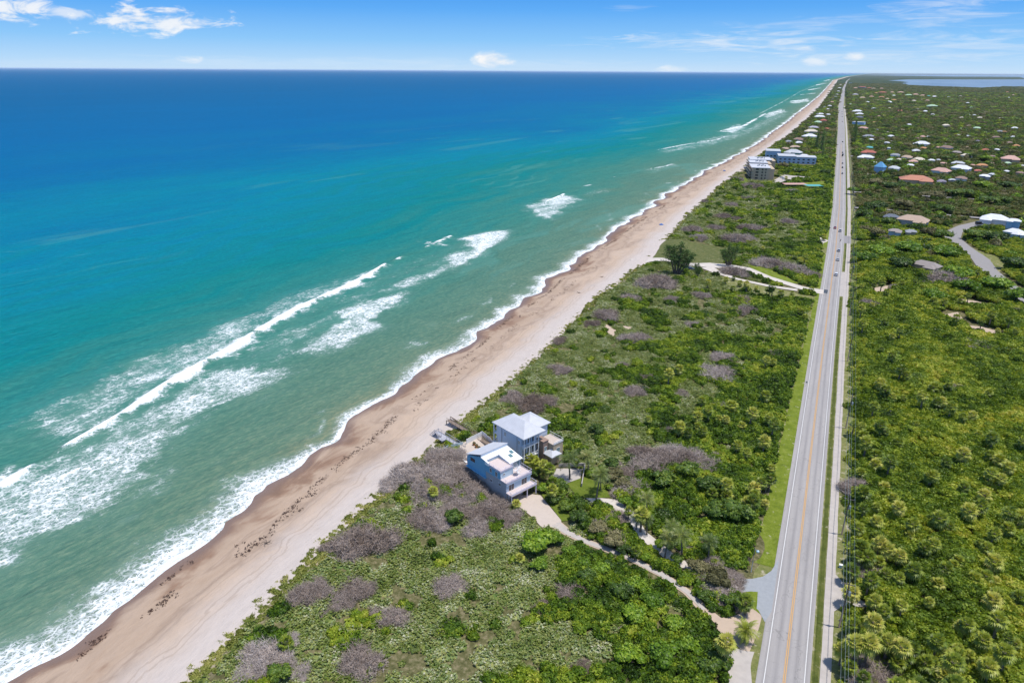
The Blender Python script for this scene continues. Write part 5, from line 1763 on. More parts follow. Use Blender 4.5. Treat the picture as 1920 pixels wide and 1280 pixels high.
def flats():
    x, y = gp(1432, 337, 0)
    hx, hy = gp(1404, 338, 0)
    root = empty('apartment_block', (hx+1.5, hy+4, 0), R_(12))
    # three staggered wings stepping away, each 4 storeys
    st = [(0, 0, 19, 34), (2, 46, 19, 25), (5, 77, 24, 30)]
    FH = 3.15
    for i, (ox, oy, lx_, ly_) in enumerate(st):
        mb = MB()
        mb.box(ox, ox+lx_, oy, oy+ly_, 0, 12.8)
        mb.box(ox+lx_+.003, ox+lx_+5, oy+3, oy+ly_+4, 0, 12.0)
        w_ = mb.build('wall', M['tan'], root)
        mb = MB()
        mb.box(ox-.6, ox+lx_+.6, oy-.6, oy+ly_+.6, 12.8, 13.4)
        r = mb.build('roof', M['whiteroof'], root)
        mb = MB()
        for q in range(5):
            mb.box(ox+lx_*.35+q*1.9, ox+lx_*.35+q*1.9+1.2, oy+ly_*.4+(q % 2)*4, oy+ly_*.4+(q % 2)*4+2, 13.4, 14.6)
        mb.build('roof_vent', M['metal'], r)
        for f in range(4):
            for (wx, ww) in ((5.5, 3.0), (11, 1.5), (14.5, 1.1)):
                if i == 0:
                    mb = MB()
                    pane(mb, ox+wx, oy, f*FH+1.3, ww, 1.6, 'y-', .08)
                    mb.build('window', M['glass'], root)
            mb = MB()
            pane(mb, ox, oy+ly_/2, f*FH+.9, ly_*.82, 2.0, 'x-', .06)
            mb.build('window', M['glass'], root)
            mb = MB()
            mb.box(ox-2.2, ox-.003, oy+.2, oy+ly_-.2, f*FH+.15, f*FH+.45)
            mb.box(ox-2.25, ox-2.1, oy+.2, oy+ly_-.2, f*FH+.45, f*FH+1.4)
            if i == 0:
                mb.box(ox-.0, ox+2.4, oy-1.2, oy-.09, f*FH+.15, f*FH+1.3)
            mb.build('balcony', M['tan'], root)
    tag(root, 'tan four-storey block of flats with white roofs on the dune', 'apartment block')
    for cx_, cy_ in ((10, 17), (13, 58), (18, 92)):
        c, s = math.cos(R_(12)), math.sin(R_(12))
        HOUSE_CLEAR.append((hx+1.5+cx_*c-cy_*s, hy+4+cx_*s+cy_*c, 24))
    # the sky-blue building behind
    bx, by = gp(1452, 306, 0)
    root = empty('blue_apartment_block', (bx+4, by, 0), R_(8))
    for i, (x0, x1, y0, y1, h) in enumerate([(0, 22, 0, 30, 9.0), (22.003, 46, 2, 26, 8.2), (-14, 4, 34, 62, 11.5)]):
        mb = MB()
        mb.box(x0, x1, y0, y1, 0, h)
        mb.build('wall', M['paleblue'], root)
        mb = MB()
        mb.box(x0-.4, x1+.4 if i != 0 else x1-.45, y0-.4, y1+.4, h, h+.6)
        mb.build('roof', RM['pale grey'], root)
        for f in range(2):
            for q in range(4):
                mb = MB()
                pane(mb, x0+(q+.5)*(x1-x0)/4, y0, f*3.6+1.2, 2.6, 1.5, 'y-', .07)
                mb.build('window', M['glass'], root)
    tag(root, 'sky blue low block of flats behind the tan block', 'apartment block')
    HOUSE_CLEAR.append((bx+25, by+12, 26))
    HOUSE_CLEAR.append((bx+10, by+8, 24))
    HOUSE_CLEAR.append((bx+44, by+12, 16))
    HOUSE_CLEAR.append((bx+40, by-12, 13))
    # open carports and teal screen wall
    for nm, px0, px1, py, cc, lab, cat, hh_ in (('carport', 1473, 1515, 346, RM['pink tile'], 'flat pinkish carport roof left of the teal shelter', 'carport', 2.6), ('shelter', 1515, 1546, 349, RM['teal'], 'long low teal shelter roof beside the flats car park', 'shelter', 2.8)):
        a, b_ = gp(px0, py, hh_), gp(px1, py, hh_)
        L_ = math.hypot(b_[0]-a[0], b_[1]-a[1])
        root = empty(nm, (a[0], a[1], 0), math.atan2(b_[1]-a[1], b_[0]-a[0]))
        MB().box(0, L_, 0, 11, hh_-.2, hh_).build('roof', cc, root)
        for q in range(5):
            for yy_ in (.5, 10.5):
                mb = MB()
                mb.tube([(.4+q*(L_-.8)/4, yy_, 0), (.4+q*(L_-.8)/4, yy_, hh_-.2)], .12, 6)
                mb.build('post', M['metal'], root)
        tag(root, lab, cat)
        HOUSE_CLEAR.append(((a[0]+b_[0])/2, (a[1]+b_[1])/2, L_*.6))


flats()

# ------------------------------------------------------------------ the two beach houses


def railing(mb, pts, h=1.0, gap=.45, post=1.8, r=.035):
    for a, b_ in zip(pts[:-1], pts[1:]):
        a, b_ = Vector(a), Vector(b_)
        L_ = (b_-a).length
        mb.tube([a+Vector((0, 0, h)), b_+Vector((0, 0, h))], r*1.6, 4)
        mb.tube([a+Vector((0, 0, .12)), b_+Vector((0, 0, .12))], r, 4)
        n = max(1, int(L_/gap))
        for i in range(n+1):
            p = a+(b_-a)*(i/n)
            big = (i % max(1, int(post/gap)) == 0)
            mb.tube([p, p+Vector((0, 0, h+(.08 if big else 0)))], r*(1.7 if big else .55), 4)
    return mb


def window(parent, x, y, z, wd, ht, face, mat=None, frame=True):
    mb = MB()
    pane(mb, x, y, z, wd, ht, face, .04)
    o = mb.build('window', mat or M['glass'], parent)
    if frame:
        f = MB()
        t_ = .09
        if face[0] == 'x':
            for (a, b_, c, d) in ((y-wd/2-t_, y-wd/2, z-t_, z+ht+t_), (y+wd/2, y+wd/2+t_, z-t_, z+ht+t_), (y-wd/2, y+wd/2, z-t_, z), (y-wd/2, y+wd/2, z+ht, z+ht+t_), (y-.03, y+.03, z, z+ht)):
                s = .07 if face[1] == '+' else -.07
                f.box(min(x, x+s), max(x, x+s), a, b_, c, d)
        else:
            for (a, b_, c, d) in ((x-wd/2-t_, x-wd/2, z-t_, z+ht+t_), (x+wd/2, x+wd/2+t_, z-t_, z+ht+t_), (x-wd/2, x+wd/2, z-t_, z), (x-wd/2, x+wd/2, z+ht, z+ht+t_), (x-.03, x+.03, z, z+ht)):
                s = .07 if face[1] == '+' else -.07
                f.box(a, b_, min(y, y+s), max(y, y+s), c, d)
        f.build('frame', M['white'], o)
    return o


def blue_house():
    root = empty('blue_beach_house', (-67.7, 142.4, .2), R_(U_AX))
    B = lambda nm, mb, mt: mb.build(nm, M[mt], root)
    B('ground_floor_wall', MB().xz([(-17, 0), (0, 0), (0, 3.0), (-17, 3.0)], 0.06, 6.2).box(-17, -4, 6.203, 9, 0, 3.0), 'taupe')
    B('wall', MB().box(-17, 0, 0, 9.0, 3.003, 5.9), 'pale_siding')  # road front in a paler blue, its sunlight put into the colour
    # coloured side cladding is a wall face of its own, 4 cm proud, up to the roof slopes
    B('side_wall', MB().xz([(-17.02, 4.0), (-8.6, 4.0), (-8.6, 9.3), (-10.2, 9.55), (-17.02, 7.3)], -.10, .02), 'blue_siding')
    B('side_wall', MB().xz([(-17.0, 3.0), (-.02, 3.0), (-.02, 5.9), (-8.6, 5.9), (-8.6, 4.0), (-17.0, 4.0)], -.05, -.003), 'taupe')
    B('eave_band', MB().box(-17.1, -8.0, -.75, -.11, 3.92, 4.05), 'slate' if False else 'blue_siding')
    # third floor
    B('upper_wall', MB().xz([(-17, 5.903), (-4.3, 5.903), (-4.3, 8.5), (-10.2, 9.45), (-17, 7.2)], 4.7, 8.9).xz([(-17, 5.903), (-8.65, 5.903), (-8.65, 9.15), (-10.2, 9.45), (-17, 7.2)], .03, 4.697), 'pale_siding')
    B('tower_wall', MB().box(-8.6, -2.4, -.06, 4.6, 5.903, 8.3), 'blue_siding')
    B('tower_front', MB().box(-2.397, -2.33, -.03, 4.57, 5.93, 8.28), 'pale_siding')  # pale sheet on the tower's sunlit side, the light painted into its tone
    # roofs
    rf = B('white_roof', MB().add([(-3.7, 4.66, 8.65), (-3.7, 9.35, 8.65), (-10.2, 9.35, 9.7), (-10.2, 4.66, 9.7), (-3.7, 4.66, 8.5), (-3.7, 9.35, 8.5), (-10.2, 9.35, 9.5), (-10.2, 4.66, 9.5)],
                                 [(0, 1, 2, 3), (7, 6, 5, 4), (0, 4, 5, 1), (1, 5, 6, 2), (2, 6, 7, 3), (3, 7, 4, 0)])
           .add([(-8.5, -.45, 9.425), (-8.5, 4.657, 9.425), (-10.2, 4.657, 9.7), (-10.2, -.45, 9.7), (-8.5, -.45, 9.25), (-8.5, 4.657, 9.25), (-10.2, 4.657, 9.5), (-10.2, -.45, 9.5)],
                [(0, 1, 2, 3), (7, 6, 5, 4), (0, 4, 5, 1), (1, 5, 6, 2), (2, 6, 7, 3), (3, 7, 4, 0)])
           .add([(-7.0, -.45, 9.18), (-7.0, .0, 9.18), (-8.497, .0, 9.425), (-8.497, -.45, 9.425), (-7.0, -.45, 8.3), (-7.0, 0, 8.3), (-8.497, 0, 8.3), (-8.497, -.45, 8.3)],
                [(0, 1, 2, 3), (7, 6, 5, 4), (0, 4, 5, 1), (1, 5, 6, 2), (2, 6, 7, 3), (3, 7, 4, 0)]), 'whiteroof')
    rf.data.materials[0] = mat_flat('bright_white_roof', (.86, .86, .84), .6, .03, .4)
    for y in (6.6, 7.9):
        mb = MB()
        xx = -5.6-(y-6.6)*.9
        zz = 8.65+(-xx-3.7)*(1.05/6.5)
        mb.add([(xx, y, zz+.05), (xx, y+.9, zz+.05), (xx-1.2, y+.9, zz+.24), (xx-1.2, y, zz+.24), (xx, y, zz+.2), (xx, y+.9, zz+.2), (xx-1.2, y+.9, zz+.40), (xx-1.2, y, zz+.40)],
               [(3, 2, 1, 0), (4, 5, 6, 7), (0, 1, 5, 4), (1, 2, 6, 5), (2, 3, 7, 6), (3, 0, 4, 7)])
        mb.build('skylight', M['paleglass'], rf)
    B('clerestory', MB().box(-10.45, -10.203, -.45, 9.35, 9.3, 10.5), 'greyblue')
    B('seaward_roof', MB().add([(-10.1, -.6, 10.66), (-10.1, 9.5, 10.66), (-16.8, 9.5, 8.0), (-16.8, -.6, 8.0), (-10.1, -.6, 10.503), (-10.1, 9.5, 10.503), (-16.8, 9.5, 7.85), (-16.8, -.6, 7.85)],
                               [(3, 2, 1, 0), (4, 5, 6, 7), (0, 1, 5, 4), (1, 2, 6, 5), (2, 3, 7, 6), (3, 0, 4, 7)]), 'whiteroof')
    # decks
    rd = B('roof_deck', MB().box(-8.55, -2.2, -.2, 4.653, 8.303, 8.42), 'deckfloor')
    railing(MB(), [(-6.9, -.15, 8.42), (-2.3, -.15, 8.42), (-2.3, 4.55, 8.42), (-8.3, 4.55, 9.3)], 1.0).box(-6.9, -2.2, -.20, -.16, 8.45, 8.85).box(-2.24, -2.2, -.16, 4.6, 8.45, 8.85).build('railing', M['lilac'], rd)
    td = B('top_deck', MB().box(-4.25, .5, -.12, 9.1, 5.953, 6.08).box(-2.3, -2.25, 4.7, 9, 6.08, 6.12), 'deckfloor')
    B('deck_fascia', MB().box(0.003, .42, -.1, 9.08, 5.35, 5.95), 'greyblue')
    railing(MB(), [(-2.2, -.08, 6.08), (.45, -.08, 6.08), (.45, 9.05, 6.08), (-4.2, 9.05, 6.08)], 1.0).box(.42, .46, 0, 9, 6.1, 6.5).build('railing', M['lilac'], td)
    bd = B('balcony', MB().box(0.003, 2.4, -.1, 9.3, 2.85, 3.08), 'deckfloor')
    railing(MB(), [(.1, -.05, 3.08), (2.35, -.05, 3.08), (2.35, 9.25, 3.08), (.1, 9.25, 3.08)], 1.0).box(2.3, 2.38, -.05, 9.2, 2.9, 3.6).build('railing', M['lilac'], bd)
    for yy_ in (.1, 5.8, 9.1):
        mb = MB()
        mb.box(2.1, 2.3, yy_-.1, yy_+.1, 0, 2.85)
        mb.build('post', M['lilac'], bd)
    # openings
    for yy_, wd in ((1.9, 1.8), (6.6, 1.9)):
        window(root, 0, yy_, 3.15, wd, 2.1, 'x+')
    mb = MB()
    pane(mb, 0, 3.1, .05, 4.8, 2.4, 'x+', .06)
    mb.build('garage_door', M['white'], root)
    for yy_, wd, ht, z in ((5.5, .9, 1.5, 6.5), (6.7, .9, 2.0, 6.1), (8.0, 1.0, 1.5, 6.5)):
        window(root, -4.25, yy_, z, wd, ht, 'x+', M['paleglass'])
    window(root, -2.32, 1.2, 7.1, .6, .5, 'x+')
    for (wx, wz, wd, ht, yy_) in ((-14.4, 6.3, 2.0, 1.1, -.1), (-6.4, 6.6, .8, 1.2, -.06), (-4.0, 6.4, .8, 1.4, -.06), (-2.6, 4.0, .8, .9, -.05), (-6.2, 3.6, .9, .8, -.05)):
        window(root, wx, yy_, wz, wd, ht, 'y-', frame=wx > -10)
    for wx, wd in ((-15.6, 2.4), (-13.0, .8), (-12.0, .8)):
        window(root, wx, .06 if False else -.05, 3.05, wd, .75, 'y-', frame=False)
    # carport recess, spiral stair
    B('garage_wall', MB().box(-4.0, -3.9, 6.25, 9, 0, 2.9), 'taupe')
    sp = MB()
    sp.tube([(-1.3, 5.2, 6.08), (-1.3, 5.2, 9.4)], .06, 6)
    hel = []
    for i in range(17):
        a = i*.36+1.0
        z = 6.2+i*.15
        sp.add([(-1.3, 5.2, z), (-1.3+.95*math.cos(a), 5.2+.95*math.sin(a), z), (-1.3+.95*math.cos(a+.34), 5.2+.95*math.sin(a+.34), z), (-1.3, 5.2, z-.05), (-1.3+.95*math.cos(a), 5.2+.95*math.sin(a), z-.05), (-1.3+.95*math.cos(a+.34), 5.2+.95*math.sin(a+.34), z-.05)],
               [(0, 1, 2), (5, 4, 3), (0, 3, 4, 1), (1, 4, 5, 2), (2, 5, 3, 0)])
        hel.append((-1.3+.98*math.cos(a), 5.2+.98*math.sin(a), z+.95))
        if i % 2 == 0:
            sp.tube([(hel[-1][0], hel[-1][1], z), hel[-1]], .02, 4)
    sp.tube(hel, .05, 5)
    sp.build('spiral_stair', M['white'], root)
    B('entry_steps', MB().box(-6, -4.1, 9.05, 10.4, 0, .6).box(-4.097, -3.4, 9.05, 10.4, 0, .3), 'deckfloor')
    tag(root, 'bright blue beach house with white sloping roof and lilac-railed stacked decks', 'house')


def grey_house():
    root = empty('grey_beach_house', (-70.3, 158.9, .2), R_(U_AX))
    B = lambda nm, mb, mt: mb.build(nm, M[mt], root)
    # local x towards the road, y away from the camera
    B('wall', MB().box(-12.0, -1.4, .6, 7.0, 0, 10.6).box(-11.0, -2.6, 7.003, 12.6, 0, 10.3), 'greyblue')
    rf = MB()
    hip(rf, -13.2, .3, .2, 8.2, 10.75, 2.7, .45)
    hip(rf, -10.8, -2.4, 4.8, 13.0, 10.6, 2.5, .45)
    B('roof', rf, 'whiteroof')
    # road-side porch on three floors
    for z in (3.5, 7.2):
        p = B('porch', MB().box(-1.397, .0, .6, 6.8, z-.18, z), 'white')
        railing(MB(), [(-1.3, .65, z), (-.05, .65, z), (-.05, 6.75, z)], .95).build('railing', M['white'], p)
    for yy_ in (.8, 2.9, 4.9, 6.6):
        B('column', MB().box(-.28, -.03, yy_-.14, yy_+.14, 0, 10.5), 'white')
    for z in (.3, 3.7, 7.4):
        for yy_ in (1.9, 3.9, 5.7):
            window(root, -1.4, yy_, z, 1.2, 2.1, 'x+')
    # sea-side balconies
    for z in (3.5, 6.9):
        p = B('balcony', MB().box(-13.9, -12.003, .6, 7.0, z-.18, z), 'white')
        railing(MB(), [(-12.1, .65, z), (-13.85, .65, z), (-13.85, 6.95, z)], .95).build('railing', M['white'], p)
    for xx in (-13.8, -12.3):
        B('column', MB().box(xx-.12, xx+.12, .62, .86, 0, 10.5), 'white')
    for (wx, wz, wd, ht) in ((-8.4, 7.9, .7, 1.2), (-5.2, 3.9, 1.3, 1.3), (-2.2, 7.7, .7, 1.2), (-4.0, 1.0, .8, 1.0), (-12.2, 4.0, .6, 1.6)):
        window(root, wx, .6, wz, wd, ht, 'y-', M['paleglass'])
    B('downpipe', MB().tube([(-9.9, .5, 0), (-9.9, .5, 10.4)], .07, 5).tube([(-3.0, .5, 0), (-3.0, .5, 10.4)], .07, 5), 'metal')
    # stone tower and terrace wing
    tw_ = B('stone_tower', MB().box(-1.6, 1.4, 7.1, 9.2, 0, 7.4).prism([(-1.7, 7.0), (1.5, 7.0), (1.5, 9.3), (-1.7, 9.3)], 7.403, 7.6), 'stone')
    window(tw_, 1.4, 8.1, 4.2, .8, 1.4, 'x+', M['paleglass'])
    tr = B('terrace_wing', MB().box(-2.0, 3.6, 9.203, 13.2, 0, 6.6), 'tan')
    MB().box(-2.0, 3.7, 9.15, 13.3, 6.603, 6.72).build('terrace_floor', M['paver'], tr)
    railing(MB(), [(3.65, 9.3, 6.72), (3.65, 13.2, 6.72), (-2.0, 13.2, 6.72)], .95).box(3.6, 3.68, 9.2, 13.2, 6.7, 7.2).build('railing', M['white'], tr)
    window(tr, 3.6, 11.2, 3.6, 1.2, 1.5, 'x+', M['paleglass'])
    for yy_ in (1.9, 5.6):
        mb = MB()
        pane(mb, -1.4, yy_, .02, 2.6, 2.3, 'x+', .05)
    tag(root, 'grey-blue three-storey beach house with white hipped metal roof', 'house')
    # gatehouse
    c = [gp(1022, 848, 3.9), gp(1034, 855, 3.9), gp(1049, 847, 3.9)]
    g = empty('gatehouse', (-63.9, 166.3, .1), R_(U_AX))
    mb = MB()
    for sx in (-1.55, 1.25):
        for sy in (-1.55, 1.25):
            mb.box(sx, sx+.3, sy, sy+.3, 0, 3.6)
    mb.box(-1.55, 1.55, -1.548, -1.3, 2.7, 3.597).box(-1.55, 1.55, 1.3, 1.548, 2.7, 3.597).box(-1.548, -1.3, -1.297, 1.297, 2.7, 3.597).box(1.3, 1.548, -1.297, 1.297, 2.7, 3.597).box(-1.5, -1.35, -1.25, 1.25, 0, 2.7)
    mb.build('wall', M['tan'], g)
    mb = MB()
    hip(mb, -1.6, 1.6, -1.6, 1.6, 3.8, 1.5, .5)
    mb.build('roof', M['whiteroof'], g)
    tag(g, 'small square open gatehouse with white pyramid roof beside the grey house', 'gatehouse')


blue_house()
grey_house()


def boardwalk(name, a, b_, z, wd, mat, label, plat=None, steps=9, drop=3.4, zig=None):
    a, b_ = Vector((a[0], a[1], 0)), Vector((b_[0], b_[1], 0))
    L_ = (b_-a).length
    root = empty(name, (a.x, a.y, 0), math.atan2(b_.y-a.y, b_.x-a.x))
    dk = MB()
    n = int(L_/.3)
    for i in range(n):
        dk.box(i*L_/n+.01, (i+1)*L_/n-.015, -wd/2, wd/2, z, z+.06)
    if plat:
        px_, pl, pw = plat
        for i in range(int(pl/.3)):
            dk.box(px_+i*.3+.01, px_+i*.3+.285, wd/2+.01, wd/2+pw, z, z+.06)
    d_ = dk.build('deck', mat, root)
    r = MB()
    railing(r, [(0, -wd/2, z+.06), (L_, -wd/2, z+.06)], 1.0, .5, 2.0, .045)
    r.build('railing', mat, root)
    r = MB()
    if plat:
        px_, pl, pw = plat
        railing(r, [(0, wd/2, z+.06), (px_, wd/2, z+.06), (px_, wd/2+pw, z+.06), (px_+pl, wd/2+pw, z+.06), (px_+pl, wd/2, z+.06), (L_, wd/2, z+.06)], 1.0, .5, 2.0, .045)
    else:
        railing(r, [(0, wd/2, z+.06), (L_, wd/2, z+.06)], 1.0, .5, 2.0, .045)
    r.build('railing', mat, root)
    for i in range(int(L_/3)+1):
        for s in (-1, 1):
            p = MB()
            p.box(i*3+.1, i*3+.3, s*(wd/2-.1)-.1, s*(wd/2-.1)+.1, -2.2, z)
            p.build('post', mat, root)
    s = MB()
    for i in range(steps):
        zz = z-(i+1)*drop/steps
        if zig:
            s.box(L_-wd+.0, L_, -wd/2-(i+1)*.34, -wd/2-i*.34-.02, zz, zz+.06)
        else:
            s.box(L_+i*.34, L_+(i+1)*.34-.02, -wd/2, wd/2, zz, zz+.06)
    if zig:
        for xx in (L_-wd, L_):
            railing(s, [(xx, -wd/2, z), (xx, -wd/2-steps*.34, z-drop)], 1.0, .5, 2.0, .05)
    else:
        for yy_ in (-wd/2, wd/2):
            railing(s, [(L_, yy_, z), (L_+steps*.34, yy_, z-drop)], 1.0, .5, 2.0, .05)
    s.build('stair', mat if not zig else M['redwood'], root)
    tag(root, label, 'boardwalk')
    zone([(a.x+1, a.y), (b_.x, b_.y), (b_.x, b_.y+.2), (a.x+1, a.y+.2)], .9)
    return root


boardwalk('boardwalk', (-84.5, 165.3), (-103.8, 173.6), 2.2, 1.6, M['wood'], 'brown weathered boardwalk with dark red beach stair north of the white one', zig=True, steps=11, drop=3.8)['label'] = 'brown weathered dune boardwalk ending in a dark red stair'
boardwalk('boardwalk', (-90.4, 159.6), (-103.0, 164.8), 2.3, 1.5, M['greywood'], 'short grey-white dune boardwalk with a square lookout and stair', plat=(7.6, 2.6, 1.7), steps=11, drop=3.6)

# patio, walls, furniture
pz = .95
drape([(-92.6, 161.4), (-88.8, 168.4), (-83.2, 165.0), (-80.5, 158.5), (-82.6, 150.5), (-87.0, 150.8), (-89.4, 154.0), (-90.8, 157.4)], .8, .18, 'patio', M['paver'])
drape([(-95.0, 157.6), (-92.4, 161.2), (-90.7, 157.4), (-89.3, 154.0), (-91.8, 152.5), (-94.0, 154.2)], .8, .2, 'back_lawn', M['lawn'])
zone([(-95.6, 156), (-92.8, 162), (-88.8, 169), (-82, 166), (-80, 148), (-88, 149), (-93, 152)], .5)


def panel_fence(name, pts, h, mat, label, cat='fence', z=None):
    root = empty(name, (pts[0][0], pts[0][1], 0))
    for i, (a, b_) in enumerate(zip(pts[:-1], pts[1:])):
        L_ = math.hypot(b_[0]-a[0], b_[1]-a[1])
        n = max(1, round(L_/2.2))
        for j in range(n):
            p = [(a[k_]+(b_[k_]-a[k_])*t_-pts[0][k_]) for t_ in (j/n, (j+1)/n) for k_ in (0, 1)]
            z0 = float(gh(p[0]+pts[0][0], p[1]+pts[0][1])) if z is None else z
            dx, dy = p[2]-p[0], p[3]-p[1]
            l = math.hypot(dx, dy)
            nx, ny = -dy/l*.03, dx/l*.03
            ex, ey = dx/l*.07, dy/l*.07
            mb = MB()
            mb.prism([(p[0]+ex-nx, p[1]+ey-ny), (p[2]-ex-nx, p[3]-ey-ny), (p[2]-ex+nx, p[3]-ey+ny), (p[0]+ex+nx, p[1]+ey+ny)], z0+.1, z0+h)
            mb.build('panel', mat, root)
            mb = MB()
            mb.box(p[0]-.065, p[0]+.065, p[1]-.065, p[1]+.065, z0-.3, z0+h+.12)
            mb.build('post', M['white'], root)
    tag(root, label, cat)
    return root


panel_fence('patio_fence', [(-90.6, 162.0), (-88.6, 168.6), (-82.5, 165.6)], 1.9, M['white'], 'tall pale panel fence screening the patio behind the blue house')
panel_fence('lawn_fence', [(-91.6, 161.4), (-95.2, 157.4), (-96.6, 151.8), (-96.4, 148.0)], 1.0, M['pale_siding'], 'low pale glass-like fence along the seaward edge of the lawn')


def chaise(x, y, rz):
    r = empty('lounge_chair', (x, y, float(gh(x, y))+.18), rz)
    MB().box(-.32, .32, -.9, .35, .30, .38).build('seat', M['white'], r)
    MB().add([(-.32, .35, .34), (.32, .35, .34), (.32, .95, .82), (-.32, .95, .82), (-.32, .35, .28), (.32, .35, .28), (.32, .97, .76), (-.32, .97, .76)], [(0, 1, 2, 3), (7, 6, 5, 4), (0, 4, 5, 1), (1, 5, 6, 2), (2, 6, 7, 3), (3, 7, 4, 0)]).build('backrest', M['white'], r)
    for sx in (-.28, .24):
        for sy in (-.85, .28):
            MB().box(sx, sx+.05, sy, sy+.05, 0, .3).build('leg', M['white'], r)
    return r


for i, w_ in enumerate(('nearest the house', 'second from the house', 'third from the house', 'nearest the lawn')):
    x, y = gp(889-i*5.5, 857+i*4.0, 1.4)
    c = chaise(x, y, R_(60))
    tag(c, 'white lounge chair on the peach patio, %s' % w_, 'lounge chair', 'white lounge chairs on the patio')
for i, w_ in enumerate(('leftmost', 'middle', 'rightmost')):
    x, y = gp(889+i*4.5, 838+i*3.0, 1.6)
    r = empty('planter', (x, y, float(gh(x, y))+.15))
    MB().lathe([(0, 0), (.28, 0), (.42, .62), (.46, .68), (.38, .68), (.34, .55), (0, .55)], sides=14).build('pot', M['terra'], r, True)
    f = finish('foliage', [clump_mesh('p', 90, None, .30, .9, 4, 60+i, .7)], LM['brown'])
    link(f, r)
    f.location = (0, 0, .75)
    f.scale = (.65, .65, .7)
    tag(r, 'terracotta planter with rusty shrub by the patio fence, %s of three' % w_, 'planter', 'planters by the patio fence')
# walls round the court
mb = MB()
for a, b_ in (((-61.4, 165.6), (-54.4, 169.4)), ((-54.4, 169.4), (-51.6, 158.6))):
    d = Vector((b_[0]-a[0], b_[1]-a[1], 0)).normalized()
    n_ = Vector((-d.y, d.x, 0))*.12
    mb.prism([(a[0]-n_.x, a[1]-n_.y), (b_[0]-n_.x, b_[1]-n_.y), (b_[0]+n_.x, b_[1]+n_.y), (a[0]+n_.x, a[1]+n_.y)], .1, 1.2)
tag(mb.build('garden_wall', M['concrete']), 'low pale garden wall behind the parking court', 'wall')

# ------------------------------------------------------------------ poles, wires, lamp, signs


def utility_pole(x, y, h=12.2, transf=True):
    r = empty('utility_pole', (x, y, 0.1))
    MB().tube([(0, 0, 0), (0, 0, h)], [.19, .11], 10).build('pole', M['pole'], r, True)
    MB().box(-1.2, 1.2, -.07, .07, h-.75, h-.6).build('crossarm', M['pole'], r)
    for sx in (-1.1, 0, 1.1):
        zt = h-.6 if sx else h
        MB().lathe([(.0, zt), (.07, zt), (.09, zt+.08), (.05, zt+.16), (.08, zt+.22), (0, zt+.28)], sx, 0, 8).build('insulator', M['metal'], r, True)
    if transf:
        MB().lathe([(0, h-3.4), (.28, h-3.4), (.3, h-3.3), (.3, h-2.5), (.26, h-2.4), (0, h-2.35)], .45, 0, 12).build('transformer', M['metal'], r, True)
    return r


pys = [(132.1, 15.9), (166.8, 15.9)]+[(y_q, None) for y_q in (229.0, 291.5, 354, 416, 478, 540, 602, 664, 726, 788, 850, 912, 974, 1036, 1098, 1160, 1222, 1284)]
tops = [(9.3+float(CX(40)), 40)]
for i, (y, x) in enumerate(pys):
    x = float(CX(y))+9.6 if x is None else x
    o = utility_pole(x, y, 12.2 if i != 1 else 11.4, i in (0, 1, 2, 5, 8))
    tops.append((x, y))
    q = ['nearest', 'second nearest', 'third nearest', 'fourth nearest', 'fifth nearest', 'sixth nearest', 'seventh nearest', 'eighth nearest', 'ninth nearest', 'tenth nearest', 'eleventh nearest', 'twelfth nearest', 'thirteenth nearest', 'fourteenth nearest', 'fifteenth nearest', 'sixteenth nearest', 'seventeenth nearest', 'eighteenth nearest', 'nineteenth nearest', 'farthest'][i]
    tag(o, 'wooden utility pole right of the road, %s to the camera' % q, 'utility pole', 'utility poles along the road')
for dx, zt, lb in ((-1.1, 11.85, 'left overhead power line running along the road'), (1.1, 11.85, 'right overhead power line running along the road'), (0.0, 12.55, 'topmost overhead power line running along the road'), (.15, 8.0, 'lower communication cable strung below the power lines')):
    pts = []
    for a, b_ in zip(tops[:-1], tops[1:]):
        for t_ in (0, .25, .5, .75):
            sag = 4*.55*t_*(1-t_)
            pts.append((a[0]+(b_[0]-a[0])*t_+dx, a[1]+(b_[1]-a[1])*t_, zt-sag))
    mb = MB()
    mb.tube(pts, .022 if zt > 9 else .03, 4)
    tag(mb.build('power_line', M['wire']), lb, 'power line', 'overhead lines along the road')

x, y = gp(1408, 1073, 0)
r = empty('globe_lamp', (x, y, .1))
MB().tube([(0, 0, 0), (0, 0, 7.0)], [.09, .06], 8).build('post', M['metal'], r, True)
MB().box(-.05, .7, -.04, .04, 6.6, 6.68).build('arm', M['metal'], r)
MB().lathe([(0, 5.95), (.22, 6.0), (.36, 6.2), (.36, 6.4), (.2, 6.58), (0, 6.6)], .7, 0, 14).build('lamp_globe', mat_flat('pale_globe', (.45, .62, .68), .25, .03), r, True)
tag(r, 'tall grey post lamp with pale globe beside the gravel driveway mouth', 'street lamp')


def post_sign(name, x, y, hh_, wd, ht, mat, label, rz=0.0, posts=(0,)):
    r = empty(name, (x, y, .1), rz)
    for p in posts:
        MB().box(p-.04, p+.04, -.03, .03, 0, hh_).build('post', M['metal'], r)
    MB().box(-wd/2, wd/2, -.065, -.033, hh_-ht, hh_).build('panel', mat, r)
    tag(r, label, 'sign')


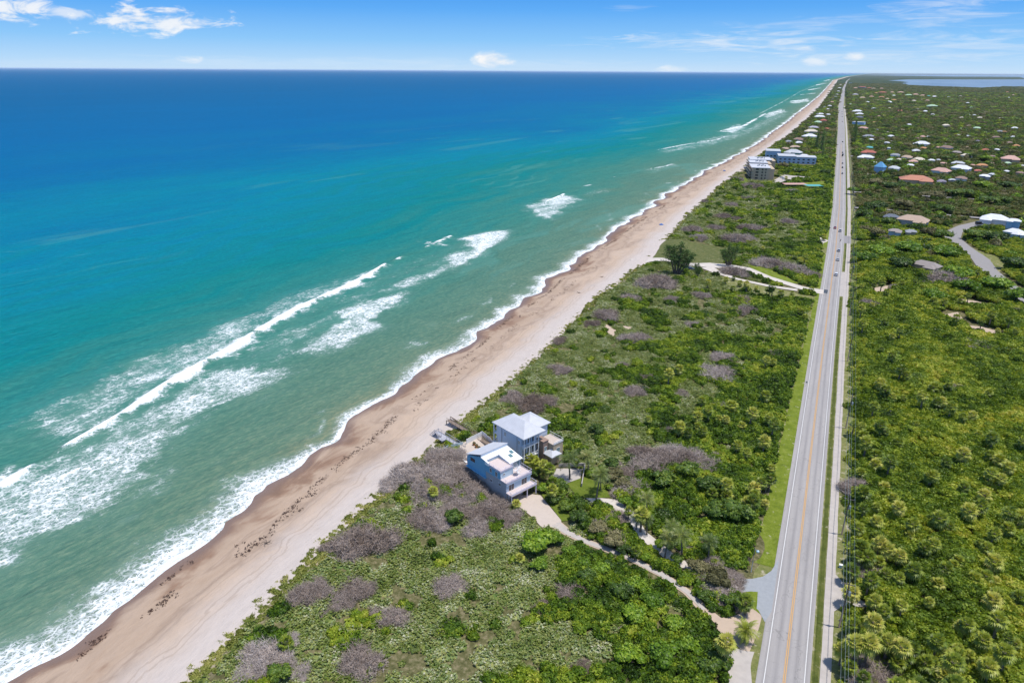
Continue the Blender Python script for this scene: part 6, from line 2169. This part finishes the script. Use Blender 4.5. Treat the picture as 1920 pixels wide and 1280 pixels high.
x, y = gp(1547, 553, 0)
post_sign('road_sign', x, y, 2.9, 1.9, 2.0, M['metal'], 'dark grey back of a road sign at the sand track junction', 0, (-.6, .6))
x, y = gp(1511, 724, 0)
post_sign('road_sign', x, y, 2.0, .6, .7, M['metal'], 'small grey sign on the left verge midway up the road')
x, y = gp(1582, 1174, 0)
MB_ = MB().box(-.25, .25, -.2, .2, 0, .9)
r = empty('utility_box', (float(CX(155))+9.3, 153, .2))
MB().box(-.35, .35, -.3, .3, 0, .75).build('cabinet', M['pale_siding'], r)
MB().prism([(-.4, -.35), (.4, -.35), (.4, .35), (-.4, .35)], .753, .83).build('lid', M['white'], r)
tag(r, 'small pale utility box in the grass right of the shell path', 'utility box')

# ------------------------------------------------------------------ vehicles
PM = {n_: mat_flat('paint_'+n_, c, .3, .03, 1, 0, .6) for n_, c in (('white', (.72, .72, .72)), ('dark', (.03, .035, .045)), ('red', (.20, .02, .03)), ('silver', (.42, .44, .47)), ('blue', (.04, .10, .22)), ('grey', (.14, .15, .16)))}
M['lampw'] = mat_flat('headlamp_lens', (.75, .75, .72), .15, .02)
M['lampr'] = mat_flat('tail_lamp_lens', (.35, .01, .01), .2, .02)


def car(x, y, rz, paint, kind='sedan', sc=1.0):
    """x along the vehicle, nose at +x"""
    r = empty('truck' if kind == 'truck' else 'car', (x, y, .22), rz)
    r.scale = (sc, sc, sc)
    hw = .92
    prof = {'sedan': [(-2.25, .32), (-2.3, .78), (-2.15, .95), (-1.5, .98), (1.0, .95), (2.05, .80), (2.28, .62), (2.25, .32)],
            'suv': [(-2.3, .36), (-2.35, .9), (-2.3, 1.1), (.95, 1.08), (2.1, .98), (2.32, .75), (2.3, .36)],
            'pickup': [(-2.75, .42), (-2.78, 1.05), (-.8, 1.05), (1.1, 1.1), (2.5, 1.02), (2.72, .8), (2.7, .42)],
            'truck': [(-3.2, .6), (-3.2, 1.2), (1.4, 1.2), (2.9, 1.3), (3.1, 1.1), (3.1, .5)]}[kind]
    b_ = MB()
    n = len(prof)
    b_.add([(p[0], -hw*(1 if p[1] < .9 else .95), p[1]) for p in prof]+[(p[0], hw*(1 if p[1] < .9 else .95), p[1]) for p in prof],
           [tuple(range(n)), tuple(range(2*n-1, n-1, -1))]+[(i, n+i, n+(i+1) % n, (i+1) % n) for i in range(n)])
    body = b_.build('body', PM[paint], r)
    gl = {'sedan': [(-1.75, .965), (-1.15, 1.36), (.35, 1.36), (1.15, .94)], 'suv': [(-2.2, 1.08), (-2.0, 1.62), (.3, 1.62), (1.05, 1.07)], 'pickup': [(-.85, 1.06), (-.7, 1.68), (.75, 1.68), (1.35, 1.09)], 'truck': [(.8, 1.22), (.85, 2.3), (1.9, 2.3), (2.5, 1.24)]}[kind]
    g_ = MB()
    i1, i2 = hw*.90, hw*.70
    g_.add([(gl[0][0], -i1, gl[0][1]), (gl[1][0], -i2, gl[1][1]), (gl[2][0], -i2, gl[2][1]), (gl[3][0], -i1, gl[3][1]), (gl[0][0], i1, gl[0][1]), (gl[1][0], i2, gl[1][1]), (gl[2][0], i2, gl[2][1]), (gl[3][0], i1, gl[3][1])],
           [(0, 3, 2, 1), (4, 5, 6, 7), (0, 1, 5, 4), (1, 2, 6, 5), (2, 3, 7, 6)])
    g_.build('windows', M['glass'], r)
    MB().box(gl[1][0]+.02, gl[2][0]-.02, -i2-.01, i2+.01, gl[1][1]+.003, gl[1][1]+.05).build('roof', PM[paint], r)
    if kind == 'truck':
        MB().box(-3.3, .6, -1.15, 1.15, 1.23, 3.3).build('cargo_box', PM['dark'], r)
    if kind == 'pickup':
        MB().box(-2.65, -.95, -.78, .78, 1.053, 1.07).build('load_bed', M['rubber'], r)
    ax = (1.4, -1.4) if kind in ('sedan', 'suv') else (1.75, -1.75)
    for wx in ax:
        for sy in (-1, 1):
            w_ = MB()
            for s in range(14):
                pass
            w_.tube([(wx, sy*.72, .34), (wx, sy*.93, .34)], .34, 14)
            o = w_.build('wheel', M['rubber'], r)
            MB().tube([(wx, sy*.931, .34), (wx, sy*.945, .34)], .19, 8).build('rim', M['metal'], o)
    xf, xb, zl = prof[-2][0], prof[1][0], .68 if kind == 'sedan' else .85
    for sy in (-1, 1):
        MB().box(xf-.12, xf+.015, sy*.62-.17, sy*.62+.17, zl-.14, zl+.02).build('headlight', M['lampw'], r)
        MB().box(xb-.03, xb+.08, sy*.66-.14, sy*.66+.14, zl-.05, zl+.10).build('tail_light', M['lampr'], r)
    return r


cars = [(1567, 427, 'red', 'sedan', -1, 'dark red car coming down the left lane'), (1580, 433, 'white', 'pickup', 1, 'white pickup heading away just above the side junction'), (1579, 470, 'silver', 'suv', 1, 'silver car, front one of the pair below the junction'), (1578, 487, 'silver', 'sedan', 1, 'silver car, rear one of the pair below the junction'), (1575, 515, 'white', 'suv', 1, 'white car nearest the camera on the road'),
        (1579, 325, 'dark', 'sedan', 1, 'lowest of three dark cars level with the flats'), (1578, 314, 'dark', 'suv', 1, 'middle one of three dark cars level with the flats'), (1578, 306, 'dark', 'sedan', 1, 'upper one of three dark cars level with the flats'), (1578, 292, 'dark', 'truck', 1, 'dark box truck on the right lane beyond the flats'), (1578, 286, 'dark', 'suv', 1, 'dark car just ahead of the box truck'),
        (1578, 266, 'dark', 'suv', 1, 'single dark car well beyond the box truck'), (1578, 228, 'dark', 'sedan', 1, 'tiny dark car, lowest of the far line of traffic'), (1578, 219, 'dark', 'suv', 1, 'tiny dark car, second of the far line of traffic'), (1578, 214, 'dark', 'sedan', 1, 'tiny dark car, third of the far line of traffic'), (1579, 210, 'dark', 'suv', 1, 'tiny dark car, highest of the far line of traffic')]
for px, py, pt, kd, dr, lb in cars:
    x, y = gp(px, py, .8)
    x = float(CX(y))+(-1.85 if dr < 0 else 1.85)
    slope = float(CX(y+20)-CX(y-20))/40
    o = car(x, y, math.pi/2-slope if dr > 0 else -math.pi/2-slope, pt, kd)
    tag(o, lb, 'truck' if kd == 'truck' else 'car', 'vehicles driving on the road')
# motorcyclist ahead of the pair


def body_mesh(name, joints, edges, radii, mat, loc, rz, parent=None):
    """one continuous figure grown over a skeleton"""
    me = bpy.data.meshes.new(name)
    me.from_pydata(joints, edges, [])
    o = bpy.data.objects.new(name, me)
    link(o, parent)
    sk = o.modifiers.new('skin', 'SKIN')
    for i, r_ in enumerate(radii):
        me.skin_vertices[0].data[i].radius = (r_, r_) if not isinstance(r_, tuple) else r_
    me.skin_vertices[0].data[0].use_root = True
    sb = o.modifiers.new('sub', 'SUBSURF')
    sb.levels = sb.render_levels = 1
    me.materials.append(mat)
    o.location = loc
    o.rotation_euler = (0, 0, rz)
    return o


SKIN = mat_flat('skin', (.42, .25, .17), .6, .05)
SHORT = mat_flat('dark_swim_shorts', (.03, .04, .07), .8, .05)


def person(x, y, z, rz, label, walk=True, cloth=SHORT):
    J = [(0, 0, .95), (0, 0, 1.15), (0, 0, 1.38), (0, 0, 1.50), (0, .01, 1.62), (0, 0.01, 1.74), (.10, 0, .92), (.12, .12 if walk else 0, .50), (.12, .08 if walk else 0, .08), (.12, .2, .04), (-.10, 0, .92), (-.12, -.08, .50), (-.12, -.22 if walk else 0, .10), (-.12, -.10, .04),
         (.19, 0, 1.42), (.25, -.06, 1.14), (.27, .05, .90), (.27, .08, .80), (-.19, 0, 1.42), (-.25, .04, 1.14), (-.27, .12, .90), (-.27, .15, .80)]
    E = [(0, 1), (1, 2), (2, 3), (3, 4), (4, 5), (0, 6), (6, 7), (7, 8), (8, 9), (0, 10), (10, 11), (11, 12), (12, 13), (2, 14), (14, 15), (15, 16), (16, 17), (2, 18), (18, 19), (19, 20), (20, 21)]
    Rr = [.14, .12, .14, .06, .095, .07, .09, .06, .04, .035, .09, .06, .04, .035, .06, .045, .033, .035, .06, .045, .033, .035]
    o = body_mesh('person', J, E, Rr, SKIN, (x, y, z), rz)
    s = MB().prism([(-.19, -.13), (.19, -.13), (.19, .13), (-.19, .13)], .62, 1.02)
    c = s.build('clothing', cloth, o)
    h = MB().lathe([(0, 1.84), (.07, 1.82), (.105, 1.74), (.10, 1.66), (.0, 1.64)], 0, -.02, 10).build('hair', M['trunk'], o, True)
    tag(o, label, 'person')
    return o


x, y = gp(975, 597, -3)
person(x, y, -2.75, 1.0, 'person in dark shorts walking alone on the beach near the waterline')
x, y = gp(1581, 452, .5)
r = empty('motorcycle', (float(CX(y))+2.6, y, .22), math.pi/2)
mb = MB().box(-.5, .45, -.13, .13, .45, .85).box(-.75, .15, -.15, .15, .85, .95)
mb.build('body', PM['dark'], r)
for wx in (-.72, .72):
    MB().tube([(wx, -.07, .32), (wx, .07, .32)], .32, 14).build('wheel', M['rubber'], r)
MB().tube([(.55, -.38, 1.08), (.5, 0, 1.02), (.55, .38, 1.08)], .025, 5).tube([(.5, 0, 1.02), (.72, 0, .34)], .035, 5).build('handlebar', M['metal'], r)
tag(r, 'dark motorcycle in the right lane ahead of the silver cars', 'motorcycle')
J = [(-.2, 0, 1.0), (-.1, 0, 1.25), (.08, 0, 1.48), (.14, 0, 1.58), (.18, 0, 1.68), (.18, 0, 1.80), (-.1, .13, .96), (.28, .2, .82), (.08, .2, .42), (.25, .2, .38), (-.1, -.13, .96), (.28, -.2, .82), (.08, -.2, .42), (.25, -.2, .38), (.08, .2, 1.42), (.28, .3, 1.22), (.50, .34, 1.10), (.08, -.2, 1.42), (.28, -.3, 1.22), (.50, -.34, 1.10)]
E = [(0, 1), (1, 2), (2, 3), (3, 4), (4, 5), (0, 6), (6, 7), (7, 8), (8, 9), (0, 10), (10, 11), (11, 12), (12, 13), (2, 14), (14, 15), (15, 16), (2, 17), (17, 18), (18, 19)]
Rr = [.14, .13, .14, .07, .11, .09, .09, .07, .05, .045, .09, .07, .05, .045, .07, .05, .04, .07, .05, .04]
o = body_mesh('person', J, E, Rr, PM['dark'], (float(CX(y))+2.6, y, .22), math.pi/2)
tag(o, 'rider in dark clothing leaning forward on the motorcycle', 'person')
# parked vehicles
for px, py, pt, kd, rz, lb in ((1837, 421, 'white', 'truck', .5, 'white motorhome-sized truck parked at the side street'), (1806 if False else 1829, 427, 'blue', 'pickup', .6, 'blue pickup parked beside the white truck on the side street'), (1287, 501, 'blue', 'pickup', .3, 'blue pickup parked on the sand track under the tall pine'), (1470, 336, 'white', 'suv', .3, 'white car parked in the car park of the flats'), (1466, 333, 'silver', 'sedan', .4, 'silver car parked beside the white car at the flats'), (1296, 504, 'grey', 'suv', .2, 'grey car parked on the sand track right of the blue pickup')):
    x, y = gp(px, py, .8)
    o = car(x, y, rz, pt, kd)
    o.location.z = float(gh(x, y))+.12
    tag(o, lb, 'truck' if kd == 'truck' else 'car')
    zone([(x-3, y-3), (x+3, y-3), (x+3, y+3), (x-3, y+3)], 1)


def beach_canopy(px, py, lab, sz=3.0):
    x, y = gp(px, py, -1.2)
    r = empty('beach_canopy', (x, y, -1.9), .4)
    mb = MB()
    h = sz/2
    mb.add([(-h, -h, 2.0), (h, -h, 2.0), (h, h, 2.0), (-h, h, 2.0), (0, 0, 2.8), (-h, -h, 1.8), (h, -h, 1.8), (h, h, 1.8), (-h, h, 1.8)], [(0, 1, 4), (1, 2, 4), (2, 3, 4), (3, 0, 4), (0, 5, 6, 1), (1, 6, 7, 2), (2, 7, 8, 3), (3, 8, 5, 0)])
    mb.build('canopy', mat_flat('blue_canvas', (.03, .13, .38), .7, .05), r)
    for sx in (-1, 1):
        for sy in (-1, 1):
            MB().tube([(sx*(h-.08), sy*(h-.08), -.6), (sx*(h-.08), sy*(h-.08), 1.95)], .035, 5).build('leg', M['metal'], r)
    tag(r, lab, 'canopy')


beach_canopy(1240, 424, 'blue beach canopy on dry sand below the grassy clearing')
beach_canopy(1358, 322, 'blue beach canopy on the far sand seaward of the flats')


# ------------------------------------------------------------------ scatter the scrub
pr_scrub = protos('scrub', 5, 260, LM['scrub'], .23, .62, seed=10)
pr_can = protos('canopy', 6, 380, LM['canopy'], .17, .45, lumps=9, seed=30)
pr_pale = []
for i in range(6):
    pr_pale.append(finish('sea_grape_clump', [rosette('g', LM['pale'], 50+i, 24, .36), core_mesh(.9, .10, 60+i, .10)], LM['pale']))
pr_dune = protos('dune', 4, 160, LM['dune'], .30, .38, seed=70, elong=2.6)
pr_far = protos('far', 6, 300, LM['far'], .17, .62, lumps=8, seed=90)


def region_left(x, y):
    """0 pale sea grape and palmetto, 1 green scrub, 2 dune fringe"""
    d = x-XV(y)
    t = d/np.maximum(left_edge(y)-XV(y), 1)
    n = fbm(x/17, y/17, 201, 4)
    n2 = fbm(x/6, y/6, 203, 3)
    green = (t+(n-.5)*1.7 > np.interp(y, [60, 110, 150, 400, 700, 1200], [.62, .55, .50, .66, .62, .5])) | (n2 > .66)
    r = np.where(green, 1, 0)
    return np.where(d < 3.0+3.5*n2, 2, r)


def emit(name, label, x, y, z, s, pr, fl=(.8, 1.25), wide=1.0, tilt=.12):
    n = len(x)
    sc_ = np.stack([s*wide*(.9+.25*RNG.random(n)), s*(.9+.25*RNG.random(n)), s*(fl[0]+(fl[1]-fl[0])*RNG.random(n))], 1)
    return make_stuff(name, label, np.stack([x, y, z], 1), RNG.random(n)*6.28 if wide == 1.0 else RNG.normal(0, .3, n), sc_, pr, tilt)


# left field, near then far bands
LX, LY, LS = [], [], []
for (y0, y1, s) in ((30, 300, 1.25), (300, 560, 1.7), (560, 1300, 2.9)):
    x, y = jgrid(-130, 10, y0, y1, s)
    ok = (x > XV(y)-.6) & (x < left_edge(y)-.6) & inview(x, y)
    x, y = x[ok], y[ok]
    ok = ~cleared(x, y)
    LX.append(x[ok]), LY.append(y[ok]), LS.append(np.full(ok.sum(), s))
lx, ly, ls = map(np.concatenate, (LX, LY, LS))
rg = region_left(lx, ly)
lz = gh(lx, ly)
bare = fbm(lx/5, ly/5, 301, 3) > .67
k0 = (rg == 0) & ~bare
emit('sea_grape_thicket', 'low pale green sea grape and palmetto cover between beach and road', lx[k0], ly[k0], lz[k0]+.1, ls[k0]*.86*(.75+.5*RNG.random(k0.sum())), pr_pale)
k1 = (rg == 1)
k1 &= RNG.random(len(lx)) < .62
hh = 1.3*fbm(lx[k1]/9, ly[k1]/9, 207, 3)
emit('green_scrub_thicket', 'olive green rounded scrub thicket between the beach field and road', lx[k1], ly[k1], lz[k1]+hh*.9, ls[k1]*1.12*(.7+.65*RNG.random(k1.sum())), pr_scrub, (.85, 1.5))
k2 = (rg == 2)
emit('dune_fringe_plants', 'low yellowish green dune plants along the beach edge', lx[k2], ly[k2], lz[k2]+.02, ls[k2]*.7*(.5+.8*RNG.random(k2.sum())), pr_dune, (.5, 1.1))

# right of the road
RX, RY, RS = [], [], []
for (y0, y1, s) in ((60, 330, 2.0), (330, 620, 2.7)):
    x, y = jgrid(8, 520, y0, y1, s)
    ok = (x > right_edge(y)) & inview(x, y)
    x, y = x[ok], y[ok]
    ok = ~cleared(x, y, .4)
    RX.append(x[ok]), RY.append(y[ok]), RS.append(np.full(ok.sum(), s))
rx, ry, rs = map(np.concatenate, (RX, RY, RS))
ch = canopy(rx, ry)*sstep(0, 6, rx-right_edge(ry)+.5)
emit('coastal_thicket', 'closed wind-combed green thicket covering the land right of the road', rx, ry, gh(rx, ry)+ch*.95, rs*.80*(.7+.75*RNG.random(len(rx))), pr_can, (1.0, 1.9), 1.15)

x, y = jgrid(8, 520, 60, 640, 9.0, 1.2)
ok = (x > right_edge(y)+3) & inview(x, y) & (RNG.random(len(x)) < .75)
x, y = x[ok], y[ok]
ok = ~cleared(x, y, 3.0)
x, y = x[ok], y[ok]
s_ = 2.2+3.0*RNG.random(len(x))**1.5
emit('mounded_thicket', 'rounded shrub mounds rising from the thicket right of the road', x, y, gh(x, y)+canopy(x, y)*.8, s_, protos('mound', 4, 900, LM['canopy'], .085, .5, lumps=12, seed=45)+protos('mound', 2, 900, LM['scrub'], .085, .5, lumps=12, seed=49), (.8, 1.3), 1.2, .06)
# the same on the road side of the left field
x, y = jgrid(-110, 5, 60, 900, 6.0, 1.2)
ok = (x > XV(y)+8) & (x < left_edge(y)-2.5) & inview(x, y)
x, y = x[ok], y[ok]
ok = (region_left(x, y) == 1) & ~cleared(x, y, 1.8) & (RNG.random(len(x)) < .8)
x, y = x[ok], y[ok]
emit('mounded_scrub', 'rounded darker shrub mounds in the green scrub left of the road', x, y, gh(x, y)+.4, 1.5+1.7*RNG.random(len(x))**1.5, protos('mound', 4, 700, LM['scrub'], .10, .6, lumps=10, seed=145)+protos('mound', 2, 700, LM['dark'], .10, .6, lumps=10, seed=149), (.8, 1.3), 1.0, .06)

# wooded suburb farther off
TX, TY, TS = [], [], []
for (y0, y1, s) in ((620, 1100, 5.0), (1100, 2200, 8.5), (2200, 4200, 15), (4200, 9000, 34)):
    x, y = jgrid(-140, 6000 if y0 > 2000 else 1500, y0, y1, s)
    c = CX(y)
    ok = ((x > right_edge(y)+s*.4) | ((x < left_edge(y)-s*.4) & (x > XV(y)+s*.3+3) & (y > 1050))) & inview(x, y, 3, 60, 60)
    x, y = x[ok], y[ok]
    ok = ~cleared(x, y, s*.28)
    ok &= ~inpoly(x, y, lag)
    TX.append(x[ok]), TY.append(y[ok]), TS.append(np.full(ok.sum(), s))
tx, ty, ts = map(np.concatenate, (TX, TY, TS))
sz = ts*.62*(.55+.75*RNG.random(len(tx)))
zz = 1.0+1.6*fbm(tx/30, ty/30, 401, 3)
nt = len(tx)
sct = np.stack([sz*(.9+.3*RNG.random(nt)), sz*(.9+.3*RNG.random(nt)), np.minimum(sz*.95, 4.2)*(.6+.9*RNG.random(nt)**1.5)], 1)
make_stuff('suburban_woodland', 'dark olive tree canopy of the wooded suburb receding to the lagoon', np.stack([tx, ty, zz], 1), RNG.random(nt)*6.28, sct, pr_far, .05)
# taller crowns standing out of that canopy
EX, EY, ES = [], [], []
for (y0, y1, s) in ((480, 1100, 11.5), (1100, 2300, 17), (2300, 5200, 34)):
    x, y = jgrid(-140, 3500, y0, y1, s, 1.3)
    ok = ((x > right_edge(y)+5) | ((x < left_edge(y)-4) & (x > XV(y)+10) & (y > 1080))) & inview(x, y, 3, 60, 60) & (RNG.random(len(x)) < .8)
    x, y = x[ok], y[ok]
    ok = ~cleared(x, y, s*.24) & ~inpoly(x, y, lag)
    EX.append(x[ok]), EY.append(y[ok]), ES.append(np.full(ok.sum(), s))
ex, ey, es = map(np.concatenate, (EX, EY, ES))
q = es*.34*(.5+.9*RNG.random(len(ex)))
kk = RNG.random(len(ex))
for nm, mt, a, b_, lb in (('olive_trees', LM['scrub'], 0, .38, 'olive green tree crowns standing above the suburb woodland'), ('dark_trees', LM['dark'], .38, .66, 'dark green tree crowns standing above the suburb woodland'), ('brownish_trees', LM['brown'], .66, .86, 'brownish tree crowns standing above the suburb woodland'), ('bright_trees', LM['bright'], .86, 1.01, 'bright green tree crowns standing above the suburb woodland')):
    s_ = (kk >= a) & (kk < b_)
    m_ = s_.sum()
    prs = protos(nm[:-1], 3, 300, mt, .16, .75, lumps=7, seed=700+int(a*100))
    sc_ = np.stack([q[s_]*(.9+.4*RNG.random(m_)), q[s_], np.minimum(q[s_]*1.1, 5.5)*(.8+.4*RNG.random(m_))], 1)
    make_stuff(nm, lb, np.stack([ex[s_], ey[s_], np.full(m_, 2.2)], 1), RNG.random(m_)*6.28, sc_, prs, .08)
print('INST', len(lx), len(rx), len(tx))

# ------------------------------------------------------------------ seaweed and driftwood on the sand
g = np.random.default_rng(5)
V, Q, T = [], [], []
n = 0
lines = [([(130, 1250), (230, 1150), (300, 1085), (345, 1050), (420, 1030), (500, 1005), (540, 960), (600, 905), (640, 870), (700, 825), (760, 765), (830, 705), (905, 640), (960, 590), (1010, 560), (1060, 520), (1110, 478), (1150, 450), (1200, 415), (1270, 370)], 1500, 1.7),
         ([(260, 1170), (330, 1110), (420, 1060), (520, 1000), (590, 925)], 220, 2.2), ([(690, 840), (790, 760), (870, 690), (960, 620), (1040, 560), (1130, 490)], 260, 2.4), ([(1130, 470), (1210, 420), (1300, 350), (1370, 310), (1440, 270)], 260, 3.0)]
for L_, cnt, sp_ in lines:
    P = np.array(PP(L_, -2.2))
    seg = np.r_[0, np.cumsum(np.hypot(*np.diff(P, axis=0).T))]
    u = g.random(cnt)*seg[-1]
    keep = fbm(u/7.0, u*0, 88, 3) > .44
    u = u[keep]
    x = np.interp(u, seg, P[:, 0])+g.normal(0, sp_*.35, len(u))+2.2*(fbm(u/9, u*0+2, 12, 3)-.5)
    y = np.interp(u, seg, P[:, 1])+g.normal(0, sp_*.3, len(u))
    for xx, yy in zip(x, y):
        wet_ = xx-float(XW(yy))
        dry_ = float(XV(yy))-xx
        if wet_ < 3 or dry_ < 2:
            continue
        t_ = wet_/(wet_+dry_)
        z = -4.03+5.0*t_**.85
        for k_ in range(g.integers(3, 8)):
            s = .08+.22*g.random()
            cx_, cy_ = xx+g.normal(0, .28), yy+g.normal(0, .28)
            a = g.random()*6.28
            V += [(cx_+s*math.cos(a), cy_+s*math.sin(a), z+.12), (cx_+.4*s*math.cos(a+1.6), cy_+.4*s*math.sin(a+1.6), z+.2), (cx_-s*math.cos(a), cy_-s*math.sin(a), z+.10), (cx_+.4*s*math.cos(a-1.6), cy_+.4*s*math.sin(a-1.6), z+.16)]
            Q.append((n, n+1, n+2, n+3))
            n += 4
wk = link(npmesh('seaweed', V, Q, mat_flat('dry_seaweed', (.07, .04, .03), .95, .3)))
tag(wk, 'dark line of dried seaweed along the beach', 'seaweed', kind='stuff')
for i, (px, py, lb) in enumerate([(1085, 553, 'dark driftwood branch near the scrub edge below the tall pine'), (500, 1021, 'small dark driftwood on sand in the lower beach'), (1128, 524, 'twisted driftwood on the pale upper sand')]):
    x, y = gp(px, py, -1.5)
    wet_ = x-float(XW(y))
    dry_ = float(XV(y))-x
    z = -4.0+5.0*max(.05, wet_/(wet_+dry_))**.85
    mb = MB()
    for k_ in range(5):
        a = k_*1.3+i
        mb.tube([(0, 0, .1), (math.cos(a)*.8, math.sin(a)*.8, .3+.1*k_), (math.cos(a+.4)*1.5, math.sin(a+.4)*1.5, .25)], [.11, .07, .03], 5)
    o = mb.build('driftwood', M['bark'])
    o.location = (x, y, z)
    tag(o, lb, 'driftwood')
settle_labels()

# ------------------------------------------------------------------ air
HZ = MB().box(-160000, 160000, -400, 260000, -6.0, 118.0)
m = bpy.data.materials.new('haze_air')
m.use_nodes = True
t = m.node_tree
t.nodes.clear()
k = NT(t)
pv = k.n('ShaderNodeVolumePrincipled')
pv.inputs['Color'].default_value = (.80, .90, 1.0, 1)
pv.inputs['Density'].default_value = 1.0e-5
pv.inputs['Anisotropy'].default_value = 0.1
om = k.n('ShaderNodeOutputMaterial')
k.l(pv.outputs[0], om.inputs['Volume'])
hz = HZ.build('haze', m)
tag(hz, kind='stuff')
